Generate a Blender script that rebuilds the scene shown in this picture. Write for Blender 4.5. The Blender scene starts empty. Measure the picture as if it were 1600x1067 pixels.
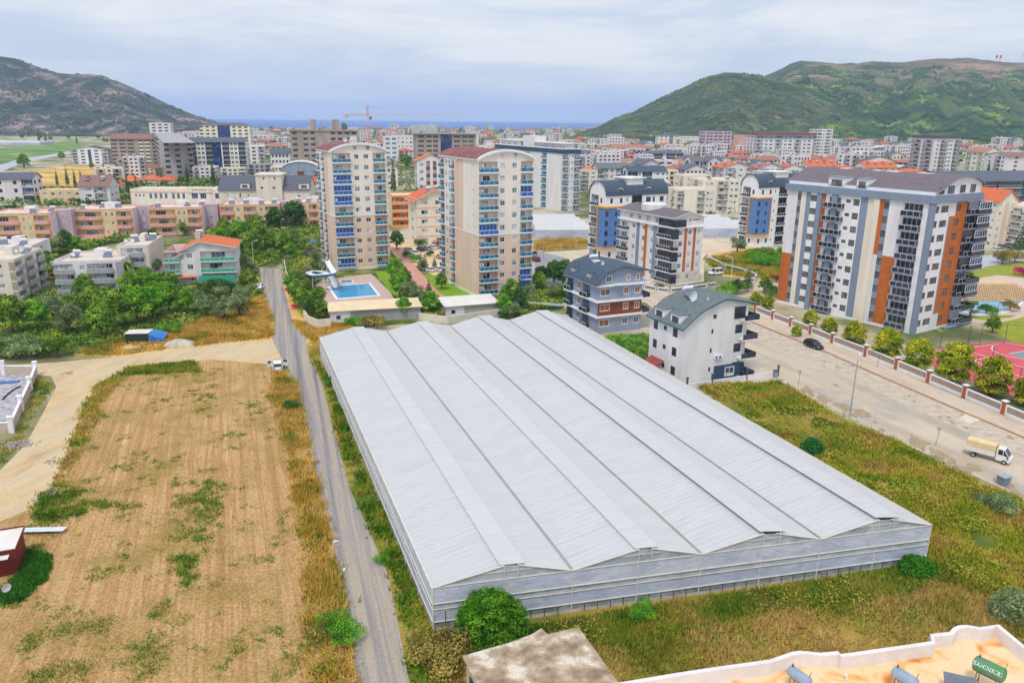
import bpy, math, random
import numpy as np
from mathutils import Vector, Matrix, noise
random.seed(7); rng=np.random.default_rng(7)
rad=math.radians
S=bpy.context.scene; COL=S.collection
# ---------------- camera
F=1190.0; CAMZ=42.0; PITCH=math.atan((533.5-187.5)/F); ROLL=rad(.55)
cam=bpy.data.objects.new('camera',bpy.data.cameras.new('camera')); COL.objects.link(cam); S.camera=cam
cam.data.sensor_width=36; cam.data.lens=36*F/1600; cam.data.clip_start=.5; cam.data.clip_end=60000
cam.matrix_world=Matrix.Translation((0,0,CAMZ))@Matrix.Rotation(math.pi/2-PITCH,4,'X')@Matrix.Rotation(ROLL,4,'Z')
RC=cam.matrix_world.to_3x3(); RCI=RC.transposed()
# ---------------- exposure, sky, sun
S.view_settings.view_transform='Standard'; S.view_settings.look='None'; S.view_settings.exposure=0.0; S.view_settings.gamma=1
S.cycles.volume_bounces=3; S.cycles.volume_max_steps=64
W=bpy.data.worlds.new("World"); S.world=W; W.use_nodes=True
nt=W.node_tree; bg=nt.nodes['Background']; bg.inputs[1].default_value=.1
sky=nt.nodes.new('ShaderNodeTexSky'); sky.sky_type='NISHITA'; sky.sun_disc=False
SUN_EL,SUN_AZ=rad(60),rad(200)     # azimuth clockwise from +Y
sky.sun_elevation=SUN_EL; sky.sun_rotation=SUN_AZ; sky.dust_density=2
tc=nt.nodes.new('ShaderNodeTexCoord'); mp=nt.nodes.new('ShaderNodeMapping'); mp.inputs['Scale'].default_value=(1.6,1.6,9)
n1=nt.nodes.new('ShaderNodeTexNoise'); n1.inputs['Scale'].default_value=2.1; n1.inputs['Detail'].default_value=7; n1.inputs['Roughness'].default_value=.6; n1.inputs['Distortion'].default_value=.4
cr=nt.nodes.new('ShaderNodeValToRGB'); cr.color_ramp.elements[0].position=.38; cr.color_ramp.elements[1].position=.64
cr.color_ramp.elements[0].color=(0,0,0,1); cr.color_ramp.elements[1].color=(1,1,1,1)
mxc=nt.nodes.new('ShaderNodeMix'); mxc.data_type='RGBA'; mxc.inputs[6].default_value=(5.6,6.8,9.0,1); mxc.inputs[7].default_value=(9.6,9.7,10.2,1)
sx=nt.nodes.new('ShaderNodeSeparateXYZ'); mr=nt.nodes.new('ShaderNodeMapRange'); mr.inputs[1].default_value=.0; mr.inputs[2].default_value=.2; mr.inputs[3].default_value=.12; mr.inputs[4].default_value=.38
ad=nt.nodes.new('ShaderNodeMath'); ad.operation='MULTIPLY_ADD'; ad.inputs[1].default_value=.8; ad.use_clamp=True
mxs=nt.nodes.new('ShaderNodeMix'); mxs.data_type='RGBA'; mxs.inputs[0].default_value=.9
l=nt.links.new
l(tc.outputs['Generated'],mp.inputs[0]); l(mp.outputs[0],n1.inputs['Vector']); l(n1.outputs[0],cr.inputs[0])
l(tc.outputs['Generated'],sx.inputs[0]); l(sx.outputs[2],mr.inputs[0]); l(cr.outputs[0],ad.inputs[0]); l(mr.outputs[0],ad.inputs[2])
l(ad.outputs[0],mxc.inputs[0]); l(sky.outputs[0],mxs.inputs[6]); l(mxc.outputs[2],mxs.inputs[7]); l(mxs.outputs[2],bg.inputs[0])
sun=bpy.data.objects.new('sun',bpy.data.lights.new('sun','SUN')); COL.objects.link(sun)
sun.data.energy=1.9; sun.data.angle=rad(12); sun.data.color=(1,.95,.87)
sd=Vector((math.sin(SUN_AZ)*math.cos(SUN_EL),math.cos(SUN_AZ)*math.cos(SUN_EL),math.sin(SUN_EL)))
sun.rotation_euler=sd.to_track_quat('Z','Y').to_euler(); sun.location=(0,-50,200)
# ---------------- helpers
def ray(x,y): return RC@Vector(((x-800)/F,-(y-533.5)/F,-1))
def G(x,y,z=0.0):
    d=ray(x,y); t=(z-CAMZ)/d.z; return Vector((d.x*t,d.y*t,z))
def atY(x,y,Y):
    d=ray(x,y); t=Y/d.y; return Vector((d.x*t,Y,CAMZ+d.z*t))
def solve_t(p,u,xpix):
    """distance along u from p where the picture column xpix is met"""
    q=RCI@(Vector(p)-Vector((0,0,CAMZ))); v=RCI@Vector(u); k=(xpix-800)/F
    return (-k*q.z-q.x)/(v.x+k*v.z)
def c(r,g,b,k=1.0):
    f=lambda a:(a/255/12.92 if a<=10 else ((a/255+.055)/1.055)**2.4)*k
    return (f(r),f(g),f(b),1)
class MB:
    def __init__(s): s.v=[]; s.f=[]; s.m=[]; s.T=None
    def face(s,pts,m=0):
        i=len(s.v)
        for p in pts:
            p=Vector(p)
            if s.T is not None: p=s.T@p
            s.v.append(tuple(p))
        s.f.append(tuple(range(i,i+len(pts)))); s.m.append(m); return s
    def box(s,x0,y0,z0,x1,y1,z1,m=0,skip=''):
        A,B,C_,D=(x0,y0),(x1,y0),(x1,y1),(x0,y1)
        for k,(a,b) in zip('fres',((A,B),(B,C_),(C_,D),(D,A))):
            if k not in skip: s.face([(*a,z0),(*b,z0),(*b,z1),(*a,z1)],m)
        if 't' not in skip: s.face([(*A,z1),(*B,z1),(*C_,z1),(*D,z1)],m)
        if 'b' not in skip: s.face([(*D,z0),(*C_,z0),(*B,z0),(*A,z0)],m)
        return s
    def tube(s,p,q,r,r2=None,n=6,m=0,cap=True):
        p,q=Vector(p),Vector(q); r2=r if r2 is None else r2; d=(q-p).normalized()
        a=d.orthogonal().normalized(); b=d.cross(a)
        R1=[p+(a*math.cos(2*math.pi*i/n)+b*math.sin(2*math.pi*i/n))*r for i in range(n)]
        R2=[q+(a*math.cos(2*math.pi*i/n)+b*math.sin(2*math.pi*i/n))*r2 for i in range(n)]
        for i in range(n):
            j=(i+1)%n; s.face([R1[i],R1[j],R2[j],R2[i]],m)
        if cap: s.face(R1[::-1],m); s.face(R2,m)
        return s
    def prism(s,poly,z0,z1,m=0,mt=None,bottom=False):
        n=len(poly); ar=sum(poly[i][0]*poly[(i+1)%n][1]-poly[(i+1)%n][0]*poly[i][1] for i in range(n))
        if ar<0: poly=poly[::-1]
        for i in range(n):
            a,b=poly[i],poly[(i+1)%n]; s.face([(a[0],a[1],z0),(b[0],b[1],z0),(b[0],b[1],z1),(a[0],a[1],z1)],m)
        s.face([(p[0],p[1],z1) for p in poly],m if mt is None else mt)
        if bottom: s.face([(p[0],p[1],z0) for p in poly[::-1]],m)
        return s
    def loft(s,rings,m=0,cap=True,closed=True):
        for A,B in zip(rings,rings[1:]):
            n=len(A)
            for i in range(n if closed else n-1):
                j=(i+1)%n; s.face([A[i],A[j],B[j],B[i]],m)
        if cap: s.face(rings[0][::-1],m); s.face(rings[-1],m)
        return s
    def mesh(s,name,mats,smooth=False,weld=False):
        me=bpy.data.meshes.new(name); me.from_pydata(s.v,[],s.f)
        for x in (mats if isinstance(mats,(list,tuple)) else [mats]): me.materials.append(x)
        me.polygons.foreach_set('material_index',s.m)
        if smooth: me.polygons.foreach_set('use_smooth',[True]*len(s.f))
        if weld:
            import bmesh
            bm=bmesh.new(); bm.from_mesh(me); bmesh.ops.remove_doubles(bm,verts=bm.verts,dist=.001); bm.to_mesh(me); bm.free()
        me.update(); return me
    def build(s,name,mats,parent=None,smooth=False,weld=False,loc=None):
        return link(name,s.mesh(name,mats,smooth,weld),parent,loc)
def link(name,me,parent=None,loc=None):
    o=bpy.data.objects.new(name,me); COL.objects.link(o)
    if parent is not None: o.parent=parent
    if loc is not None: o.location=loc
    return o
def tag(o,label=None,cat=None,group=None,kind=None):
    if label: o['label']=label
    if cat: o['category']=cat
    if group: o['group']=group
    if kind: o['kind']=kind
    return o
def empty(name,loc,rz=0,label=None,cat=None,group=None):
    o=bpy.data.objects.new(name,None); COL.objects.link(o); o.location=loc; o.rotation_euler=(0,0,rz); o.empty_display_size=.5
    return tag(o,label,cat,group)
def dup(root,loc,rz=0,sc=1.0,label=None,group=None):
    r=root.copy(); COL.objects.link(r); r.location=loc; r.rotation_euler=(0,0,rz); r.scale=(sc,)*3 if not isinstance(sc,tuple) else sc
    if label: r['label']=label
    if group: r['group']=group
    for ch in root.children:
        k=ch.copy(); COL.objects.link(k); k.parent=r
        for g in ch.children:
            d=g.copy(); COL.objects.link(d); d.parent=k
    return r
used=set()
def first(root,loc,rz=0,sc=1.0,label=None,group=None):
    if root in used: return dup(root,loc,rz,sc,label,group)
    used.add(root); root.location=loc; root.rotation_euler=(0,0,rz); root.scale=(sc,)*3 if not isinstance(sc,tuple) else sc
    if label: root['label']=label
    if group: root['group']=group
    return root
# ---------------- materials
MATS={}
def mat(name,col,rough=.8,var=.10,scale=1.2,col2=None,lo=.4,hi=.62,bump=0,metal=0,spec=.3,streak=False,rnd=0,coord='Object',emit=None,detail=5,ramp=None,dist=0):
    """procedural: noise between two tones, optional second colour, bump, per-object tint"""
    if name in MATS: return MATS[name]
    m=bpy.data.materials.new(name); m.use_nodes=True; t=m.node_tree; N=t.nodes; L=t.links.new
    b=N['Principled BSDF']; b.inputs['Roughness'].default_value=rough; b.inputs['Metallic'].default_value=metal
    b.inputs['Specular IOR Level'].default_value=spec
    tcn=N.new('ShaderNodeTexCoord'); src=tcn.outputs['Object']
    if coord=='World':
        g=N.new('ShaderNodeNewGeometry'); src=g.outputs['Position']
    mpn=N.new('ShaderNodeMapping'); L(src,mpn.inputs[0])
    mpn.inputs['Scale'].default_value=(1,1,.18) if streak else (1,1,1)
    a=N.new('ShaderNodeTexNoise'); a.inputs['Scale'].default_value=scale; a.inputs['Detail'].default_value=detail; a.inputs['Distortion'].default_value=dist; L(mpn.outputs[0],a.inputs['Vector'])
    r=N.new('ShaderNodeValToRGB'); L(a.outputs[0],r.inputs[0])
    e=r.color_ramp.elements
    if ramp:
        e[0].position=ramp[0][0]; e[0].color=ramp[0][1]; e[1].position=ramp[-1][0]; e[1].color=ramp[-1][1]
        for p,cc in ramp[1:-1]:
            k=e.new(p); k.color=cc
    else:
        e[0].position=lo; e[1].position=hi
        d=tuple(x*(1-var) for x in col[:3])+(1,); u=tuple(min(1,x*(1+var)) for x in col[:3])+(1,)
        e[0].color=d if col2 is None else col2; e[1].color=u
    out=r.outputs[0]
    # finer second grain
    f=N.new('ShaderNodeTexNoise'); f.inputs['Scale'].default_value=scale*9; f.inputs['Detail'].default_value=3; L(src,f.inputs['Vector'])
    mr_=N.new('ShaderNodeMapRange'); mr_.inputs[1].default_value=.25; mr_.inputs[2].default_value=.75; mr_.inputs[3].default_value=1-var*.9; mr_.inputs[4].default_value=1+var*.9; L(f.outputs[0],mr_.inputs[0])
    x=N.new('ShaderNodeVectorMath'); x.operation='MULTIPLY'; L(out,x.inputs[0]); L(mr_.outputs[0],x.inputs[1]); out=x.outputs[0]
    if rnd:
        oi=N.new('ShaderNodeObjectInfo'); h=N.new('ShaderNodeHueSaturation'); L(out,h.inputs['Color'])
        q=N.new('ShaderNodeMapRange'); q.inputs[3].default_value=1-rnd; q.inputs[4].default_value=1+rnd; L(oi.outputs['Random'],q.inputs[0]); L(q.outputs[0],h.inputs['Value'])
        q2=N.new('ShaderNodeMapRange'); q2.inputs[3].default_value=.5-rnd*.07; q2.inputs[4].default_value=.5+rnd*.07; L(oi.outputs['Random'],q2.inputs[0]); L(q2.outputs[0],h.inputs['Hue']); out=h.outputs[0]
    L(out,b.inputs['Base Color'])
    if bump:
        bp=N.new('ShaderNodeBump'); bp.inputs['Strength'].default_value=bump; bp.inputs['Distance'].default_value=.1; L(f.outputs[0],bp.inputs['Height']); L(bp.outputs[0],b.inputs['Normal'])
    MATS[name]=m; return m
def glassmat(name,cols,rough=.12,world=True):
    if name in MATS: return MATS[name]
    m=bpy.data.materials.new(name); m.use_nodes=True; t=m.node_tree; N=t.nodes; L=t.links.new
    b=N['Principled BSDF']; b.inputs['Roughness'].default_value=rough; b.inputs['Specular IOR Level'].default_value=.6
    oi=N.new('ShaderNodeObjectInfo'); g=N.new('ShaderNodeNewGeometry'); v=N.new('ShaderNodeTexVoronoi'); v.inputs['Scale'].default_value=.45; L(g.outputs['Position'],v.inputs['Vector'])
    s=N.new('ShaderNodeSeparateColor'); L(v.outputs['Color'],s.inputs[0])
    a=N.new('ShaderNodeMath'); a.operation='ADD'; L(oi.outputs['Random'],a.inputs[0]); L(s.outputs[0],a.inputs[1])
    f=N.new('ShaderNodeMath'); f.operation='FRACT'; L(a.outputs[0],f.inputs[0])
    r=N.new('ShaderNodeValToRGB'); r.color_ramp.interpolation='CONSTANT'; L(f.outputs[0],r.inputs[0]); e=r.color_ramp.elements
    e[0].color=cols[0]; e[0].position=0; e[1].position=1/len(cols); e[1].color=cols[1]
    for i,cc in enumerate(cols[2:],2):
        k=e.new(i/len(cols)); k.color=cc
    L(r.outputs[0],b.inputs['Base Color']); MATS[name]=m; return m
white=mat('white_render',c(226,224,226),.75,.06,.5,streak=True)
brightwhite=mat('white_paint',c(235,236,240),.6,.04,.7)
cream=mat('cream_render',c(232,223,208),.8,.06,.4,streak=True)
creamlight=mat('light_cream_render',c(238,227,216),.8,.05,.4,streak=True)
tan_=mat('tan_render',c(228,200,180),.8,.05,.4,streak=True)
beige=mat('beige_render',c(218,210,198),.8,.07,.4,streak=True)
greyw=mat('grey_render',c(165,165,170),.8,.07,.4,streak=True)
rawcon=mat('bare_concrete_frame',c(168,155,145),.9,.14,.3,streak=True)
pinkw=mat('salmon_paint',c(230,166,152),.8,.07,.5,streak=True)
yelloww=mat('pale_yellow_render',c(232,205,158),.8,.07,.5,streak=True)
mauve=mat('mauve_render',c(192,170,186),.8,.06,.5,streak=True)
lilac=mat('lilac_white_render',c(222,216,220),.8,.06,.4,streak=True)
orangep=mat('orange_paint',c(232,158,88),.8,.07,.5,streak=True)
rust=mat('orange_cladding',c(190,106,50),.6,.07,.6)
brownp=mat('brown_timber_cladding',c(128,70,52),.6,.1,.8)
bluegrey=mat('slate_blue_render',c(132,146,168),.7,.05,.5,streak=True)
bluew=mat('blue_grey_render',c(146,158,182),.7,.06,.5,streak=True)
steelblue=mat('bright_blue_cladding',c(92,130,190),.6,.05,.5)
navy=mat('navy_cladding',c(52,80,112),.6,.07,.6)
darkgrey=mat('charcoal_render',c(92,92,104),.7,.08,.6)
amber=mat('amber_frame_paint',c(222,160,44),.6,.05,.8)
tealpanel=glassmat('teal_glass_panel',[c(16,112,150),c(22,124,160),c(14,98,140),c(30,132,152)],.15)
bluepanel=glassmat('blue_blind_fabric',[c(24,98,190),c(30,108,200),c(34,96,176)],.5)
darkpanel=glassmat('dark_glass_panel',[c(44,50,66),c(50,60,82),c(36,42,54)],.12)
greenpanel=mat('green_balcony_screen',c(72,178,150),.5,.06,1)
glass=glassmat('window_glass',[c(76,86,102),c(140,150,160),c(50,58,72),c(190,194,198),c(160,168,178),c(112,124,140),c(204,206,208)])
darkglass=glassmat('dark_window_glass',[c(44,54,76),c(34,42,60),c(60,72,96),c(48,56,70)])
blueglass=glassmat('blue_curtain_glass',[c(40,72,128),c(30,58,108),c(58,92,148),c(26,44,84)])
shutter=glassmat('grey_roller_shutter',[c(120,112,112),c(130,122,120),c(86,88,96),c(110,104,106)],.5)
orangeblind=glassmat('orange_blind',[c(176,104,42),c(168,96,38),c(92,96,108),c(150,92,60)],.5)
frame=mat('white_window_frame',c(232,232,234),.5,.03,1)
darkframe=mat('dark_window_frame',c(70,66,72),.5,.05,1)
redtile=mat('orange_red_roof_tile',c(206,106,72),.85,.16,2.2,bump=.4,rnd=.1)
oldred=mat('weathered_red_tile',c(168,112,100),.9,.16,2.0,bump=.4,rnd=.15)
brownroof=mat('brown_roof_shingle',c(142,110,104),.9,.1,1.5,bump=.4)
mauveroof=mat('mauve_grey_shingle',c(116,106,114),.9,.09,1.2,bump=.3)
slateroof=mat('slate_blue_shingle',c(74,90,108),.8,.12,1.5,bump=.4)
greyroof=mat('grey_green_shingle',c(106,118,122),.85,.12,1.5,bump=.4)
darkroof=mat('dark_grey_roof_sheet',c(92,98,114),.7,.09,.8)
flatroof=mat('pale_roof_screed',c(214,203,190),.9,.1,.35)
maroonroof=mat('maroon_roof_sheet',c(134,86,84),.75,.12,.35,bump=.2)
metal=mat('galvanised_metal',c(178,186,196),.35,.08,2,metal=.6)
rustmetal=mat('rusty_steel',c(120,74,52),.8,.2,3)
solar=mat('solar_collector_glass',c(112,118,134),.15,.1,2)
redtank=mat('red_tank_paint',c(210,52,48),.4,.06,2)
plasticwhite=mat('white_plastic',c(228,230,232),.4,.04,1)
conc=mat('plain_concrete',c(196,188,178),.9,.1,.7)
black=mat('black_rubber',c(34,34,36),.8,.1,3)
bark=mat('tree_bark',c(108,92,76),.9,.2,3)
# ---------------- building kit
WCACHE={}
def window_mesh(kind,w,h,fr,gl):
    key=(kind,round(w,2),round(h,2),fr.name,gl.name)
    if key in WCACHE: return WCACHE[key]
    w,h=key[1],key[2]; a=MB(); t=.13 if w>.8 and fr.name.startswith('white') else .08
    a.box(0,-.06,0,t,.02,h); a.box(w-t,-.06,0,w,.02,h); a.box(t,-.06,0,w-t,.02,t); a.box(t,-.06,h-t,w-t,.02,h)
    n=1 if w<.8 else (2 if w<2 else max(2,int(w/.9)))
    for i in range(1,n): a.box(w*i/n-.03,-.04,t,w*i/n+.03,.02,h-t)
    if kind=='g':
        a.box(t,-.05,h*.38,w-t,.02,h*.38+.09)
    p=MB(); p.face([(t,0,t),(w-t,0,t),(w-t,0,h-t),(t,0,h-t)])
    r=(a.mesh('window_frame',fr),p.mesh('pane',gl)); 
    both=MB(); both.v=a.v+p.v; both.f=a.f+[tuple(i+len(a.v) for i in f) for f in p.f]; both.m=[0]*len(a.f)+[1]*len(p.f)
    WCACHE[key]=r+(both.mesh('window',[fr,gl]),); return WCACHE[key]
def rail_mesh(w,p,kind,slab,panel):
    key=('rail',round(w,2),round(p,2),kind,slab.name,panel.name)
    if key in WCACHE: return WCACHE[key]
    w,p=key[1],key[2]; a=MB(); a.box(-.08,-p,-.14,w+.08,-.003,.16); b=MB()
    t=.05
    b.box(0,-p+.02,.16,w,-p+.02+t,1.02,0); b.box(0,-p+.02+t,.16,t,-.003,1.02); b.box(w-t,-p+.02+t,.16,w,-.003,1.02)
    b.box(-.02,-p,1.02,w+.02,-p+.1,1.09,1)
    n=max(2,int(w/1.1))
    for i in range(n+1): b.box(w*i/n-.025,-p-.01,.16,w*i/n+.025,-p+.02,1.02,1)
    WCACHE[key]=(a.mesh('balcony_slab',slab),b.mesh('railing',[panel,frame])); return WCACHE[key]
TYPE={'w':(.9,2.25,.12),'t':(.25,2.4,.12),'s':(1.35,2.05,.1),'b':(.14,2.6,1.3),'g':(.14,2.6,.25),'a':(.14,2.6,.35),'c':(.14,2.3,.12),'o':(.14,2.6,2.0)}
NAME={'w':'window','t':'tall_window','s':'small_window','g':'glazed_balcony','b':'balcony_door','c':'balcony_door','a':'window_blind'}
SIDES={'R':lambda w,d:(Matrix.Translation((0,0,0)),w),'L':lambda w,d:(Matrix.Translation((0,d,0))@Matrix.Rotation(-math.pi/2,4,'Z'),d),
 'E':lambda w,d:(Matrix.Translation((w,0,0))@Matrix.Rotation(math.pi/2,4,'Z'),d),'B':lambda w,d:(Matrix.Translation((w,d,0))@Matrix.Rotation(math.pi,4,'Z'),w)}
def parse(spec):
    out=[]
    for tk in spec.split():
        mi=0
        if ':' in tk: tk,mi=tk.split(':'); mi=int(mi)
        if tk[0].isalpha(): out.append((tk[0],float(tk[1:]),mi))
        else: out.append(('p',float(tk),mi))
    return out
def facade(wb,root,side,w,d,spec,n,z0,fh,zones=(),st=None,parts=True,mats=None,jit=None):
    st=dict(dict(fr=frame,gl=glass,slab=brightwhite,panel=tealpanel,proj=.7,pg=0,gg=blueglass,pa=0,proto=None),**(st or {}))
    T,wid=SIDES[side](w,d); tk=parse(spec); tot=sum(t[1] for t in tk); k=wid/tot; old=wb.T
    GI=st.get('gidx',1); u=0
    for (ty,tw,mi) in tk:
        a,b=u*k,(u+tw)*k; u+=tw
        for fl in range(n):
            zb=z0+fl*fh; zt=zb+fh; m=mi
            for (f0,f1,l0,l1,zm) in zones:
                if f0<=(a+b)/2/wid<=f1 and l0<=fl<=l1: m=zm
            wb.T=T; y=0
            t2=ty
            if ty=='b' and random.random()<st['pg']: t2='g'
            if ty=='b' and random.random()<st['pa']: t2='a'
            if t2=='p': wb.face([(a,0,zb),(b,0,zb),(b,0,zt),(a,0,zt)],m); continue
            s=fh/2.9; o0,o1,dep=TYPE[t2]; o0=zb+o0*s; o1=zb+o1*s
            if t2=='c':
                aa=a+(b-a)*.2; bb=a+(b-a)*.8
            else: aa,bb=a,b
            if aa>a: wb.face([(a,0,zb),(aa,0,zb),(aa,0,zt),(a,0,zt)],m); wb.face([(bb,0,zb),(b,0,zb),(b,0,zt),(bb,0,zt)],m)
            wb.face([(aa,0,zb),(bb,0,zb),(bb,0,o0),(aa,0,o0)],m); wb.face([(aa,0,o1),(bb,0,o1),(bb,0,zt),(aa,0,zt)],m)
            # reveals
            wb.face([(aa,0,o0),(bb,0,o0),(bb,dep,o0),(aa,dep,o0)],m); wb.face([(aa,dep,o1),(bb,dep,o1),(bb,0,o1),(aa,0,o1)],m)
            wb.face([(aa,0,o0),(aa,dep,o0),(aa,dep,o1),(aa,0,o1)],m); wb.face([(bb,dep,o0),(bb,0,o0),(bb,0,o1),(bb,dep,o1)],m)
            h=o1-o0; ww=bb-aa
            if t2 in 'bo':
                wb.face([(aa,dep,o0),(bb,dep,o0),(bb,dep,o1),(aa,dep,o1)],m)
            elif not parts: wb.face([(aa,dep,o0),(bb,dep,o0),(bb,dep,o1),(aa,dep,o1)],GI)
            def put(name,me,pos,par=root,world=True):
                o=link(name,me,par)
                if world: o.matrix_local=T@Matrix.Translation(pos)
                return o
            if t2=='b':
                if parts:
                    dw=max(1.2,ww*.42); me=window_mesh('w',dw,h*.86,st['fr'],st['gl'])
                    x=aa+(ww-dw)*random.choice((.35,.5,.65)); put('balcony_door',me[2],(x,dep-.03,o0+.01))
                else: wb.face([(aa+ww*.3,dep-.02,o0),(bb-ww*.3,dep-.02,o0),(bb-ww*.3,dep-.02,o1-.3),(aa+ww*.3,dep-.02,o1-.3)],GI)
            elif t2!='o' and parts:
                gl=st['gg'] if t2=='g' else (bluepanel if t2=='a' else st['gl'])
                fr=frame if t2 in 'ga' else st['fr']
                me=window_mesh('g' if t2 in 'ga' else 'w',ww,h,fr,gl)
                if st.get('sub') and t2 in 'wts':
                    f_=put(NAME[t2],me[0],(aa,dep,o0)); link('pane',me[1],f_)
                else: put(NAME[t2],me[2],(aa,dep,o0))
            if t2 in 'bcgao'and st['proj']>0:
                ra,rw=a,b-a; me=rail_mesh(rw,st['proj'],'x',st['slab'],st['panel'] if t2!='a' else bluepanel)
                if parts:
                    s_=put('balcony',me[0],(ra,0,zb+.05)); link('railing',me[1],s_)
                else:
                    wb.box(ra,-st['proj'],zb-.1,ra+rw,-.003,zb+.12,st.get('sidx',0)); wb.box(ra,-st['proj'],zb+.12,ra+rw,-st['proj']+.1,zb+1.0,st.get('pidx',GI)); 
    wb.T=old
def arc(n,rh,e=0.0):
    return [((1-math.cos(math.pi*i/n))/2*(1+2*e)-e, math.sin(math.pi*i/n)*rh) for i in range(n+1)]
def lowarc(n,rh,e=.04,a=1.0):
    out=[]
    for i in range(n+1):
        t=-a+2*a*i/n; out.append(((math.sin(t)/math.sin(a)/2+.5)*(1+2*e)-e,(math.cos(t)-math.cos(a))/(1-math.cos(a))*rh))
    return out
def profile_roof(wb,root,w,d,h,prof,axis,mt,oh=.6,th=.25,wall=0,fascia=None,name='roof'):
    """roof made by sweeping a profile; end walls are filled below it"""
    span,ln=(w,d) if axis=='y' else (d,w)
    def P(s,l,z): return (s,l,z) if axis=='y' else (l,s,z)
    def z_at(x):
        for (x0,z0),(x1,z1) in zip(prof,prof[1:]):
            if x0<=x<=x1: return z0+(z1-z0)*(x-x0)/max(1e-6,x1-x0)
        return prof[0][1] if x<prof[0][0] else prof[-1][1]
    r=MB(); mi=1 if fascia else 0
    for (x0,z0),(x1,z1) in zip(prof,prof[1:]):
        a,b=x0*span,x1*span
        r.face([P(a,-oh,h+z0+th),P(b,-oh,h+z1+th),P(b,ln+oh,h+z1+th),P(a,ln+oh,h+z0+th)],0)
        r.face([P(a,ln+oh,h+z0),P(b,ln+oh,h+z1),P(b,-oh,h+z1),P(a,-oh,h+z0)],mi)
        for l_ in (-oh,ln+oh): r.face([P(a,l_,h+z0),P(b,l_,h+z1),P(b,l_,h+z1+th),P(a,l_,h+z0+th)],mi)
    for x0,z0 in (prof[0],prof[-1]): r.face([P(x0*span,-oh,h+z0),P(x0*span,ln+oh,h+z0),P(x0*span,ln+oh,h+z0+th),P(x0*span,-oh,h+z0+th)],mi)
    ro=r.build(name,[mt,fascia] if fascia else mt,root)
    xs=[0]+[x for x,_ in prof if 0<x<1]+[1]
    pts=[(x,z_at(x)) for x in xs]
    for l_ in (0,ln):
        for (x0,z0),(x1,z1) in zip(pts,pts[1:]):
            if z0>.01 or z1>.01: wb.face([P(x0*span,l_,h),P(x1*span,l_,h),P(x1*span,l_,h+z1),P(x0*span,l_,h+z0)],wall)
    for x_,z_ in (pts[0],pts[-1]):
        if z_>.05: wb.face([P(x_*span,0,h),P(x_*span,ln,h),P(x_*span,ln,h+z_),P(x_*span,0,h+z_)],wall)
    return ro
def hip_roof(root,w,d,h,rh,mt,oh=.6,name='roof'):
    r=MB(); A,B,C_,D=(-oh,-oh,h),(w+oh,-oh,h),(w+oh,d+oh,h),(-oh,d+oh,h)
    if w>=d: e,f=(d/2,d/2,h+rh),(w-d/2,d/2,h+rh); r.face([A,B,f,e]);r.face([B,C_,f]);r.face([C_,D,e,f]);r.face([D,A,e])
    else: e,f=(w/2,w/2,h+rh),(w/2,d-w/2,h+rh); r.face([A,B,e]);r.face([B,C_,f,e]);r.face([C_,D,f]);r.face([D,A,e,f])
    r.face([D,C_,B,A]); return r.build(name,mt,root)
def flat_top(root,w,d,h,mt,wallm,ph=.7,t=.2):
    r=MB(); r.face([(t,t,h),(w-t,t,h),(w-t,d-t,h),(t,d-t,h)]); r.build('roof',mt,root)
    p=MB(); p.box(0,0,h-.002,w,t,h+ph); p.box(0,d-t,h-.002,w,d,h+ph); p.box(0,t,h-.002,t,d-t,h+ph); p.box(w-t,t,h-.002,w,d-t,h+ph); p.build('parapet',wallm,root)
HEAT={}
def heater(root,x,y,z,rz=0,red=False):
    k='r' if red else 'w'
    if k not in HEAT:
        a=MB(); a.tube((-.9,0,1.55),(.9,0,1.55),.33,n=10); a.tube((-.5,-.05,0),(-.5,0,1.3),.04,n=4); a.tube((.5,-.05,0),(.5,0,1.3),.04,n=4)
        p=MB(); p.box(-1,-2.0,.15,1,-.3,.2); 
        pm=MB(); pm.T=Matrix.Translation((0,-.2,1.1))@Matrix.Rotation(rad(32),4,'X'); pm.box(-1,-2.1,-.04,1,0,.04)
        HEAT[k]=(a.mesh('tank',redtank if red else plasticwhite,smooth=False),pm.mesh('solar_panel',solar))
    t=link('solar_water_heater',HEAT[k][1],root,(x,y,z)); t.rotation_euler=(0,0,rz); link('tank',HEAT[k][0],t); return t
DISH={}
def dish(root,x,y,z,rz=0,r=.5):
    if 'm' not in DISH:
        a=MB(); n=10; R0=[(0,0.12,.9)]*n; R1=[(.5*math.cos(6.283*i/n),0,.9+.5*math.sin(6.283*i/n)) for i in range(n)]
        a.loft([R0,R1],cap=False); a.tube((0,.12,0),(0,.12,.9),.03,n=4); a.tube((0,.1,.9),(0,-.45,.8),.015,n=3); DISH['m']=a.mesh('satellite_dish',plasticwhite)
    o=link('satellite_dish',DISH['m'],root,(x,y,z)); o.rotation_euler=(0,0,rz); o.scale=(r*2,)*3; return o
def chimney(root,x,y,z,sx_=.8,sy_=.8,h=1.6,m=None):
    a=MB(); a.box(x,y,z-.8,x+sx_,y+sy_,z+h); a.box(x-.1,y-.1,z+h,x+sx_+.1,y+sy_+.1,z+h+.12); return a.build('chimney',m or brightwhite,root)
def acunit(root,T,u,z):
    if 'ac' not in DISH:
        a=MB(); a.box(0,-.38,0,.85,-.06,.6,0); a.tube((.3,-.385,.3),(.3,-.4,.3),.22,n=10,m=1); DISH['ac']=a.mesh('air_conditioner',[plasticwhite,darkgrey])
    o=link('air_conditioner',DISH['ac'],root); o.matrix_local=T@Matrix.Translation((u,0,z)); return o
FOOT=[]   # footprints (centre, radius) so that filler stays clear
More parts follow.
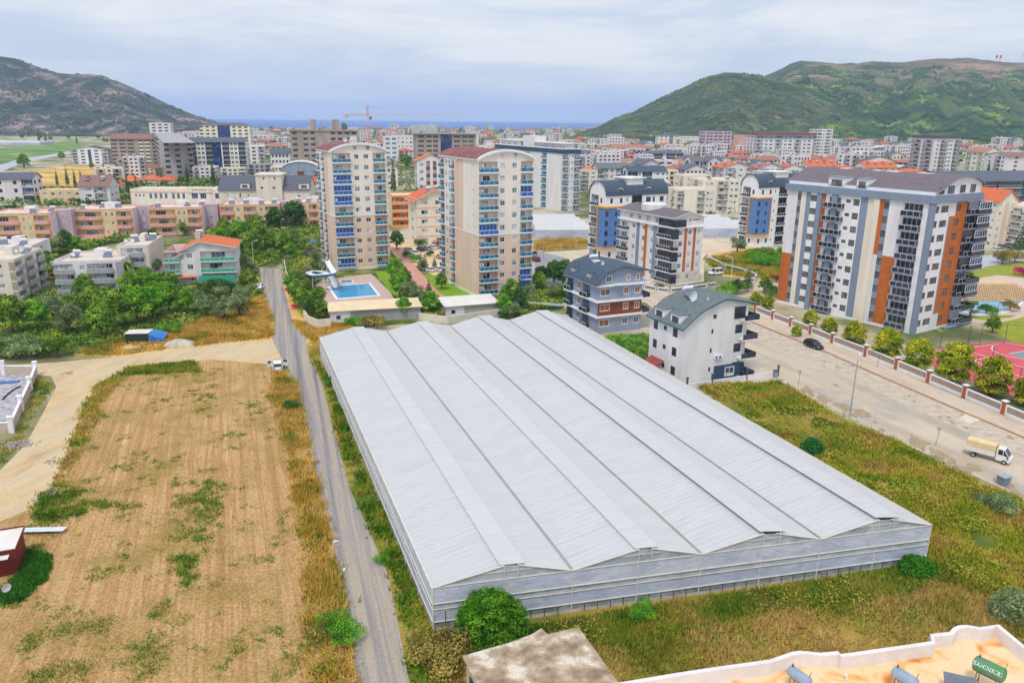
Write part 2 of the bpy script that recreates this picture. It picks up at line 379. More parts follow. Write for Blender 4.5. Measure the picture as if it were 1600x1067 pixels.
def bld(name,label,cat,C,h=None,top=None,yaw=26,xr=None,w=None,xl=None,d=None,n=4,base=0.0,fh=None,R='2 w1.4 2',L='2 w1.4 2',E=None,wall=None,mats=(),zones={},st=None,parts=True,group=None,quiet=True):
    P=G(*C) if not isinstance(C,Vector) else C; y_=rad(yaw)
    if h is None: h=atY(C[0],top,P.y).z
    ux=Vector((math.cos(y_),math.sin(y_),0)); uy=Vector((-math.sin(y_),math.cos(y_),0)); Pt=P+Vector((0,0,h))
    if w is None: w=solve_t(Pt,ux,xr)
    if d is None: d=solve_t(Pt,uy,xl)
    if not quiet: print('BLD',name,'h %.1f w %.1f d %.1f'%(h,w,d),tuple(round(v) for v in P))
    w=max(3,w) ; d=max(3,d)
    root=empty(name,P,y_,label,cat,group); wall=wall or white
    fh=fh or (h-base)/n
    gi=len(mats)+1; st=dict(st or {}); ms=[wall]+list(mats)+[st.get('gl',glass),st.get('panel',tealpanel),st.get('slab',brightwhite)]
    st.setdefault('gidx',gi); st.setdefault('pidx',gi+1); st.setdefault('sidx',gi+2)
    wb=MB()
    if base>0:
        for s in 'RLEB':
            T,wid=SIDES[s](w,d); wb.T=T; wb.face([(0,0,-.3),(wid,0,-.3),(wid,0,base),(0,0,base)],0)
        wb.T=None
    for s,sp in (('R',R),('L',L),('E',E or ('3 w1.4 3 w1.4 3' if d<18 else '3 w1.4 3 w1.4 3 w1.4 3')),('B','1')):
        facade(wb,root,s,w,d,sp,n,base,fh,zones.get(s,()),st,parts and s in 'RL' or (parts and E is not None and s=='E'))
    root['_w']=w; root['_d']=d; root['_h']=h
    cc=P+ux*w/2+uy*d/2; FOOT.append((cc.x,cc.y,math.hypot(w,d)/2))
    return root,wb,w,d,h,ms
def fin(root,wb,ms):
    o=wb.build('wall',ms,root)
    for k in ('_w','_d','_h'):
        if k in root: del root[k]
    return o
def gwin(root,side,w,d,u,z,ww,hh,fr=None,gl=None,name='window'):
    """surface-mounted framed window (in attics and dormers)"""
    T,_=SIDES[side](w,d); o=link(name,window_mesh('w',ww,hh,fr or frame,gl or glass)[2],root); o.matrix_local=T@Matrix.Translation((u,-.04,z)); return o
def band(root,w,d,z0,z1,o,m,name='cornice'):
    a=MB()
    a.box(-o,-o,z0,w+o,-.003,z1); a.box(-o,d+.003,z0,w+o,d+o,z1); a.box(-o,-.003,z0,-.003,d+.003,z1); a.box(w+.003,-.003,z0,w+o,d+.003,z1)
    return a.build(name,m,root)
def dormer(root,side,w,d,u,z,ww,hh,dep,rm,wm,gl=None,fr=None,arch=False):
    T,_=SIDES[side](w,d); a=MB(); 
    if arch:
        n=8; pr_=[(ww/2-ww/2*math.cos(math.pi*i/n),hh*.4+hh*.6*math.sin(math.pi*i/n)) for i in range(n+1)]
    else: pr_=[(0,hh),(ww,hh)]
    poly=[(0,0)]+pr_+[(ww,0)]
    a.face([(x,0,zz) for x,zz in poly][::-1],1)
    for (x0,z0),(x1,z1) in zip(poly,poly[1:]): a.face([(x0,0,z0),(x1,0,z1),(x1,dep,z1),(x0,dep,z0)],1)
    e=.15
    for (x0,z0),(x1,z1) in zip(pr_,pr_[1:]):
        q=lambda x:x+(e if x>ww/2 else -e)
        a.face([(q(x0),-.25,z0+.12),(q(x1),-.25,z1+.12),(q(x1),dep,z1+.12),(q(x0),dep,z0+.12)],0); a.face([(q(x0),-.25,z0),(q(x1),-.25,z1),(q(x1),-.25,z1+.12),(q(x0),-.25,z0+.12)],0)
    o=a.build('dormer',[rm,wm],root); o.matrix_local=T@Matrix.Translation((u,0,z))
    wn=link('window',window_mesh('w',round(ww*.6,2),round(hh*.62,2),fr or frame,gl or glass)[2],o); wn.location=(ww*.2,-.04,hh*.12)
    return o
# ---------------- ground, roads, water, hills
def pw(pts,z=0): return [ (G(x,y).x,G(x,y).y) for x,y in pts]
def sheet(name,pts,z,m,world=False,sub=0,label=None):
    P=pts if world else pw(pts)
    a=MB(); a.face([(x,y,z) for x,y in P]); o=a.build(name,m)
    if o.data.polygons[0].normal.z<0: o.data.flip_normals()
    return tag(o,kind='structure',label=label,cat='ground' if label else None)
def dirmat(name,ang,stops,sc=(1.1,.06),fine=.12,rough=.95,bump=.5,scale2=.25,stops2=None,f2=(.45,.6)):
    """ground material streaked along a direction (wheel tracks), with a second blotchy layer"""
    m=bpy.data.materials.new(name); m.use_nodes=True; N=m.node_tree.nodes; L=m.node_tree.links.new; b=N['Principled BSDF']; b.inputs['Roughness'].default_value=rough; b.inputs['Specular IOR Level'].default_value=.15
    g=N.new('ShaderNodeNewGeometry'); r0=N.new('ShaderNodeMapping'); r0.inputs['Rotation'].default_value=(0,0,-rad(ang)+math.pi/2); L(g.outputs['Position'],r0.inputs[0])
    mp=N.new('ShaderNodeMapping'); mp.inputs['Scale'].default_value=(sc[0],sc[1],1); L(r0.outputs[0],mp.inputs[0])
    n=N.new('ShaderNodeTexNoise'); n.inputs['Scale'].default_value=1; n.inputs['Detail'].default_value=6; n.inputs['Roughness'].default_value=.62; n.inputs['Distortion'].default_value=.3; L(mp.outputs[0],n.inputs['Vector'])
    r=N.new('ShaderNodeValToRGB'); e=r.color_ramp.elements; e[0].position,e[0].color=stops[0]; e[1].position,e[1].color=stops[-1]
    for p,cc in stops[1:-1]: k=e.new(p); k.color=cc
    L(n.outputs[0],r.inputs[0]); out=r.outputs[0]
    if stops2:
        n2=N.new('ShaderNodeTexNoise'); n2.inputs['Scale'].default_value=scale2; n2.inputs['Detail'].default_value=7; n2.inputs['Roughness'].default_value=.7; L(g.outputs['Position'],n2.inputs['Vector'])
        q=N.new('ShaderNodeMapRange'); q.inputs[1].default_value=f2[0]; q.inputs[2].default_value=f2[1]; L(n2.outputs[0],q.inputs[0])
        x=N.new('ShaderNodeMix'); x.data_type='RGBA'; L(q.outputs[0],x.inputs[0]); L(out,x.inputs[6]); x.inputs[7].default_value=stops2; out=x.outputs[2]
    f=N.new('ShaderNodeTexNoise'); f.inputs['Scale'].default_value=3.2; f.inputs['Detail'].default_value=6; f.inputs['Roughness'].default_value=.7; L(g.outputs['Position'],f.inputs['Vector'])
    q=N.new('ShaderNodeMapRange'); q.inputs[1].default_value=.3; q.inputs[2].default_value=.7; q.inputs[3].default_value=1-fine*1.6; q.inputs[4].default_value=1+fine*1.6; L(f.outputs[0],q.inputs[0])
    v=N.new('ShaderNodeVectorMath'); v.operation='MULTIPLY'; L(out,v.inputs[0]); L(q.outputs[0],v.inputs[1]); L(v.outputs[0],b.inputs['Base Color'])
    bp=N.new('ShaderNodeBump'); bp.inputs['Strength'].default_value=bump; bp.inputs['Distance'].default_value=.15; L(f.outputs[0],bp.inputs['Height']); L(bp.outputs[0],b.inputs['Normal']); return m
groundm=mat('dry_town_ground',c(186,166,128),.95,.14,.035,coord='World',ramp=[(.40,c(92,104,62)),(.48,c(140,138,100)),(.54,c(184,172,144)),(.64,c(186,180,170))],detail=7)
a=MB(); a.face([(-5200,-120,0),(5200,-120,0),(5200,3300,0),(-5200,3300,0)]); tag(a.build('ground',groundm),kind='structure')
seam=mat('sea_water',c(50,100,176),.6,.05,.004,coord='World',spec=.45)
a=MB(); a.face([(-14000,3300,-.02),(14000,3300,-.02),(14000,16500,-.02),(-14000,16500,-.02)]); tag(a.build('sea',seam),kind='structure')
fieldm=dirmat('ploughed_dry_field',110,[(.30,c(158,124,80)),(.42,c(184,146,98)),(.50,c(200,164,116)),(.55,c(176,138,90)),(.62,c(198,160,112)),(.74,c(220,194,156))],sc=(.62,.016),fine=.26,bump=1.0,stops2=c(158,134,76),f2=(.47,.66),scale2=.12)
sheet('dry_field',[(150,600),(200,577),(330,562),(430,562),(467,600),(482,675),(500,760),(510,800),(532,900),(560,1067),(566,1110),(-120,1110),(-120,830),(0,815),(60,790),(90,740),(130,640)],.02,fieldm)
trackm=dirmat('sandy_dirt_track',75,[(.30,c(184,158,120)),(.44,c(204,178,138)),(.56,c(208,188,152)),(.72,c(192,180,156))],sc=(.3,.08),fine=.1,stops2=c(190,180,160),f2=(.5,.68))
sheet('dirt_track',[(-100,700),(0,735),(40,695),(70,640),(88,605),(80,588),(0,580),(-60,582),(-60,570),(0,571),(90,566),(180,558),(260,548),(330,540),(390,532),(432,530),(452,560),(455,572),(330,562),(200,577),(150,600),(130,640),(90,740),(60,790),(0,815),(-120,830)],.03,trackm)
roadm=dirmat('worn_gravel_road',107,[(.34,c(122,120,124)),(.46,c(148,144,144)),(.56,c(178,166,150)),(.7,c(150,146,148))],sc=(.75,.012),fine=.1,stops2=c(158,152,152),f2=(.54,.7))
RL=[(566,1110),(560,1067),(532,900),(510,800),(500,760),(482,675),(467,600),(440,560),(425,530),(429,505),(412,460),(400,430),(403,420)]
RR=[(438,420),(446,460),(460,512),(477,524),(482,557),(504,600),(522,675),(548,767),(577,830),(607,900),(640,1067),(648,1110)]
sheet('gravel_road',RL+RR,.045,roadm)
# paved street on the right (sand-dusted), pavements with kerbs
streetm=dirmat('dusty_street_paving',108,[(.35,c(176,164,148)),(.5,c(194,180,162)),(.65,c(206,192,172)),(.78,c(186,178,168))],sc=(.22,.03),fine=.07,stops2=c(172,166,158),f2=(.5,.62),scale2=.07)
def strip(name,A_,B_,z,m):
    A_,B_=pw(A_),pw(B_); a=MB()
    for i in range(len(A_)-1): a.face([(*B_[i],z),(*B_[i+1],z),(*A_[i+1],z),(*A_[i],z)])
    o=a.build(name,m,weld=True)
    if o.data.polygons[0].normal.z<0: o.data.flip_normals()
    return tag(o,kind='structure')
strip('street',[(985,446),(1050,460),(1120,470),(1182,488),(1300,536),(1450,600),(1600,666),(1760,735)],[(950,458),(1010,474),(1120,560),(1140,600),(1300,642),(1440,706),(1600,779),(1760,860)],.03,streetm)
pavem=dirmat('pavement_concrete',108,[(.35,c(188,170,150)),(.55,c(204,188,168)),(.7,c(196,182,168))],sc=(.4,.1),fine=.08)
K=[(1180,489.5),(1300,537),(1400,580),(1500,622),(1600,663),(1680,698)]; K2=[(x-6,y+13+(x-1180)*.012) for x,y in K]
a=MB(); a.prism(pw(K+K2[::-1]),0,.14); tag(a.build('pavement',pavem),kind='structure')
a=MB(); KO=[(x-6.6,y+14.2+(x-1180)*.012) for x,y in K]; a.prism(pw(K2+KO[::-1]),0,.17); tag(a.build('kerb',mat('reddish_kerb_stone',c(176,132,112),.9,.12,1.5,coord='World')),kind='structure')
cobble=mat('broken_cobble_paving',c(190,178,160),.9,.16,.9,coord='World',ramp=[(.34,c(176,164,148)),(.5,c(192,179,162)),(.66,c(204,191,173))],bump=.4)
sheet('cobbled_verge',[(x-7,y+15+(x-1180)*.012) for x,y in K][::-1]+[(x-12,y+34+(x-1180)*.03) for x,y in K],.042,cobble)
random.seed(3); DP=MB()
for k in range(34):
    t=random.random(); x=1215+385*t+random.uniform(-6,14); y=596+183*t**1.02+random.uniform(-9,2); p=G(x,y); r=random.uniform(.25,1.0)
    DP.face([(p.x+r*math.cos(q)*random.uniform(.5,1.2)*1.2,p.y+r*math.sin(q)*random.uniform(.5,1.2)*2,.052+k*.0006) for q in [6.283*i/8 for i in range(8)]])
for k in range(16):
    t=random.random(); x=1200+400*t+random.uniform(-40,30); y=520+170*t+random.uniform(-10,30); p=G(x,y); r=random.uniform(.1,.4)
    DP.face([(p.x+r*math.cos(q)*random.uniform(.5,1.3),p.y+r*math.sin(q)*random.uniform(.5,1.3)*2,.075+k*.0006) for q in [6.283*i/7 for i in range(7)]])
tag(DP.build('street_dirt',mat('brown_street_dirt',c(166,146,120),.95,.15,1.5,coord='World')),kind='structure')
sheet('street_patch',[(1497,655),(1512,644),(1532,646),(1536,655),(1516,662)],.047,mat('pale_cement_patch',c(214,202,184),.9,.08,1,coord='World'))
sheet('street_crossfade',[(1330,600),(1400,618),(1500,664),(1560,696),(1520,692),(1440,654),(1350,614)],.034,mat('worn_grey_wheel_track',c(176,166,152),.9,.08,.4,coord='World'))
asph=mat('grey_asphalt',c(150,150,154),.9,.07,.3,coord='World'); 
sheet('cross_street',[(985,448),(1060,462),(1130,470),(1240,452),(1240,441),(1130,456),(1060,450),(1000,436)],.034,pavem)
sheet('side_street',[(836,438),(900,470),(960,462),(990,446),(940,432),(905,418),(880,402),(850,395),(836,400)],.035,asph)
sheet('far_street',[(836,400),(850,395),(846,376),(834,378)],.036,asph)
sheet('back_lane',[(611,300),(625,300),(700,348),(690,352),(640,330)],.036,conc)
asph2=mat('far_highway_asphalt',c(178,182,192),.9,.04,.1,coord='World')
sheet('far_road',[(0,270),(18,262),(40,254),(112,240),(170,234),(170,231),(112,236),(40,248),(0,258),(-60,262),(-60,274)],.05,asph2)
# parcels of different ground
drygrass=mat('dry_golden_grassland',c(206,166,92),.95,.14,.06,coord='World',ramp=[(.36,c(150,140,72)),(.46,c(202,162,86)),(.6,c(222,184,118)),(.7,c(206,180,140))])
greenfield=mat('green_crop_field',c(110,140,72),.95,.14,.03,coord='World',ramp=[(.38,c(74,118,58)),(.5,c(108,142,72)),(.62,c(140,158,92))])
lawnm=mat('mown_lawn',c(120,160,34),.9,.1,.5,coord='World'); lawn2=mat('park_lawn',c(142,152,44),.9,.12,.3,coord='World')
sheet('far_dry_field',[(0,275),(112,258),(230,262),(300,270),(345,285),(120,292),(60,290),(0,284)],.03,drygrass)
sheet('far_crop_field',[(-60,256),(0,255),(60,245),(110,236),(150,222),(90,222),(0,232),(-60,236)],.03,greenfield)
sheet('dry_verge',[(112,555),(300,505),(412,460),(429,505),(425,530),(390,532),(330,540),(180,558)],.028,drygrass)
sheet('verge',[(442,440),(470,460),(480,500),(560,505),(500,530),(482,557),(477,524),(460,512),(446,460)],.028,drygrass)
weedm=mat('weedy_ground',c(140,132,60),.95,.16,.09,coord='World',ramp=[(.36,c(86,102,34)),(.46,c(128,124,46)),(.55,c(164,138,66)),(.68,c(178,144,92))],detail=8)
sheet('weedy_plot',[(1095,606),(1215,596),(1300,645),(1440,710),(1540,760),(1600,783),(1740,850),(1740,1200),(640,1200),(648,1110),(640,1067),(680,990),(1450,868)],.025,weedm)
sheet('overgrown_strip',[(482,557),(504,600),(522,675),(548,767),(577,830),(607,900),(640,1067),(735,1067),(680,990),(495,545)],.035,weedm)
sheet('building_plot',[(1100,400),(1180,385),(1240,400),(1236,440),(1130,432),(1110,415)],.03,drygrass)
sheet('gravel_lot',[(836,395),(920,390),(945,372),(1160,372),(1180,392),(1100,404),(1100,440),(1050,448),(900,420)],.026,mat('pale_gravel_lot',c(206,190,166),.95,.1,.12,coord='World'))
sheet('parking_court',[(600,375),(740,372),(735,420),(680,432),(640,410)],.03,mat('sandy_parking_court',c(216,190,152),.95,.07,.2,coord='World'))
sheet('green_verge',[(836,378),(915,370),(915,385),(836,390)],.032,drygrass)
gardenm=mat('garden_soil_and_grass',c(96,112,48),.95,.18,.2,coord='World',ramp=[(.38,c(60,84,30)),(.5,c(96,114,44)),(.63,c(150,140,84))])
sheet('garden_ground',[(440,400),(470,380),(500,380),(640,375),(790,440),(850,430),(905,470),(895,500),(760,492),(650,505),(560,512),(470,500),(446,452)],.027,gardenm)
sheet('orchard_ground',[(0,470),(60,445),(240,380),(500,350),(500,385),(440,400),(404,418),(412,460),(300,505),(112,555),(0,560)],.024,gardenm)
# tower garden: lawns, red paths, pool deck
redpave=mat('red_paving',c(206,152,138),.85,.07,.8,coord='World'); deckm=mat('pool_deck_paving',c(196,172,160),.85,.06,.8,coord='World')
sheet('lawn',[(655,431),(690,430),(742,462),(740,468),(694,468)],.05,lawnm)
sheet('narrow_lawn',[(585,424),(606,424),(640,468),(618,468)],.05,lawnm)
sheet('red_path',[(606,385),(622,385),(684,456),(700,466),(680,470),(650,445)],.055,redpave)
sheet('slim_path',[(469,398),(478,398),(492,422),(482,424)],.055,redpave)
sheet('pool_deck',[(490,446),(504,438),(580,428),(620,466),(604,472),(520,476),(500,466)],.05,deckm)
def pool(name,pts,label,rim=.5,dk=None,dz=.05,wm=None):
    P=pw(pts); cx=sum(p[0] for p in P)/len(P); cy=sum(p[1] for p in P)/len(P)
    O=[]
    for x,y in P:
        v=Vector((x-cx,y-cy)); v=v*(1+rim/v.length); O.append((cx+v.x,cy+v.y))
    root=empty(name,(cx,cy,0),0,label,'pool'); a=MB(); n=len(P)
    for i in range(n):
        j=(i+1)%n
        a.face([(O[i][0]-cx,O[i][1]-cy,dz+.1),(O[j][0]-cx,O[j][1]-cy,dz+.1),(P[j][0]-cx,P[j][1]-cy,dz+.1),(P[i][0]-cx,P[i][1]-cy,dz+.1)])
        a.face([(O[i][0]-cx,O[i][1]-cy,0),(O[j][0]-cx,O[j][1]-cy,0),(O[j][0]-cx,O[j][1]-cy,dz+.1),(O[i][0]-cx,O[i][1]-cy,dz+.1)])
    a.build('pool_rim',brightwhite,root)
    w=MB(); w.face([(x-cx,y-cy,dz+.04) for x,y in P]); o=w.build('water',wm or poolm,root)
    if o.data.polygons[0].normal.z<0: o.data.flip_normals()
    return root
poolm=mat('pool_water',c(36,160,214),.08,.05,.5,spec=.5); poolm2=mat('curved_pool_water',c(130,206,240),.08,.06,.25,spec=.5)
pool('swimming_pool',[(516,449),(576,444),(590,462),(528,467)],'rectangular bright blue swimming pool with white rim at the foot of the water slide',1.1)
pool('paddling_pool',[(532,439.5),(549,438.5),(551,442),(534,443)],'tiny rectangular paddling pool just behind the main blue pool',.4)
# right-hand compound
sheet('park_lawn',[(1490,478),(1510,462),(1700,470),(1700,560),(1600,545),(1520,500),(1470,520),(1440,500)],.04,lawn2)
sheet('back_lawn',[(1490,425),(1600,410),(1700,420),(1700,440),(1500,440)],.04,lawn2)
sheet('terrace_paving',[(1494,462),(1500,440),(1560,430),(1640,440),(1660,475),(1620,480),(1600,492),(1500,495)],.05,mat('pinkish_terrace_paving',c(206,182,172),.85,.05,.8,coord='World'))
sheet('curved_path',[(1480,492),(1510,497),(1545,501),(1580,496),(1610,484),(1680,478),(1680,486),(1615,490),(1585,500),(1545,507),(1505,503),(1480,497)],.06,pavem)
sheet('back_road',[(1500,410),(1560,396),(1700,380),(1700,395),(1570,412),(1500,424)],.045,asph2)
pool('curved_pool',[(1502,478),(1508,470),(1525,467.5),(1550,467.5),(1575,470),(1596,473),(1585,480),(1572,487),(1555,489),(1540,491.5),(1520,491),(1506,488)],'freeform pale blue pool in front of the round stepped wall',.9,wm=poolm2)
courtm=mat('red_sports_surface',c(206,92,100),.8,.05,1.2,coord='World'); courtg=mat('grey_green_court_zone',c(132,148,144),.8,.05,1.2,coord='World')
CT=[(1455,548),(1500,541),(1570,533),(1720,556),(1720,640),(1640,640),(1530,601),(1452,570)]
sheet('sports_court',CT,.05,courtm)
sheet('court_key',[(1576,553),(1600,549),(1700,566),(1700,590),(1600,563)],.055,courtg)
CL=MB()
def cline(pts,wd=.09,closed=False):
    P=[Vector((*p,0)) for p in pw(pts)]
    for a_,b_ in zip(P,P[1:]+([P[0]] if closed else [])):
        d=(b_-a_).normalized(); n_=Vector((-d.y,d.x,0))*wd
        CL.face([(*(a_-n_).xy,.062),(*(b_-n_).xy,.062),(*(b_+n_).xy,.062),(*(a_+n_).xy,.062)])
cline([(1462,549),(1500,545),(1570,536.5),(1640,547)]); cline([(1500,545),(1590,572),(1680,596)]); cline([(1462,549),(1530,569),(1600,590),(1660,607)]); cline([(1455,557),(1600,598)])
cline([(1552,541),(1549,545),(1552,549),(1562,553),(1576,557),(1600,562)]); cline([(1522,563),(1533,561),(1550,564),(1553,567),(1542,569),(1526,566)],closed=True); cline([(1576,553),(1600,549),(1660,560)])
tag(CL.build('court_markings',mat('court_line_paint',c(232,226,226),.7,.05,2)),kind='structure')
# hills
HILLPTS={}
def hill(name,prof,Yr,Y0,m,seed=0,back=500,amp=.1,pw_=1.0,step=5):
    xs=[]; x=prof[0][0]
    while x<=prof[-1][0]: xs.append(x); x+=step
    V=[];rows=46; nb=8
    for j in range(rows+nb+1):
        for x in xs:
            for (x0,y0),(x1,y1) in zip(prof,prof[1:]):
                if x0<=x<=x1: yy=y0+(y1-y0)*(x-x0)/(x1-x0); break
            zr=max(2,atY(x,yy,Yr).z)
            if j<=rows:
                t=j/rows; Y=Y0+(Yr-Y0)*t; z=zr*(t**pw_)
                nz=noise.fractal(Vector((x*.012+seed,t*2.2,seed)),1,2,6)
                z+=zr*amp*nz*math.sin(math.pi*min(1,t*1.0))*1.4+noise.fractal(Vector((x*.09,t*14,seed)),1,2,3)*zr*.012*(t>0)
            else:
                t=(j-rows)/nb; Y=Yr+back*t; z=zr*(1-t*t)
            X_=atY(x,190,Y).x
            V.append((X_,Y,z-1.0 if j in(0,rows+nb) else z))
    n=len(xs); Fc=[(j*n+i,j*n+i+1,(j+1)*n+i+1,(j+1)*n+i) for j in range(rows+nb) for i in range(n-1)]
    me=bpy.data.meshes.new(name); me.from_pydata(V,[],Fc); me.materials.append(m); me.polygons.foreach_set('use_smooth',[True]*len(Fc)); me.update()
    HILLPTS[name]=(V,n,rows); return tag(link(name,me),kind='structure')
def hillmat(name,ramp,s=.012,s2=.13,ramp2=None,tex2=.5,st=(1,1,1),top=None):
    m=bpy.data.materials.new(name); m.use_nodes=True; N=m.node_tree.nodes; L=m.node_tree.links.new; b=N['Principled BSDF']; b.inputs['Roughness'].default_value=.95; b.inputs['Specular IOR Level'].default_value=.1
    g=N.new('ShaderNodeNewGeometry'); mp=N.new('ShaderNodeMapping'); mp.inputs['Scale'].default_value=st; L(g.outputs['Position'],mp.inputs[0])
    a=N.new('ShaderNodeTexNoise'); a.inputs['Scale'].default_value=s; a.inputs['Detail'].default_value=12; a.inputs['Roughness'].default_value=.78; a.inputs['Distortion'].default_value=.5; L(mp.outputs[0],a.inputs['Vector'])
    r=N.new('ShaderNodeValToRGB'); L(a.outputs[0],r.inputs[0]); e=r.color_ramp.elements; e[0].position,e[0].color=ramp[0]; e[1].position,e[1].color=ramp[-1]
    for p,cc in ramp[1:-1]: k=e.new(p); k.color=cc
    v=N.new('ShaderNodeTexVoronoi'); v.inputs['Scale'].default_value=s2; L(g.outputs['Position'],v.inputs['Vector'])
    q=N.new('ShaderNodeMapRange'); q.inputs[1].default_value=0; q.inputs[2].default_value=.75; q.inputs[3].default_value=1+tex2*.6; q.inputs[4].default_value=1-tex2*.6; L(v.outputs['Distance'],q.inputs[0])
    out=r.outputs[0]
    if top:
        sp=N.new('ShaderNodeSeparateXYZ'); L(g.outputs['Position'],sp.inputs[0]); h=N.new('ShaderNodeMapRange'); h.inputs[1].default_value=top[0]; h.inputs[2].default_value=top[1]; L(sp.outputs[2],h.inputs[0])
        m2=N.new('ShaderNodeMapping'); m2.inputs['Scale'].default_value=(.006,.006,.09); L(g.outputs['Position'],m2.inputs[0]); w=N.new('ShaderNodeTexNoise'); w.inputs['Scale'].default_value=1; w.inputs['Detail'].default_value=8; w.inputs['Roughness'].default_value=.7; L(m2.outputs[0],w.inputs['Vector'])
        rr=N.new('ShaderNodeValToRGB'); L(w.outputs[0],rr.inputs[0]); e2=rr.color_ramp.elements; e2[0].position=.4; e2[0].color=top[2]; e2[1].position=.62; e2[1].color=top[3]
        w2=N.new('ShaderNodeMapRange'); w2.inputs[1].default_value=.42; w2.inputs[2].default_value=.56; L(a.outputs[0],w2.inputs[0]); mm=N.new('ShaderNodeMath'); mm.operation='MULTIPLY'; L(h.outputs[0],mm.inputs[0]); L(w2.outputs[0],mm.inputs[1])
        mx=N.new('ShaderNodeMix'); mx.data_type='RGBA'; L(mm.outputs[0],mx.inputs[0]); L(out,mx.inputs[6]); L(rr.outputs[0],mx.inputs[7]); out=mx.outputs[2]
    x=N.new('ShaderNodeVectorMath'); x.operation='MULTIPLY'; L(out,x.inputs[0]); L(q.outputs[0],x.inputs[1]); L(x.outputs[0],b.inputs['Base Color']); return m
hl=hillmat('rocky_scrub_slope',[(.36,c(40,58,62)),(.47,c(62,76,80)),(.52,c(98,98,100)),(.565,c(146,128,124)),(.62,c(184,162,154)),(.70,c(60,76,78))],s=.010)
hr=hillmat('green_scrub_slope',[(.36,c(44,64,58)),(.47,c(66,82,66)),(.56,c(86,98,70)),(.62,c(150,130,108)),(.66,c(104,112,72)),(.76,c(164,134,110))],s=.009)
hf=hillmat('pine_forest_slope',[(.36,c(34,60,50)),(.46,c(48,78,54)),(.54,c(88,112,54)),(.59,c(74,86,66)),(.64,c(136,108,98)),(.74,c(166,138,126))],s=.006,top=(120,200,c(104,84,80),c(182,152,128)))
hill('left_hill',[(-700,190),(-560,150),(-380,112),(-240,120),(-120,100),(-60,92),(0,88),(20,89),(40,92),(55,98),(80,108),(100,114),(130,117),(150,116),(165,118),(200,131),(240,150),(280,170),(310,182),(340,192),(380,202),(420,208)],2300,1650,hl,3,pw_=1.0,amp=.14)
hill('far_right_hill',[(1120,160),(1150,140),(1180,122),(1205,112),(1225,100),(1240,95),(1270,97),(1300,100),(1330,99),(1350,96),(1400,98),(1420,94),(1450,92),(1500,91),(1530,95),(1560,98),(1600,99),(1680,104),(1760,112),(1900,120),(2050,150),(2200,190)],2900,1450,hf,9,pw_=1.15,amp=.16)
hill('right_hill',[(900,208),(915,206),(935,198),(960,184),(985,178),(1010,165),(1040,149),(1080,129),(1100,120),(1125,114),(1150,114),(1180,119),(1210,128),(1260,140),(1300,158),(1350,180),(1400,198),(1430,210)],2100,1450,hr,5,pw_=1.1,amp=.13)
# bare rock faces and terraces high on the far hill are part of its own relief: pale strata sheets draped on it
# ---------------- haze (real air)
hz=MB(); hz.box(-14500,-150,-1.2,14500,17000,330); ho=hz.build('haze',[]); tag(ho,kind='stuff')
hm=bpy.data.materials.new('haze_air'); hm.use_nodes=True; N=hm.node_tree.nodes; N.remove(N['Principled BSDF']); pv=N.new('ShaderNodeVolumePrincipled')
pv.inputs['Color'].default_value=(.58,.76,1,1); pv.inputs['Density'].default_value=.0001; pv.inputs['Anisotropy'].default_value=.1
hm.node_tree.links.new(pv.outputs[0],N['Material Output'].inputs['Volume']); ho.data.materials.append(hm); ho['label']='thin blue distance haze over the town and hills'; ho['category']='haze'
# ---------------- greenhouse
film=None
def filmmat(name,base,dark,stripe=0,axis=1,freq=1.4,rough=.42):
    m=bpy.data.materials.new(name); m.use_nodes=True; N=m.node_tree.nodes; L=m.node_tree.links.new; b=N['Principled BSDF']; b.inputs['Roughness'].default_value=rough; b.inputs['Specular IOR Level'].default_value=.4
    t=N.new('ShaderNodeTexCoord'); mp=N.new('ShaderNodeMapping'); mp.inputs['Scale'].default_value=(.22,1.5,1) if stripe else (.5,.5,1.1); L(t.outputs['Object'],mp.inputs[0])
    n=N.new('ShaderNodeTexNoise'); n.inputs['Scale'].default_value=.7; n.inputs['Detail'].default_value=8; n.inputs['Roughness'].default_value=.65; n.inputs['Distortion'].default_value=1.4; L(mp.outputs[0],n.inputs['Vector'])
    x=N.new('ShaderNodeMix'); x.data_type='RGBA'; q=N.new('ShaderNodeMapRange'); q.inputs[1].default_value=.38; q.inputs[2].default_value=.66; L(n.outputs[0],q.inputs[0]); L(q.outputs[0],x.inputs[0]); x.inputs[6].default_value=base; x.inputs[7].default_value=dark; out=x.outputs[2]
    w=N.new('ShaderNodeTexNoise'); w.inputs['Scale'].default_value=5; w.inputs['Detail'].default_value=4; L(mp.outputs[0],w.inputs['Vector'])
    if stripe:
        s=N.new('ShaderNodeSeparateXYZ'); L(t.outputs['Object'],s.inputs[0]); a=N.new('ShaderNodeMath'); a.operation='MULTIPLY'; a.inputs[1].default_value=freq; L(s.outputs[axis],a.inputs[0])
        f=N.new('ShaderNodeMath'); f.operation='FRACT'; L(a.outputs[0],f.inputs[0]); lt=N.new('ShaderNodeMath'); lt.operation='LESS_THAN'; lt.inputs[1].default_value=.07; L(f.outputs[0],lt.inputs[0])
        y=N.new('ShaderNodeMix'); y.data_type='RGBA'; ml=N.new('ShaderNodeMath'); ml.operation='MULTIPLY'; ml.inputs[1].default_value=stripe; L(lt.outputs[0],ml.inputs[0]); L(ml.outputs[0],y.inputs[0]); L(out,y.inputs[6]); y.inputs[7].default_value=c(236,234,228); out=y.outputs[2]
    L(out,b.inputs['Base Color']); bp=N.new('ShaderNodeBump'); bp.inputs['Strength'].default_value=.4; bp.inputs['Distance'].default_value=.12; L(w.outputs[0],bp.inputs['Height']); L(bp.outputs[0],b.inputs['Normal']); return m
roofilm=filmmat('roof_film',c(197,198,200),c(184,187,192),.5)
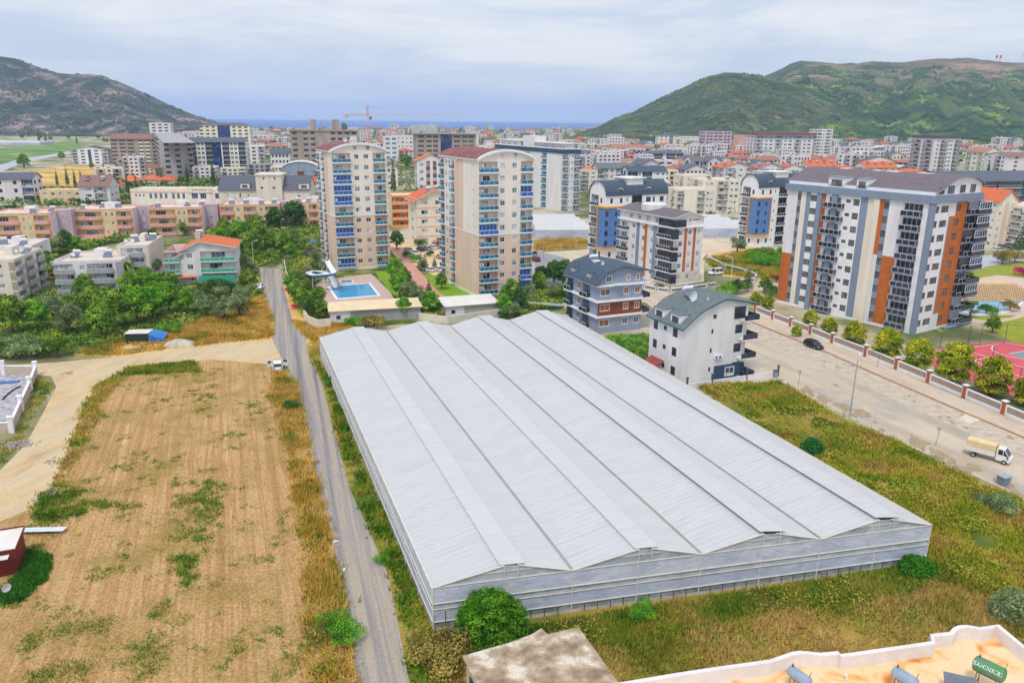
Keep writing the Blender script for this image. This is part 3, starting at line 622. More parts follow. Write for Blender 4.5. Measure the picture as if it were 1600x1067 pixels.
roofilm2=filmmat('roof_film_pale',c(204,204,205),c(193,195,199),.2)  # paler copy of the roof film with fainter stripes
wallfilm=filmmat('wall_film',c(200,208,228),c(166,176,202)); wallfilm2=filmmat('wall_film_upper',c(212,217,230),c(178,188,208)); lowfilm=filmmat('murky_low_film',c(164,176,188),c(98,110,106)); gablefilm=filmmat('gable_film',c(200,207,216),c(148,162,172))
railm=mat('pale_steel_profile',c(220,215,204),.6,.06,2)
gA,gB,gD,gE=G(680,987),G(1450,868),None,None
EZ=4.3
gA=G(676,918,EZ); gB=G(1455,820,EZ); gD=G(882,492,EZ); gE=G(500,527,EZ)
ax=math.atan2(gE.y-gA.y,gE.x-gA.x)-math.pi/2
gh=empty('greenhouse',(gA.x,gA.y,0),ax,'large translucent plastic-covered greenhouse with four low gabled spans','greenhouse')
Minv=(Matrix.Translation((gA.x,gA.y,0))@Matrix.Rotation(ax,4,'Z')).inverted()
lA,lB,lD,lE=[ (Minv@Vector((p.x,p.y,0))) for p in (gA,gB,gD,gE)]
def gp(u,v,z=0):
    p=(lA*(1-u)+lB*u)*(1-v)+(lE*(1-u)+lD*u)*v; return Vector((p.x,p.y,z))
NS=4; RH=1.3; NV=44
def sag(u,v): return noise.noise(Vector((u*9,v*40,1)))*.05
for s in range(NS):
    u0,u1=s/NS,(s+1)/NS; um=(u0+u1)/2; uv=um+.1/NS if s<2 else um+.14/NS
    for side,(ua,za,ub,zb) in enumerate(((u0,EZ,um,EZ+RH),(u1,EZ,uv,EZ+RH-.12))):
        a=MB(); nu=6
        rows=[[gp(ua+(ub-ua)*i/nu,j/NV,za+(zb-za)*i/nu+sag(ua+(ub-ua)*i/nu,j/NV)*(1 if 0<i<nu else 0)) for i in range(nu+1)] for j in range(NV+1)]
        for j in range(NV):
            for i in range(nu):
                q=[rows[j][i],rows[j][i+1],rows[j+1][i+1],rows[j+1][i]]
                a.face(q if side==0 else q[::-1])
        a.build('roof_panel',roofilm if side==0 else roofilm2,gh,smooth=True)
    # ridge vent flap, hinged on the right and lifted on the left of the two right-hand spans
    gap=.05 if s<2 else .24; a=MB(); 
    for j in range(NV):
        v0,v1=j/NV,(j+1)/NV; g0=gap*(.7+.3*math.cos(v0*3))
        ul=um-.03/NS; ur=uv+.05/NS
        P0,P1,P2,P3=gp(ul,v0,EZ+RH+.05+g0),gp(ur,v0,EZ+RH+.02),gp(ur,v1,EZ+RH+.02),gp(ul,v1,EZ+RH+.05+g0)
        a.face([P0,P1,P2,P3]); d_=Vector((0,0,-.05)); a.face([P3+d_,P2+d_,P1+d_,P0+d_]); a.face([P0+d_,P0,P3,P3+d_])
    a.build('vent_flap',roofilm2,gh)
    a=MB(); a.tube(gp(um,0,EZ+RH+.0),gp(um,1,EZ+RH+.0),.05,n=5); a.tube(gp(um,-.001,EZ-.1),gp(um,-.001,EZ+RH),.05,n=5); a.tube(gp(uv,-.001,EZ-.1),gp(uv,-.001,EZ+RH),.05,n=5); a.build('ridge_rail',railm,gh)
    if s<NS-1:
        a=MB()
        for off in (-.09,.09): a.tube(gp(u1,0,EZ+.05)+Vector((off,0,0)),gp(u1,1,EZ+.05)+Vector((off,0,0)),.03,n=4)
        A_,B_=gp(u1,0,EZ-.02),gp(u1,1,EZ-.02); o_=Vector((.1,0,0)); a.face([A_-o_,A_+o_,B_+o_,B_-o_]); a.build('gutter',mat('gutter_grime',c(138,128,112),.8,.15,2),gh)
# walls: front and back gables, long sides
def ghwall(name,u0,v0,u1,v1,gable):
    out=Vector((0,-1,0)) if v0==v1==0 else (Vector((0,1,0)) if v0==v1 else (Vector((-1,0,0)) if u0==0 else Vector((1,0,0))))
    n=40; a=MB(); lv=[(0,.35,5,0),(.35,.95,0,.0),(.95,2.2,1,.02),(2.2,2.75,3,-.03),(2.75,EZ,2,.05)]
    for i in range(n):
        t0,t1=i/n,(i+1)/n; p0=gp(u0+(u1-u0)*t0,v0+(v1-v0)*t0); p1=gp(u0+(u1-u0)*t1,v0+(v1-v0)*t1)
        for z0,z1,m,o in lv:
            o_=out*o; a.face([p0+o_+Vector((0,0,z0)),p1+o_+Vector((0,0,z0)),p1+o_+Vector((0,0,z1)),p0+o_+Vector((0,0,z1))],m)
            if o>0: a.face([p0+o_+Vector((0,0,z1)),p1+o_+Vector((0,0,z1)),p1+Vector((0,0,z1)),p0+Vector((0,0,z1))],4)
    if gable:
        for s in range(NS):
            ua,ub,um,uv=s/NS,(s+1)/NS,(s+.5)/NS,(s+.6)/NS
            a.face([gp(ua,v0,EZ),gp(ub,v0,EZ),gp(uv,v0,EZ+RH-.1),gp(um,v0,EZ+RH)],3)
    a.build('film_wall',[lowfilm,wallfilm,wallfilm2,gablefilm,railm,conc],gh)
    for z in (.97,2.2,2.76,EZ+.02)+((EZ+.75,) if gable else ()):
        r=MB()
        if z>EZ+.5:
            for s in range(NS): r=MB(); r.tube(gp((s+.22)/NS,v0,z)+out*.04,gp((s+.82)/NS,v0,z)+out*.04,.035,n=4); r.build('wall_rail',railm,gh)
            continue
        else: r.tube(gp(u0,v0,z)+out*.07,gp(u1,v1,z)+out*.07,.05,n=5)
        r.build('wall_rail',railm,gh)
ghwall('front',0,0,1,0,True); ghwall('back',1,1,0,1,True); ghwall('left',0,1,0,0,False); ghwall('right',1,0,1,1,False)
for t in range(0,41):
    r=MB(); p=gp(t/40,0); r.tube(p+Vector((0,-.05,0)),p+Vector((0,-.05,1.0 if t%5 else EZ)),.035 if t%5 else .06,n=4); r.build('post',railm if t%5==0 else mat('weathered_post',c(96,98,96),.8,.1,3),gh)
for t in range(0,16):
    r=MB(); p=gp(0,t/15); r.tube(p+Vector((-.05,0,0)),p+Vector((-.05,0,EZ)),.05,n=4); r.build('post',railm,gh)
r=MB(); r.tube(gp(0,0,EZ+.05),gp(0,1,EZ+.05),.06,n=5); r.tube(gp(1,0,EZ+.05),gp(1,1,EZ+.05),.06,n=5); r.build('eave_rail',railm,gh)
for s in range(NS):
    for (ua,za,ub,zb) in ((s/NS,EZ,(s+.5)/NS,EZ+RH),((s+1)/NS,EZ,(s+.6)/NS,EZ+RH-.1)):
        r=MB(); r.tube(gp(ua,-.001,za+.04),gp(ub,-.001,zb+.04),.06,n=5); r.build('gable_rafter',railm,gh)
FOOT.append(((gA.x+gD.x)/2,(gA.y+gD.y)/2,50))
# ---------------- cast concrete flat-roofed hut
z=3.4; P=[G(723,1024,z),G(1045,1130,z)]
HUTP=pts=[G(723,1024,z),G(800,1002,z),G(829,991,z),G(846,981,z),G(856,990,z),G(904,979,z),G(968,1068,z),G(1010,1130,z),G(800,1180,z)]
cen=Vector((sum(p.x for p in pts)/len(pts),sum(p.y for p in pts)/len(pts),0)); hut=empty('concrete_hut',cen,0,'half-seen hut with a flat stained bare concrete roof beside the bush','hut')
stain=mat('stained_concrete_roof',c(178,158,134),.95,.2,.75,ramp=[(.34,c(136,118,100)),(.46,c(168,148,124)),(.54,c(186,168,146)),(.64,c(218,208,192))],bump=.8,detail=12)
a=MB(); loc=[(p.x-cen.x,p.y-cen.y) for p in pts]; a.prism(loc,z-.22,z,0,bottom=True); a.build('roof_slab',stain,hut)
inn=[(x*.96,y*.96) for x,y in loc]; a=MB(); a.prism(inn,0,z-.22); a.build('wall',mat('weathered_plaster',c(190,176,148),.95,.12,.8,streak=True),hut)
a=MB(); T=Matrix.Translation((inn[0][0],inn[0][1],0))
e0=Vector((*inn[-1],0))-Vector((*inn[0],0)); a.T=T@Matrix.Rotation(math.atan2(e0.y,e0.x),4,'Z'); a.box(1.0,-.1,1.2,1.9,.05,2.4); a.build('window',darkglass,hut)
# ---------------- villa roof with wavy parapet (bottom right)
z=8.0; vp=[(930,1078),(965,1066),(1060,1050),(1120,1041),(1201,1030),(1210,1027),(1222,1023),(1237,1017.5),(1250,1016),(1262,1017),(1282,1019),(1309,1016.5),(1313,1021),(1330,1019),(1456,1001),(1453,990),(1484,986.5),(1489,980),(1497,976.5),(1510,975.5),(1531,979),(1545,977),(1561,975),(1596,1004),(1640,1040),(1700,1110)]
O=[G(x,y,z) for x,y in vp]; cen=Vector((O[12].x,O[12].y-3,0)); villa=empty('villa',cen,0,'cream flat-roofed villa with wavy white parapet and three water tanks on top','villa')
I=[]
for i,p in enumerate(O):
    a_=O[max(0,i-1)]; b_=O[min(len(O)-1,i+1)]; d=(b_-a_).normalized(); I.append(p+Vector((d.y,-d.x,0))*.32)
a=MB()
for i in range(len(O)-1):
    p,q,r_,s_=O[i]-cen,O[i+1]-cen,I[i+1]-cen,I[i]-cen; dn=lambda v,k:Vector((v.x,v.y,k))
    a.face([dn(q,z-1.1),dn(p,z-1.1),dn(p,z),dn(q,z)]); a.face([p,s_,r_,q]); a.face([dn(s_,z-1.0),dn(r_,z-1.0),dn(r_,z),dn(s_,z)])
a.build('parapet',mat('white_parapet_paint',c(226,220,220),.6,.05,.8),villa)
a=MB()
for i in range(len(O)-1):
    p,q=O[i]-cen,O[i+1]-cen; a.face([dn(q,0),dn(p,0),dn(p,z-1.1),dn(q,z-1.1)])
a.build('wall',cream,villa)
rf=MB(); rf.face([dn(p-cen,z-.98) for p in I]+[dn(G(1700,1500,z)-cen,z-.98),dn(G(930,1500,z)-cen,z-.98)]); 
ro=rf.build('roof',mat('rust_washed_roof_coating',c(236,200,150),.8,.06,.35,ramp=[(.30,c(206,130,64)),(.38,c(230,178,114)),(.46,c(236,204,158)),(.7,c(232,210,178))],detail=8,dist=1.2),villa)
if ro.data.polygons[0].normal.z<0: ro.data.flip_normals()
def tank(x,y,z0,ang,L_,R_,m,label,txt=None,legs=1.0):
    p=G(x,y,z0+legs+R_); t=empty('water_tank',(p.x,p.y,z0),rad(ang),label,'water tank'); zc=legs+R_; a=MB()
    n=20; 
    def ring(xx,r): return [(xx,r*math.cos(6.283*i/n),zc+r*math.sin(6.283*i/n)) for i in range(n)]
    a.loft([ring(-L_/2-.12,R_*.55),ring(-L_/2-.05,R_*.9),ring(-L_/2,R_),ring(L_/2,R_),ring(L_/2+.05,R_*.9),ring(L_/2+.12,R_*.55)]); a.build('barrel',m,t,smooth=False)
    f=MB()
    for sx_ in (-1,1):
        for sy_ in (-1,1): f.tube((sx_*L_*.35,sy_*R_*.8,0),(sx_*L_*.35,sy_*R_*.6,zc-R_*.7),.03,n=4)
        f.tube((sx_*L_*.35,-R_*.85,.35),(sx_*L_*.35,R_*.85,.35),.025,n=4)
    f.tube((-L_*.35,-R_*.6,zc-R_*.8),(L_*.35,-R_*.6,zc-R_*.8),.03,n=4); f.tube((-L_*.35,R_*.6,zc-R_*.8),(L_*.35,R_*.6,zc-R_*.8),.03,n=4); f.build('stand',rustmetal,t)
    pp=MB(); pp.tube((L_*.5,0,zc+R_),(L_*.5+.1,0,zc+R_+.5),.02,n=4); pp.tube((-L_*.4,0,zc+R_*.9),(-L_*.4,0,zc+R_+.2),.05,n=6); pp.build('pipe',rustmetal,t)
    if txt:
        cu=bpy.data.curves.new('tank_lettering','FONT'); cu.body=txt; cu.size=.30; cu.space_character=1.1; cu.align_x='CENTER'; cu.align_y='CENTER'; cu.offset=.006
        tmp=bpy.data.objects.new('tmp',cu); COL.objects.link(tmp); dg=bpy.context.evaluated_depsgraph_get(); me=bpy.data.meshes.new_from_object(tmp.evaluated_get(dg)); bpy.data.objects.remove(tmp)
        k=1.62/max(v.co.x for v in me.vertices)*.5; 
        for v in me.vertices:
            th=rad(30)+v.co.y*k*1.1/(R_); xx=v.co.x*k
            v.co=Vector((xx,-(R_+.008)*math.cos(th),zc+(R_+.008)*math.sin(th)))
        me.materials.append(mat('white_lettering',c(224,224,220),.6,.05,3)); link('lettering',me,t)
    return t
bluetank=mat('grey_blue_tank_paint',c(146,164,186),.45,.1,1.5,streak=False); greentank=mat('faded_green_tank_paint',c(74,138,84),.5,.14,1.2,col2=c(104,132,120))
tank(1249,1056,7.02,-57,1.35,.36,bluetank,'grey-blue cylindrical water tank, leftmost on the villa roof')
tank(1414,1058,7.02,-57,1.35,.38,bluetank,'shiny grey-blue water tank in the middle of the villa roof',legs=1.0)
tank(1546,1045,7.02,-50,1.6,.5,greentank,'green cylindrical water tank with white lettering on the villa roof','SAHINKIRI',legs=1.1)
pn=empty('solar_panel',G(1500,1068,7.9),rad(-20),'dark blue solar panel corner beside the green tank on the villa roof','solar panel'); a=MB(); a.T=Matrix.Rotation(rad(25),4,'X'); a.box(-.9,-1.1,0,.9,.6,.07); a.build('collector',solar,pn); a=MB(); a.box(-.8,.3,-.9,-.74,.36,.1); a.box(.74,.3,-.9,.8,.36,.1); a.build('stand',rustmetal,pn)
rp=empty('vent_pipe',G(1322,1062,7.05),0,'small white elbow vent pipe standing on the villa roof','vent pipe'); a=MB(); a.tube((0,0,0),(0,0,.4),.06,n=8); a.tube((0,0,.4),(-.18,0,.45),.07,n=8); a.build('pipe',plasticwhite,rp)
# ---------------- red shed and metal sheet (left edge)
zs=3.0; s0=G(34,822,zs); sh=empty('red_shed',(s0.x,s0.y,0),rad(22),'dark red metal shed with a white sheet roof at the left edge','shed'); redm=mat('maroon_corrugated_metal',c(118,40,40),.6,.14,1.2,streak=True); whiter=mat('white_sheet_roof',c(226,222,216),.5,.04,.5)
a=MB(); a.box(-6,-3.9,0,0,0,zs-.25); a.build('wall',redm,sh); a=MB(); a.box(-6.2,-4.0,zs-.25,.15,.1,zs-.15); a.build('roof',whiter,sh)
a=MB(); a.box(-6.2,.1,zs-.32,.2,.2,zs-.02); a.box(.15,-4.0,zs-.32,.22,.1,zs-.08); a.build('roof_trim',redm,sh)
a=MB(); a.box(-6.2,-4.9,zs-.75,-.4,-4.1,zs-.68); a.build('porch_roof',whiter,sh)
dd=empty('satellite_dish',G(10,918,1.0),rad(60),'small white satellite dish by the wall of the red shed','satellite dish'); 
a=MB(); n=12; a.loft([[(0,.1,0)]*n,[(.42*math.cos(6.283*i/n),0,.42*math.sin(6.283*i/n)) for i in range(n)]],cap=False); a.build('reflector',plasticwhite,dd); a=MB(); a.tube((0,.1,0),(0,.1,-1),.03,n=5); a.build('mast',metal,dd)
ms=empty('metal_sheet',G(66,827,.4),rad(4),'long narrow pale metal sheet lying flat beside the red shed','metal sheet'); a=MB(); a.box(-2.6,-.45,0,2.3,.45,.03); a.build('sheet',mat('pale_blue_sheet_metal',c(208,218,228),.4,.05,1),ms)
for k in range(4): 
    b=empty('wooden_plank',G(72+k*5,768,.1),rad(100+k*2),'old wooden planks lying side by side at the field edge near the red shed','plank','planks on the field edge'); a=MB(); a.box(-1.1,-.13,0,1.1,.13,.08); a.build('board',mat('weathered_plank',c(180,160,140),.9,.12,2),b)
# ---------------- white walled yard at left
sheet('gravel_yard',[(-40,586),(48,585),(57,583),(15,672),(-40,674)],.04,mat('grey_gravel_yard',c(176,172,180),.95,.14,1.2,coord='World',ramp=[(.35,c(140,138,148)),(.55,c(182,178,184)),(.7,c(206,202,204))]))
def wallrun(P,h,t,m,cap=None,name='boundary_wall',label='',pil=None,ph=None,pmat=None,inset=None,cat='wall',ps=.5):
    """a boundary wall along ground points with pillars and recessed panels"""
    root=empty(name,P[0],0,label,cat); o=P[0]
    for a_,b_ in zip(P,P[1:]):
        d=b_-a_; ln=d.length; T=Matrix.Translation(a_-o)@Matrix.Rotation(math.atan2(d.y,d.x),4,'Z')
        w=MB(); w.T=T; w.box(0,-t/2,0,ln,t/2,h,0); w.build('panel',m,root)
        if inset:
            q=MB(); q.T=T; q.box(ln*.12,-t/2-.02,h*.28,ln*.88,t/2+.02,h*.78); q.build('inset_panel',inset,root)
        if cap: q=MB(); q.T=T; q.box(0,-t/2-.06,h,ln,t/2+.06,h+.1); q.build('coping',cap,root)
    for p in P:
        if pil: q=MB(); q.T=Matrix.Translation(p-o)@Matrix.Rotation(rad(20),4,'Z'); q.box(-ps/2,-ps/2,0,ps/2,ps/2,ph); q.box(-ps/2-.08,-ps/2-.08,ph,ps/2+.08,ps/2+.08,ph+.12); q.build('pillar',pmat or m,root)
    return root
wy=[G(15,675),G(33,641),G(46,612),G(57,583)]
Pw=[G(-40,680)]+[G(19,676),G(34,642),G(48,611),G(57,586),G(6,585),G(-30,586)]
wallrun(Pw,1.5,.25,mat('pinkish_cement_wall',c(196,180,164),.9,.07,.6),brightwhite,'walled_yard_wall','white pillared boundary wall around the small gravel yard at left',True,2.3,brightwhite,cat='wall',ps=.6)
a=empty('black_pipe',G(4,624),0,'curved black plastic pipe lying on the grey gravel yard','pipe'); q=MB(); pr=None
for i in range(9):
    p=G(4+28*i/8,624-20*i/8-3*math.sin(i/8*3.1),.12)-G(4,624)
    if pr is not None: q.tube(pr,p,.13,n=6)
    pr=p
q.build('hose',black,a)
a=empty('blue_tarpaulin',G(10,598),rad(15),'crumpled blue tarpaulin lying in the walled gravel yard','tarpaulin'); q=MB()
gr=[[Vector((i*.5-1.6,j*.4-.6,.12+.25*abs(noise.noise(Vector((i*.9,j*.9,2)))))) for i in range(8)] for j in range(4)]
for j in range(3):
    for i in range(7): q.face([gr[j][i],gr[j][i+1],gr[j+1][i+1],gr[j+1][i]])
tarpm=mat('blue_tarpaulin_plastic',c(60,120,196),.4,.12,1.5); q.build('sheet',tarpm,a)
# small stone heap
def rocks(name,px,py,n,r,s,label,m):
    o=G(px,py); root=MB()
    for k in range(n):
        x,y=random.gauss(0,r*.5),random.gauss(0,r*.4); q=random.uniform(.5,1)*s; zz=max(0,(1-math.hypot(x,y)/r))*s*1.2
        pts_=[Vector((x+q*math.cos(t)*random.uniform(.7,1.1),y+q*math.sin(t)*random.uniform(.7,1.1),zz)) for t in (0,1.2,2.5,3.7,5)]
        top=[p.lerp(Vector((x,y,0)),.45)+Vector((0,0,q*random.uniform(.5,.9)-0)) for p in pts_]
        for p in top: p.z=zz+q*random.uniform(.5,.8)
        bot=[Vector((p.x,p.y,zz-.1)) for p in pts_]; root.loft([bot,top])
    e=root.build(name,m); e.location=o; return tag(e,label,'rubble',kind='stuff')
stone=mat('broken_grey_stone',c(172,162,158),.95,.2,1.5)
rocks('rubble_heap',24,697,60,2.2,.28,'heap of broken grey stones outside the corner of the white pillared wall',stone)
rocks('rubble_strip',91,720,26,1.6,.2,'thin scatter of grey stones at the edge of the dry field',stone)
rocks('fallen_stone_pile',108,584,14,1.4,.2,'low ring of stones on the dirt track near the yard',stone)
# low truck bed / lean-to under trees and white boulder sheet
ln=empty('canopy_shelter',G(196,537),rad(8),'low shelter with white flat roof and a blue tarpaulin side under the trees','shelter'); a=MB(); a.box(0,0,1.9,4.4,3.0,2.0); a.build('roof',whiter,ln); a=MB(); a.box(.1,.1,0,4.3,2.9,1.9); a.build('wall',mat('dark_green_netting',c(44,62,58),.9,.15,2),ln)
a=MB(); a.face([(4.3,0,1.7),(7,.2,.6),(7.2,2.6,1.4),(4.3,3,2.0)]); a.face([(4.3,0,0),(7,.2,0),(7,.2,.6),(4.3,0,1.7)]); a.build('tarpaulin',tarpm,ln)
cv=empty('covered_heap',G(281,540),rad(5),'grey sheet-covered heap in the dry grass beside the dirt track','heap'); q=MB(); NN=9
gr=[[Vector((i*.75-3,j*.5-1.5,max(0,1.3*math.sin(math.pi*i/8)**.6*math.sin(math.pi*j/6)**.6)+.12*noise.noise(Vector((i*.8,j*.8,5))))) for i in range(9)] for j in range(7)]
for j in range(6):
    for i in range(8): q.face([gr[j][i],gr[j][i+1],gr[j+1][i+1],gr[j+1][i]])
q.build('cover',mat('grey_sheet_cover',c(190,182,170),.9,.12,.8),cv,smooth=True)
# ---------------- main buildings
Q=dict(quiet=False)
# tower 1 and 2 (cream with teal balconies)
def tower(name,label,C,top,xr,xl,Lspec,Rspec,n,roofm,yaw=26,d=None):
    z_={'R':((0,1,0,4,1),),'L':((0,1,0,4,1),)}
    root,wb,w,d,h,ms=bld(name,label,'apartment tower',C,top=top,yaw=yaw,xr=xr,xl=xl,d=d,n=n,base=.9,wall=creamlight,mats=[tan_,brightwhite],R=Rspec,L=Lspec,zones=z_,st=dict(pg=.06,pa=.12,panel=tealpanel,gg=blueglass,proj=.55),**Q)
    pr=lowarc(12,2.2,.03,.95)
    profile_roof(wb,root,w,d,h,pr,'y',roofm,oh=.5,th=.2,fascia=brightwhite)
    # thick white arched gable rib on the front, and sloping side ribs
    a=MB(); 
    for (x0,z0),(x1,z1) in zip(pr,pr[1:]):
        A=[Vector((x0*w,y,h+z0+dz)) for y,dz in ((-.6,-.28),(-.6,.3),(0,.3))]; B=[Vector((x1*w,y,h+z1+dz)) for y,dz in ((-.6,-.28),(-.6,.3),(0,.3))]
        for k in range(2): a.face([A[k],B[k],B[k+1],A[k+1]])
        a.face([A[0],Vector((x0*w,0,h+z0-.28)),Vector((x1*w,0,h+z1-.28)),B[0]])
    a.build('arched_gable_rib',brightwhite,root)
    for u in (.43,.66): gwin(root,'R',w,d,u*w-.55,h+.55,1.1,1.15)
    for dy in (d*.45,):
        chimney(root,w*.5,dy,h+2.2,1.6,1.4,1.7); chimney(root,w*.44,dy-2.2,h+2.0,1.4,1.2,1.0)
    dish(root,w*.35,d*.3,h+1.9,.3,.7); dish(root,w*.6,d*.62,h+2.1,-.4,.6)
    # sloping white roof ribs along the left eave (pergola like)
    for k in range(6):
        y=d*(.50+.075*k); a=MB(); a.T=Matrix.Translation((0,y,h+.25)); a.face([(-.9,0,-1.0),(-.9,.25,-1.0),(.7,.25,.6),(.7,0,.6)]); a.face([(-.9,0,-1.2),(.7,0,.4),(.7,0,.6),(-.9,0,-1.0)]); a.face([(-.9,.25,-1.0),(-.9,.25,-1.2),(.7,.25,.4),(.7,.25,.6)]); a.build('eave_rib',brightwhite,root)
    for k in range(n): 
        if k%2==0: acunit(root,SIDES['R'](w,d)[0],w*.02,.9+k*(h-.9)/n+1.4)
    a=MB(); zz=.9+5*(h-.9)/n
    a.box(-.06,-.06,zz-.12,w+.06,-.003,zz+.12); a.box(-.06,-.003,zz-.12,-.003,d,zz+.12); a.build('string_course',brightwhite,root)
    fin(root,wb,ms); return root,w,d,h
T2L="g4.5 1.2 w2 1.2 w2 1.2 b3.2:2 p9:1 2 p1.2:2 6 s1.4 4"
tower('apartment_tower','cream apartment tower with teal balconies behind the white garage, its left side in view',(748,467),251,834,687,T2L,".6 b16 2 w4.5 6 w4.5 3 b10.5 .8",11,maroonroof)
tower('apartment_tower','cream apartment tower with teal balconies standing behind the rectangular pool',(526,424),238,604,495,"g4.5 1.2 w2 1.2 w2 1.2 b3.2:2 p9:1 2 s1.4 4","1.6 b17 3 w5 4.5 w5 4 b11.5 2.2",11,maroonroof)
# tower 3 white with navy band
root,wb,w,d,h,ms=bld('apartment_tower','white high-rise with navy top band behind the cream towers','apartment tower',(878,331),top=240,yaw=26,xr=906,xl=775,n=9,wall=white,mats=[navy],R="b5 1 s1.2 1.5 w1.6 1 b5.5",L="b5 2 w2 2 w2 3 b5 1 w2 3 b5 2 p8 s1 g3.4 1 12",st=dict(panel=tealpanel,gg=tealpanel,proj=.8),**Q)
band(root,w,d,h-.2,h+1.8,.35,navy); band(root,w,d,h+1.8,h+2.2,.5,brightwhite)
a=MB(); a.box(2,2,h,w-2,d*.42,h+4.2); a.box(1,d*.62,h,w-2,d-2,h+4.4); a.build('penthouse',white,root)
a=MB(); a.box(1,1.4,h+4.2,w-1,d*.43,h+4.5); a.box(.4,d*.6,h+4.4,w-1,d-1.4,h+4.7); a.build('penthouse_roof',whiter,root)
a=MB(); a.box(1.5,d*.42,h,w-1,d*.6,h+7.2); a.build('stair_tower',white,root)
for u in (.1,.2,.3,.7,.8): gwin(root,'L',w-4,d,u*d,h+2.2,2.0,1.3,gl=blueglass)
fin(root,wb,ms)
# big right tower
mats=[rust,bluegrey,cream,white]
root,wb,w,d,h,ms=bld('apartment_block','tall white, orange and slate blue apartment block beside the street','apartment block',(1426,523),top=318,yaw=33,xr=1530,xl=1232,n=9,base=.6,wall=brightwhite,mats=mats,
 L="p6.5:1 w2.3:2 .5 p2.6:3 p2.8:2 w6.3 p3:1 c11 .8 s2.5 1.6 w3.4 .6 p4:2 p5.5:3 p3.2:1 w2.6:2 p6.8:1 .5 g9.5 2.6 p2:2",
 R="p1.6:2 w2.4 1.5 w4.6 1.2 p.7:2 p3.2:1 w3.2:1 p4.4:1 b7.6",
 zones={'L':((0,.085,4,8,4),(.745,.84,5,8,4),(.66,.69,0,4,4)),'R':((.3,.55,8,8,4),(.3,.5,0,0,4))},
 st=dict(gl=shutter,fr=darkframe,panel=darkpanel,gg=darkglass,slab=bluegrey,proj=.95,pg=.45,sub=True),**Q)
band(root,w,d,h,h+1.5,.55,bluegrey)
for x0,x1 in ((.345,.385),(.235,.27),(.64,.675)):
    a=MB(); a.T=SIDES['L'](w,d)[0]; a.box(d*(x0 if x0>.3 else x0),-.35,0,d*x1,-.003,h,0); a.build('pier',bluegrey if x0!=.64 else cream,root)
a=MB(); a.box(-.35,-.35,0,.55,-.003,h); a.box(-.35,-.003,0,-.003,.55,h); a.build('corner_pier',bluegrey,root)
h2=h+1.5
pr=[(-.02,.2),(.08,1.3)]+[(.15+.7*i/10,1.9+1.9*math.sin(math.pi*i/10)**.8) for i in range(1,10)]+[(.93,1.3),(1.0,.9)]
a=MB()
pr=[(0.0,1.4),(.10,1.9),(.22,2.9),(.36,3.7),(.52,4.1),(.68,4.1),(.82,3.8),(.93,3.2),(1.0,2.6)]
profile_roof(wb,root,w,d,h+.75,pr,'y',mauveroof,oh=.7,th=.25,fascia=bluegrey)
for u,ww in ((.07,1.8),(.26,2.2),(.52,1.9),(.75,1.9)): gwin(root,'R',w,d,u*w,h+1.75,ww,1.5 if u>.1 else 1.3,darkframe,shutter)
for u,ww in ((.30,4.2),(.50,2.6)):
    T=SIDES['L'](w,d)[0]
    dm=dormer(root,'L',w,d,u*d,h+1.6,ww,2.1,3.0,bluegrey,brightwhite,gl=shutter,fr=darkframe)
for k,(x,y,sx_) in enumerate(((.5,.75,1.6),(.5,.52,1.6),(.5,.40,2.8),(.52,.2,2.6))): chimney(root,w*x,d*y,h+4.5,2.4,sx_,.5,cream)
a=MB(); 
a.box(w+.003,-1.6,.2,w+2.6,4.5,.5); a.box(w*.55,-1.6,.2,w,-.4,.4); a.build('ground_terrace',bluegrey,root); a=MB(); a.box(w+.1,-1.6,.5,w+2.6,-1.5,1.5); a.box(w+2.5,-1.5,.5,w+2.6,4.5,1.5);a.build('terrace_railing',darkpanel,root)
for k in range(9):
    zz=.6+k*(h-.6)/9; s_=MB(); s_.box(w*.84,-1.8,zz-.1,w+2.4,-.96,zz+.18); s_.box(w+.01,-.96,zz-.1,w+2.4,3.6,zz+.18); o=s_.build('corner_balcony',bluegrey,root)
    r_=MB(); r_.box(w*.84,-1.8,zz+.18,w+2.4,-1.72,zz+1.05); r_.box(w+2.32,-1.72,zz+.18,w+2.4,3.6,zz+1.05)
    if k in (2,4,5,6,7,8):
        g_=link('glazing',window_mesh('w',w*.16+2.3,1.55,frame,blueglass)[2],o); g_.location=(w*.84+.05,-1.66,zz+1.08)
        g_=link('glazing',window_mesh('w',5.1,1.55,frame,blueglass)[2],o); g_.matrix_local=Matrix.Translation((w+2.3,-1.6,zz+1.08))@Matrix.Rotation(math.pi/2,4,'Z')
    r_.build('railing',darkpanel,o)
fin(root,wb,ms)
# white house next to the greenhouse
root,wb,w,d,h,ms=bld('apartment_house','plain white four-storey house with grey-green arched roof right beside the greenhouse','house',(1062,606),top=511,yaw=25,xr=1168,xl=1017,n=3,base=.5,wall=white,mats=[navy],
 R="16 s1.2 13 w4.4 2.6",L="2 w2.2 3.2 s1.6 3.2 w2.4 3",zones={},st=dict(gl=darkglass,fr=darkframe,proj=.8,slab=white,panel=darkpanel,sub=True),**Q)
pr=[(-.05,-.5),(.2,2.0),(.30,2.6),(.58,3.8),(.66,3.75),(1.15,2.4)]
profile_roof(wb,root,w,d,h,pr,'y',greyroof,oh=.6,th=.25,fascia=mat('teal_fascia',c(60,100,110),.6,.06,1))
for z0 in (0,): 
    a=MB(); a.box(w*.52,-.25,.15,w-.02,-.003,2.9); a.build('navy_entrance_panel',navy,root)
    o=gwin(root,'R',w,d,w*.68,.9,2.0,1.6,frame,glass); o.location.y-=.25
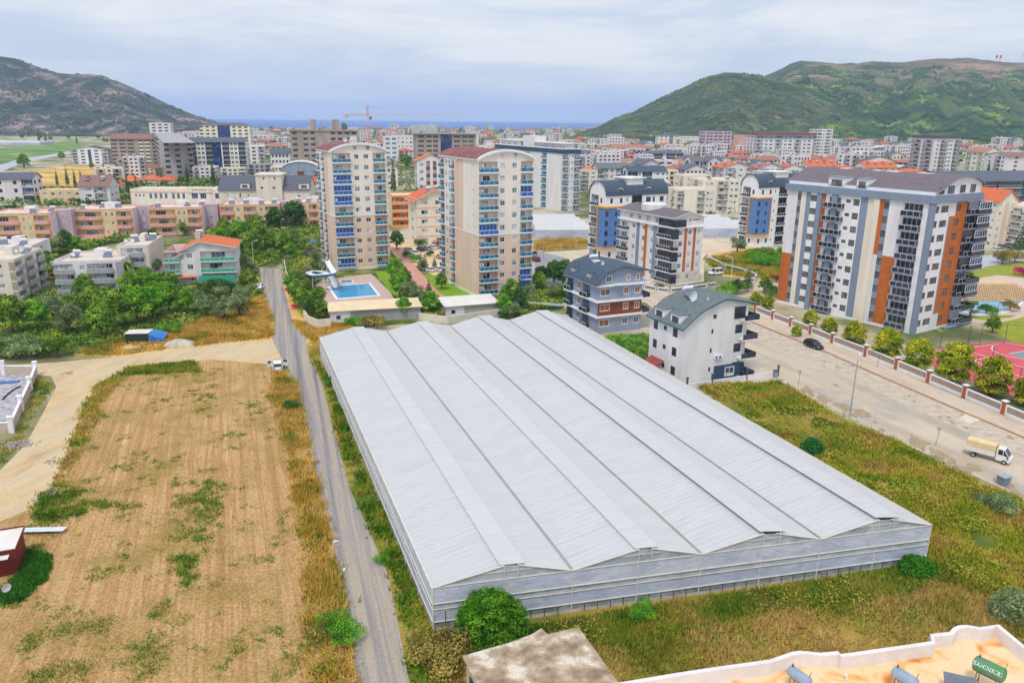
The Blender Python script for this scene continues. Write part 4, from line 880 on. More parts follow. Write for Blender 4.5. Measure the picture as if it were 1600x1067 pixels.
for k in range(4):
    zz=.5+k*(h-.5)/3; b_=MB(); b_.box(w-1.6,-1.2,zz-.1,w+1.5,-.003,zz+.12); b_.box(w+.003,-.003,zz-.1,w+1.5,3.5,zz+.12); o=b_.build('balcony',white,root); r_=MB(); r_.box(w-1.6,-1.2,zz+.12,w+1.5,-1.14,zz+1.0); r_.box(w+1.44,-1.14,zz+.12,w+1.5,3.5,zz+1.0); r_.build('railing',darkpanel,o)
o=gwin(root,'R',w,d,w*.775,h+.35,2.3,2.0,darkframe,darkglass)
gwin(root,'R',w,d,w*.44,h+.9,.6,.6,darkframe,darkglass)
acunit(root,SIDES['R'](w,d)[0],w*.5,4.2); acunit(root,SIDES['R'](w,d)[0],w*.56,4.2)
dormer(root,'L',w,d,d*.12,h-.1,2.6,1.7,3,greyroof,white,gl=darkglass,fr=darkframe); dormer(root,'L',w,d,d*.60,h-.1,2.6,1.7,3,greyroof,white,gl=darkglass,fr=darkframe)
a=MB(); T=SIDES['L'](w,d)[0]; a.T=T; a.face([(d*.10,-1.9,2.5),(d*.5,-1.9,2.5),(d*.5,-.01,3.3),(d*.10,-.01,3.3)]); a.face([(d*.10,-.01,3.2),(d*.5,-.01,3.2),(d*.5,-1.9,2.4),(d*.10,-1.9,2.4)]); a.face([(d*.1,-1.9,2.4),(d*.5,-1.9,2.4),(d*.5,-1.9,2.5),(d*.1,-1.9,2.5)]); a.build('entrance_canopy',mat('red_canopy',c(150,70,66),.7,.1,1),root)
dish(root,w*.28,d*.3,h+2.5,.2,.9); dish(root,w*.42,d*.15,h+3.2,.5,.4); heater(root,w*.4,d*.7,h+3.2,0)
fin(root,wb,ms)
# slate-blue house
root,wb,w,d,h,ms=bld('apartment_house','slate-blue four-storey house with white bands and orange window blinds','house',(932,522),top=447,yaw=24,xr=1004,xl=887,n=3,base=.4,wall=bluew,mats=[brownp,white],
 R="1 w4.6 6 w2.6 2.6 w2.6 .8",L="b3 1.5 w1.6 1.5 b3.4 2.5 1",zones={'R':((0,1,1,1,1),)},st=dict(gl=orangeblind,fr=frame,proj=.9,slab=brightwhite,panel=darkpanel,sub=True),**Q)
for k in range(1,4):
    zz=.4+k*(h-.4)/3; band(root,w,d,zz-.25,zz+.12,.5,brightwhite,'white_band')
    a=MB(); a.box(w+.01,-.5,zz-.2,w+1.7,3.2,zz+.1); o=a.build('balcony',brightwhite,root)
    if k<3: r_=MB(); r_.box(w+1.62,-.5,zz+.1,w+1.7,3.2,zz+1.0); r_.box(w+.01,-.5,zz+.1,w+1.62,-.44,zz+1.0); r_.build('railing',darkpanel,o)
pr=[(-.07,-.1),(.06,1.5),(.16,2.5),(.52,3.5),(.8,2.9),(1.22,2.0)]
profile_roof(wb,root,w,d,h+.12,pr,'y',slateroof,oh=.8,th=.22,fascia=slateroof)
for u,ww in ((.16,1.4),(.62,.9),(.84,.9)): gwin(root,'R',w,d,u*w,h+.55,ww,1.4,frame,orangeblind)
a=MB(); a.box(w*.33,-1.2,h+.13,w*.5,-.003,h+.2); o=a.build('balcony',brightwhite,root)
dormer(root,'L',w,d,d*.1,h+.5,1.9,1.5,2.5,slateroof,bluew,gl=orangeblind); dormer(root,'L',w,d,d*.62,h+.5,1.9,1.5,2.5,slateroof,bluew,gl=orangeblind)
chimney(root,w*.3,d*.55,h+3.0,1.4,1,.5); dish(root,w*.3,d*.3,h+2.9,.3,.5); heater(root,w*.38,d*.7,h+2.8,0)
fin(root,wb,ms)
# mid white / orange striped block
root,wb,w,d,h,ms=bld('apartment_block','white mid-rise with vertical orange stripes and a small black sign on its gable','apartment block',(1047,446),top=357,yaw=28,xr=1099,xl=969,n=5,base=.4,wall=white,mats=[rust,bluegrey,beige],
 R="1 p1.4:3 .7 w2.4 .7 p1.7:1 .7 w2 .8 p1.6:1 .8 w2 1.2",L="c6 2 w2 .8 p2:2 1.5 w1.5 p1.6:1 2 w1.6 p2.4:2 1 g8",zones={'R':((0,.1,4,4,1),(0.1,1,0,0,3))},st=dict(gl=glass,fr=frame,proj=1.0,slab=brightwhite,panel=darkpanel,gg=darkglass),**Q)
pr=[(-.08,2.5),(.5,4.0),(1.08,2.3)]
band(root,w,d,h-.1,h+.25,.5,brightwhite,'white_band'); profile_roof(wb,root,w,d,h,pr,'y',mauveroof,oh=.7,th=.2,fascia=brightwhite)
a=MB(); a.box(-.3,-.6,h+.3,w*.36,-.05,h+2.1); a.box(-.3,-.05,h+.3,-.05,d*.25,h+2.1); a.build('glazed_balcony',darkglass,root)
for k in range(4): dormer(root,'L',w,d,d*(.18+.16*k),h+.5,2.2,1.7,2.5,white,white)
# sign (too small to spell out in the photograph): emblem and a row of strokes
a=MB(); x0=w*.50; z0=h+2.0
a.face([(x0,-.012,z0-.45),(x0+.5,-.012,z0-.45),(x0+.5,-.012,z0+.1),(x0+.34,-.012,z0+.45)])
xx=x0+1.0
for k in range(6): a.box(xx,-.02,z0-.25,xx+.26,-.004,z0+.12+.08*(k%2)); xx+=.42
a.build('wall_sign',darkframe,root)
for k in range(5):
    zz=.4+k*(h-.4)/5
    a=MB(); a.box(-.9,-1.0,zz-.1,w*.1,-.003,zz+.15); a.box(-.9,-.003,zz-.1,-.003,d*.22,zz+.15); o=a.build('corner_balcony',brightwhite,root); r_=MB(); r_.box(-.9,-1.0,zz+.15,w*.1,-.93,zz+(1.0 if k%2 else 2.6)); r_.box(-.9,-.93,zz+.15,-.83,d*.22,zz+(1.0 if k%2 else 2.6)); r_.build('railing',darkpanel,o)
a=MB(); n_=14; 
for r0,z0 in ((3.6,2.6),): a.prism([(w*.45+r0*math.cos(6.283*i/n_),d*.6+r0*math.sin(6.283*i/n_)) for i in range(n_)],h+z0,h+z0+2.2)
a.build('round_penthouse',white,root)
fin(root,wb,ms)
# two white blocks with curved grey roofs and blue / amber corner bay
def curvy(label,C,top,xr,xl,yaw,n=6,d=None,dm=True):
    root,wb,w,d,h,ms=bld('apartment_block',label,'apartment block',C,top=top,yaw=yaw,xr=xr,xl=xl,d=d,n=n,base=.3,wall=brightwhite,mats=[steelblue,darkgrey],
     R="2 w1.2 3.4 w1.2 2 s.6 2 b5:2 2 w2.4 1 w1 2.5 w2 1.5",L="1 g4:2 1 w1 2.2",st=dict(gl=darkglass,fr=darkframe,proj=.7,slab=brightwhite,panel=darkglass,gg=glass),**Q)
    pr=[(x*1.06-.03,z) for x,z in arc(12,4.2)]
    profile_roof(wb,root,w,d,h,pr,'x',slateroof,oh=.4,th=.2)
    b=w*.24; z0,z1=h*.22,h*.82
    a=MB(); a.box(-.7,-.7,z0,b,-.003,z1); a.box(-.7,-.003,z0,-.003,d*.35,z1); o=a.build('corner_bay',steelblue,root)
    f=MB(); f.box(-.9,-.9,z1,b+.3,-.003,z1+.5); f.box(-.9,-.9,z0-.5,b+.3,-.003,z0); f.box(b,-.9,z0,b+.3,-.003,z1); f.box(-.9,-.003,z1,-.003,d*.4,z1+.5); f.box(-.9,-.003,z0-.5,-.003,d*.4,z0); f.box(-.9,d*.35,z0,-.003,d*.4,z1); f.build('amber_frame',amber,root)
    for k in range(4):
        g=gwin(root,'R',w,d,b*.55,z0+.7+k*(z1-z0)/4,.7,1.2,darkframe,darkglass); g.location.y-=.7
        g=gwin(root,'R',w,d,-.55,z0+.7+k*(z1-z0)/4,1.0,1.5,darkframe,darkglass); g.location.y-=.7
    dormer(root,'R',w,d,w*.16,h+.1,3.0,2.4,3,slateroof,white,gl=darkglass,fr=darkframe,arch=True); dormer(root,'R',w,d,w*.62,h+.1,3.0,2.4,3,slateroof,white,gl=darkglass,fr=darkframe,arch=True)
    a=MB(); a.box(w*.36,1.0,h+.2,w*.62,d-1,h+4.9); a.box(w*.33,.6,h+4.9,w*.66,d-.6,h+5.2); a.build('roof_stair_block',white,root)
    fin(root,wb,ms); return root
curvy('white block with curved roof and amber-framed blue bay, behind the striped mid-rise',(943,409),307,1042,922,28)
curvy('white block with curved roof and blue bay left of the orange block',(1177,387),294,1262,1159,28)
# tiled villa with green balconies
root,wb,w,d,h,ms=bld('apartment_house','white house with orange tiled roofs and green balcony screens among the orchard trees','house',(262,447),h=9.0,yaw=13,xr=366,d=12,n=3,base=.3,wall=white,R="b5 2.4 w2.2 2.6 b12",E="2 w2 3 w2 3",st=dict(panel=greenpanel,proj=.9,slab=white),**Q)
profile_roof(wb,root,w*.27,d,h-2.2,[(-.12,-.9),(1.0,1.5)],'y',redtile,oh=.6,th=.22,fascia=white,name='lower_roof')
profile_roof(wb,root,w,d,h,[(.2,-.4),(.5,2.2),(1.04,.5)],'y',redtile,oh=.7,th=.22,fascia=white)
chimney(root,w*.4,d*.5,h+1.6,1.2,1.2,1.8,conc); heater(root,w*.44,d*.8,h+2.2,0); 
a=MB(); a.box(w*.15,-1.6,2.2,w*.42,-.01,2.35); a.build('porch_roof',redtile,root)
a=MB(); a.box(w*.46,-.95,.35,w*.98,-.9,2.6); a.build('green_awning',greenpanel,root)
fin(root,wb,ms)
# grey white flats (left)
def flats(label,C,xr,h,d,n,R,E,yaw=12,wall=beige,heat=4,extra=None,xl=None,top=None,L='2 w1.4 2',group=None):
    root,wb,w,d,h,ms=bld('apartment_block',label,'apartment block',C,h=h,top=top,yaw=yaw,xr=xr,xl=xl,d=d,n=n,wall=wall,mats=[pinkw,yelloww,mauve,greyw],R=R,E=E,L=L,st=dict(gg=glass,panel=extra or greyw,proj=.6,slab=extra or greyw,gl=glass),group=group,**Q)
    flat_top(root,w,d,h,flatroof,wall if extra is None else extra,ph=.5)
    for k in range(heat):
        if random.random()<.7: heater(root,w*(k+.6)/heat+random.uniform(-.5,.5),d*random.uniform(.35,.75),h,rad(random.choice((0,20,-15))),False)
    for k in range(2): dish(root,w*random.random(),d*random.uniform(.2,.6),h,random.uniform(-.5,.5))
    a=MB(); a.box(w*.45,d*.55,h,w*.62,d*.8,h+1.9); a.build('stair_hut',wall,root)
    fin(root,wb,ms); return root,w,d,h
flats('long low off-white flats with solar heaters and a palm tree in front',(91,460),189,7.6,15,3,"g6.5 2 w2 .6 g9 1 p2:4","2 w1.4 4",wall=lilac,heat=4)
flats('taller beige stepped flats directly behind the long low off-white flats',(190,446),231,9.8,17,4,"1 g6 1.4","6",wall=beige,heat=3)
flats('off-white flats with angled side balconies cut by the left picture edge',(-40,472),22,9.3,17,4,"2 w2 2 w2 3","b4 2 b5 2 b4",wall=beige,heat=3,yaw=12)
flats('pale low flats with a cluttered roof at the far left, beyond the cut-off balconied flats',(-30,432),48,7.5,14,3,"2 w2 2 w2 3","3 w2 3",wall=lilac,heat=2,yaw=12)
# salmon & yellow row
PR=".5:1 b11:2 1.2:2 w1:2 1.2:2 w1:2 1:2 b5.5:2 .8:1"
for k,(label,C,xr) in enumerate((('salmon and yellow flats at the left picture edge, first of the staggered row',(-14,381),78),('salmon and yellow flats, second from the left in the staggered row',(115,372),207),
  ('salmon and yellow flats, third from the left in the staggered row',(236,368),315),('salmon and yellow flats behind the orchard trees, fourth of the staggered row',(346,362),436),('salmon and yellow flats half hidden by the cream tower, last of the staggered row',(459,357),520))):
    root,w,d,h=flats(label,C,xr,9.6,15,3,PR if k<3 else ".5:1 b5:2 1:2 w1.4:2 1.4:2 b5:2 1:2 w1.4:2 1:2 b5:2 .6:1","5 s1 4 w1 4",wall=lilac,heat=4,extra=pinkw,group='staggered salmon and yellow flats')
    a=MB(); a.box(w+.003,6,0,w+4.6,10.5,h+.8); o=a.build('stair_tower',mauve,root)
    for zz in (2.2,5,7.8): gwin(root,'R',w,d,w+1.6,zz,.9,1.2).location.y+=6
# cream/grey cultural complex
root,wb,w,d,h,ms=bld('municipal_hall','long beige hall with dark grey sloping roofs and a plain central block','hall',(345,338),h=11.5,yaw=6,xr=484,d=16,n=2,wall=beige,R="4 s1 5 w1.2 3 s1 4 s1 12 p.1 s1 6 w1.4 5",E="5",st=dict(proj=0),**Q)
profile_roof(wb,root,w,d,h,[(-.04,-.3),(.45,5.5),(1.04,.2)],'x',darkroof,oh=.3,th=.2)
a=MB(); a.box(w*.42,-1.2,0,w*.70,d*.8,h+6.2); a.build('central_block',beige,root); a=MB(); a.box(w*.41,-1.6,h+6.2,w*.71,d*.82,h+6.7); a.build('cornice',beige,root)
for u in (.5,.62): gwin(root,'R',w,d,w*u,h+4.6,.7,.8,darkframe,darkglass).location.y-=1.2
for u in (.47,.6): gwin(root,'R',w,d,w*u,h+.6,1.0,.7,darkframe,darkglass).location.y-=1.2
dormer(root,'R',w,d,w*.24,h+.5,4,2.2,4,darkroof,beige,gl=darkglass); dormer(root,'R',w,d,w*.88,h+.3,4.5,2.4,4,darkroof,beige,gl=darkglass)
fin(root,wb,ms)
root,wb,w,d,h,ms=bld('school_building','long low cream school building with blue windows at its right end','school',(208,336),h=10.8,yaw=4,xr=345,d=13,n=2,wall=cream,R="2 s1 .8 s1 .8 s1 2 w1.4 1 w1.4 1 w1.4 1 w1.4 2 w1.4 1 w1.4 1 w1.4 3 w3 1 w3 4 w2 1",st=dict(gl=blueglass,proj=0),**Q)
flat_top(root,w,d,h,flatroof,cream,.5); a=MB(); a.box(w*.0,-.15,h-.9,w*.62,-.003,h-.65); a.build('pink_stripe',pinkw,root)
a=MB(); a.box(w*.63,-.5,h-.9,w*.9,-.003,h+1.2); a.build('name_board',cream,root)
# faint lettering on the board: unreadable in the photograph, a ring and a run of short strokes
a=MB(); 
for cx_ in (w*.65,w*.88):
    for i in range(12):
        t0,t1=6.283*i/12,6.283*(i+1)/12; z0=h+.15; a.face([(cx_+.45*math.cos(t0),-.51,z0+.45*math.sin(t0)),(cx_+.45*math.cos(t1),-.51,z0+.45*math.sin(t1)),(cx_+.33*math.cos(t1),-.51,z0+.33*math.sin(t1)),(cx_+.33*math.cos(t0),-.51,z0+.33*math.sin(t0))])
x=w*.685
for k in range(11): a.box(x,-.52,h-.1,x+.45,-.505,h+.4+.1*(k%3==0)); x+=w*.0155
a.build('board_lettering',mat('faded_brown_lettering',c(150,124,110),.8,.05,1),root)
fin(root,wb,ms)
# orange flats and cream red-roofed flats between the towers
root,wb,w,d,h,ms=bld('apartment_block','orange-banded cream flats with rounded balconies between the two cream towers','apartment block',(614,356),h=12.3,yaw=16,xr=656,d=14,n=4,wall=yelloww,mats=[orangep],R="b3:1 b6:1 1 w2 2 b2:1",st=dict(panel=orangep,slab=orangep,proj=.9),**Q); flat_top(root,w,d,h,flatroof,orangep,.5); fin(root,wb,ms)
root,wb,w,d,h,ms=bld('apartment_block','cream flats with red tiled gable and solar panels just left of the second cream tower','apartment block',(652,384),h=16.0,yaw=20,xr=712,d=13,n=5,wall=cream,mats=[orangep],R="2 w3 3 w3 6",st=dict(proj=.4),**Q); profile_roof(wb,root,w,d,h,[(-.1,-1.2),(.4,2.4),(1.05,2.0)],'y',redtile,oh=.8,th=.22,fascia=cream)
for k in range(1,5): 
    a=MB(); a.box(-.06,-.06,k*h/5-.15,w,-.003,k*h/5+.1); a.build('orange_band',orangep,root)
heater(root,w*.35,d*.2,h+1.8,0); heater(root,w*.6,d*.3,h+2.2,0); fin(root,wb,ms)
# long pale glasshouses in the middle distance
for lb,C,xr,dd,yw in (('long white plastic greenhouse stretching behind the second cream tower',(836,374),925,42,6),('pale plastic greenhouse behind the striped mid-rise, right part',(1085,372),1178,36,10),('far low plastic greenhouse at the foot of the right hill, behind the blue apartment block',(1500,228),1640,60,2),('pale greenhouse strip far away at the left, beyond the green crop field',(-40,226),62,40,4)):
    P=G(*C); y_=rad(yw); root=empty('greenhouse',P,y_,lb,'greenhouse','distant greenhouses'); w=solve_t(P+Vector((0,0,4)),(math.cos(y_),math.sin(y_),0),xr); sc_=P.y/260
    a=MB(); a.box(0,0,0,w,dd,3.4); a.build('film_wall',wallfilm,root)
    nb=4; pr=[]
    r=MB()
    for k in range(nb):
        pts=[(dd*(k+t/6)/nb,3.4+1.5*math.sin(math.pi*t/6)) for t in range(7)]
        for (a0,z0),(a1,z1) in zip(pts,pts[1:]): r.face([(0,a0,z0),(w,a0,z0),(w,a1,z1),(0,a1,z1)])
        r.face([(0,p[0],p[1]) for p in pts][::-1]); r.face([(w,p[0],p[1]) for p in pts])
    r.build('film_roof',roofilm2,root); FOOT.append((P.x+w/2,P.y+dd/2,w/2))
# pool-side sheds
for lb,C,xr,h_,dd,yw,wm,rm in (('low grey shed with a long cream roof between the pool and the greenhouse','517 506',657,2.7,6,16,greyw,mat('cream_sheet_roof',c(226,206,170),.7,.05,.5)),('open white-roofed garage in front of the second cream tower','697 497',778,2.6,6.5,20,mat('grey_block_wall',c(186,182,176),.9,.07,1.2),whiter)):
    P=G(*map(float,C.split())); y_=rad(yw); root=empty('long_shed',P,y_,lb,'shed'); w=solve_t(P+Vector((0,0,h_)),(math.cos(y_),math.sin(y_),0),xr)
    a=MB(); a.box(0,0,0,w,dd,h_); a.build('wall',wm,root); a=MB(); a.T=Matrix.Translation((0,0,h_))@Matrix.Rotation(rad(4),4,'X'); a.box(-.4,-.5,0,w+.4,dd+.4,.14); a.build('roof',rm,root)
    a=MB(); a.box(1.2,-.05,.9,2.1,.01,1.7); a.build('window',darkglass,root); a=MB(); a.box(0,-.03,0,4.2,-.003,h_); a.build('white_corner',white,root)
# ---------------- vegetation
def leafmat(name,ramp,scale=.5,rnd=.12,trans=.15):
    m=mat(name,c(60,90,40),.75,.25,scale,ramp=[(p,(cc[0]*1.5,cc[1]*1.48,cc[2]*1.25,1)) for p,cc in ramp],rnd=rnd,detail=4,spec=.2); return m
LG=leafmat('fresh_green_leaves',[(.38,c(48,92,22)),(.5,c(82,132,34)),(.62,c(122,164,48))],.9)
LM=leafmat('mid_green_leaves',[(.38,c(52,84,28)),(.5,c(88,122,40)),(.62,c(126,150,58))],.7)
LD=leafmat('dark_green_leaves',[(.38,c(32,64,30)),(.5,c(54,92,38)),(.62,c(84,120,50))],.7)
LO=leafmat('olive_grey_leaves',[(.38,c(70,88,62)),(.5,c(104,122,88)),(.62,c(138,150,112))],.9)
LY=leafmat('yellow_green_leaves',[(.36,c(78,100,16)),(.5,c(126,138,24)),(.64,c(168,164,38))],.8)
LR=leafmat('maroon_leaves',[(.38,c(80,40,44)),(.62,c(130,60,60))],.8)
LB=leafmat('brownish_dry_leaves',[(.38,c(84,78,40)),(.5,c(120,108,56)),(.62,c(156,136,76))],.8)
LC=leafmat('cypress_leaves',[(.38,c(26,56,36)),(.5,c(44,80,46)),(.62,c(70,102,58))],1.2)
LP=leafmat('bougainvillea_flowers',[(.38,c(140,20,80)),(.62,c(196,44,120))],1.5)
def quads_mesh(name,cen,nrm,size,m):
    """many small leaf faces: centres (N,3), facing (N,3), size (N,)"""
    N=len(cen); nrm=nrm/np.maximum(1e-6,np.linalg.norm(nrm,axis=1,keepdims=True)); r=rng.normal(size=(N,3)); a=np.cross(nrm,r); a/=np.maximum(1e-6,np.linalg.norm(a,axis=1,keepdims=True)); b=np.cross(nrm,a); s=size[:,None]
    k=rng.uniform(.55,1.1,(N,1))
    V=np.stack([cen-a*s,cen-b*s*k*.6,cen+a*s,cen+b*s*k*.6],1).reshape(-1,3)
    me=bpy.data.meshes.new(name); me.vertices.add(4*N); me.vertices.foreach_set('co',V.astype(np.float32).ravel()); me.loops.add(4*N); me.loops.foreach_set('vertex_index',np.arange(4*N,dtype=np.int32))
    me.polygons.add(N); me.polygons.foreach_set('loop_start',np.arange(0,4*N,4,dtype=np.int32)); me.update(calc_edges=True); me.materials.append(m); return me
def crown_pts(lobes,n,s):
    C_=[];Nn=[]
    w=np.array([l[3]**2 for l in lobes]); w=w/w.sum(); idx=rng.choice(len(lobes),n,p=w)
    d=rng.normal(size=(n,3)); d/=np.linalg.norm(d,axis=1,keepdims=True); d[:,2]=np.where(d[:,2]<-.3,-d[:,2]*.5,d[:,2])
    L_=np.array(lobes)[idx]; rr=rng.uniform(.72,1.06,(n,1)); fl=L_[:,4:5]
    P=L_[:,:3]+d*L_[:,3:4]*rr*np.hstack([np.ones((n,2)),fl]); return P,d+rng.normal(size=(n,3))*.55
TREES={}
def treeproto(kind,name,leaf,label,cat='tree',n=900,variants=2):
    for v in range(variants):
        root=empty(name,(0,0,-500),0,label,cat)
        tr=MB()
        if kind in('round','street'):
            z0=.3 if kind=='street' else .75; R_=1.35
            lobes=[(0,0,z0+1.35,1.25,1.0)]
            for k in range(16):
                t=k*2.4+v; e=(k+.5)/16; zz=z0+.25+2.4*e; r=1.15*math.sin(math.pi*min(.93,e*.8+.2))**.7
                lobes.append((r*math.cos(t)*random.uniform(.8,1.08),r*math.sin(t)*random.uniform(.8,1.08),zz,random.uniform(.42,.68)*(1 if kind=='round' else .8),.9))
            if kind=='street': lobes+=[(.75*math.cos(k),.75*math.sin(k),.62,.45,.9) for k in range(6)]
            s=.125; tr.tube((0,0,-.1),(0,0,z0+.7),.15,.1,n=6)
            for k in range(4): tr.tube((0,0,z0),(.7*math.cos(k*1.6),.7*math.sin(k*1.6),z0+1.1),.08,.04,n=5)
        elif kind=='olive':
            lobes=[(1.1*math.cos(t)*random.uniform(.4,1.1),1.1*math.sin(t)*random.uniform(.4,1.1),random.uniform(.8,2.6),random.uniform(.5,.85),.9) for t in [k*.9+v for k in range(11)]]
            s=.095; tr.tube((0,0,-.1),(.1,0,1.2),.2,.14,n=6); 
            for k in range(3): tr.tube((.1,0,1.1),(.7*math.cos(k*2.1),.7*math.sin(k*2.1),2.1),.1,.04,n=5)
        elif kind=='bush':
            lobes=[(.75*math.cos(t)*random.uniform(.3,1.2),.75*math.sin(t)*random.uniform(.3,1.2),random.uniform(.35,.85),random.uniform(.5,.75),.9) for t in [k*.95+v for k in range(7)]]
            s=.065; tr.tube((0,0,-.1),(0,0,.6),.07,.05,n=5)
        elif kind=='cypress':
            lobes=[(0,0,.5+k*.62,.62*(1-(k/11)**1.6)+.1,1.2) for k in range(11)]; s=.15; tr.tube((0,0,-.1),(0,0,1.2),.1,.06,n=5)
        elif kind=='cone':
            lobes=[(random.uniform(-.1,.1),random.uniform(-.1,.1),.9+k*.62,1.5*(1-k/9)+.12,.5) for k in range(9)]; s=.16; tr.tube((0,0,-.1),(0,0,5.5),.13,.03,n=5)
        P,Nr=crown_pts(lobes,n,s)
        me=quads_mesh('crown',P,Nr,rng.uniform(.6,1.25,len(P))*s*(1+0*n),leaf)
        link('crown',me,root); tr.build('trunk',bark,root); TREES.setdefault(name,[]).append(root)
    return TREES[name]
treeproto('round','broadleaf_tree',LG,'x',n=3600,variants=3); treeproto('round','citrus_tree',LM,'x',n=3600,variants=3); treeproto('round','dark_tree',LD,'x',n=3200,variants=2)
treeproto('olive','olive_tree',LO,'x',n=3600,variants=3); treeproto('bush','shrub',LG,'x','shrub',n=2600,variants=2); treeproto('bush','dark_shrub',LD,'x','shrub',n=2600,variants=2); treeproto('bush','dry_shrub',LB,'x','shrub',n=2600,variants=2)
treeproto('bush','maroon_shrub',LR,'x','shrub',n=2600,variants=1); treeproto('cypress','cypress_tree',LC,'x',n=1200,variants=2); treeproto('cone','conifer_tree',LC,'x',n=1200,variants=2)
treeproto('street','street_tree',LY,'x',n=4200,variants=3); treeproto('bush','bougainvillea',LP,'x','shrub',n=2600,variants=1); treeproto('bush','silver_shrub',LO,'x','shrub',n=2600,variants=2)
TC={}
def tree(name,x,y,s,label,group=None,sz=1.0,P=None,rz=None):
    k=TC.get(name,0); TC[name]=k+1; pr=TREES[name][k%len(TREES[name])]
    o=first(pr,(P or G(x,y)),rz if rz is not None else random.uniform(0,6.28),(s,s,s*sz),label,group)
    if group is None and 'group' in o: del o['group']
    return o
# the big bush by the greenhouse corner
def bigbush(px,py,rx,rz_,n,leaf,label,s=.14,name='large_bush'):
    o=G(px,py); root=empty(name,o,0,label,'bush'); lobes=[]
    for k in range(90):
        t=k*2.39996; ph=(k+.5)/90; r=math.sqrt(max(0,1-(ph*1.0)**2.4))*rx*random.uniform(.74,.90)
        lobes.append((r*math.cos(t),r*math.sin(t)*.85,rz_*(.10+.78*ph)*random.uniform(.93,1.04),random.uniform(.13,.22)*rx,.9))
    for k in range(5): lobes.append((0,0,rz_*(.25+.12*k),rx*(.72-.09*k),.6))
    P,N_=crown_pts(lobes,n,s); link('crown',quads_mesh('crown',P,N_,rng.uniform(.6,1.2,n)*s,leaf),root); t=MB(); t.tube((0,0,0),(0,0,rz_*.5),.2,.1)
    for k in range(5): t.tube((0,0,rz_*.2),(rx*.5*math.cos(k*1.3),rx*.4*math.sin(k*1.3),rz_*.7),.07,.03,n=5)
    t.build('trunk',bark,root); return root
bigbush(768,1003,3.3,5.0,24000,leafmat('bright_bush_leaves',[(.36,c(34,78,12)),(.5,c(62,112,18)),(.64,c(98,144,32))],1.1,0),'large dense bright green bush at the front corner of the greenhouse',.11)
bigbush(1431,896,1.9,1.9,6000,leafmat('ivy_green_leaves',[(.38,c(30,84,16)),(.62,c(66,126,30))],1.4,0),'rounded glossy dark green bush at the right front corner of the greenhouse',.10)
bigbush(1580,967,2.2,3.0,6000,LO,'silvery olive bush at the right edge above the villa roof',.1)
bigbush(1268,710,1.7,2.4,4000,leafmat('deep_green_leaves',[(.38,c(20,78,34)),(.62,c(48,116,50))],1.4,0),'isolated dark green bush standing in the weeds between greenhouse and street',.12)
bigbush(340,463,5.2,4.2,9000,LD,'wide dark green round bush in front of the tiled white house',.2)
bigbush(968,556,6.5,3.6,14000,leafmat('light_bush_leaves',[(.36,c(58,104,34)),(.5,c(96,140,54)),(.64,c(130,166,76))],.8,0),'long light green leafy thicket between the slate-blue house and the greenhouse',.17)
bigbush(1002,548,4.5,3.2,8000,MATS['light_bush_leaves'],'second light green thicket nearer the white house',.17)
# street trees behind the fence on the right
for k,(x,y,s) in enumerate(((1265,505,1.05),(1294,521,1.15),(1333,537,1.45),(1384,556,1.7),(1431,572,1.65),(1487,592,2.0),(1548,612,1.85),(1606,628,1.5),(1198,478,1.0),(1180,470,.9),(1244,520,.7))):
    tree('street_tree',x,y+6,s*1.12,('round yellow-green tree %s behind the white panelled street fence'%('with a full crown','beside the parked black car','with a wide clipped crown','by the orange block corner','near the court corner','by the red court','with orange-tinged crown','cut by the picture edge','at the far end','at the farthest end','low beside the tall block')[k]),'street trees behind the panelled fence',1.0)

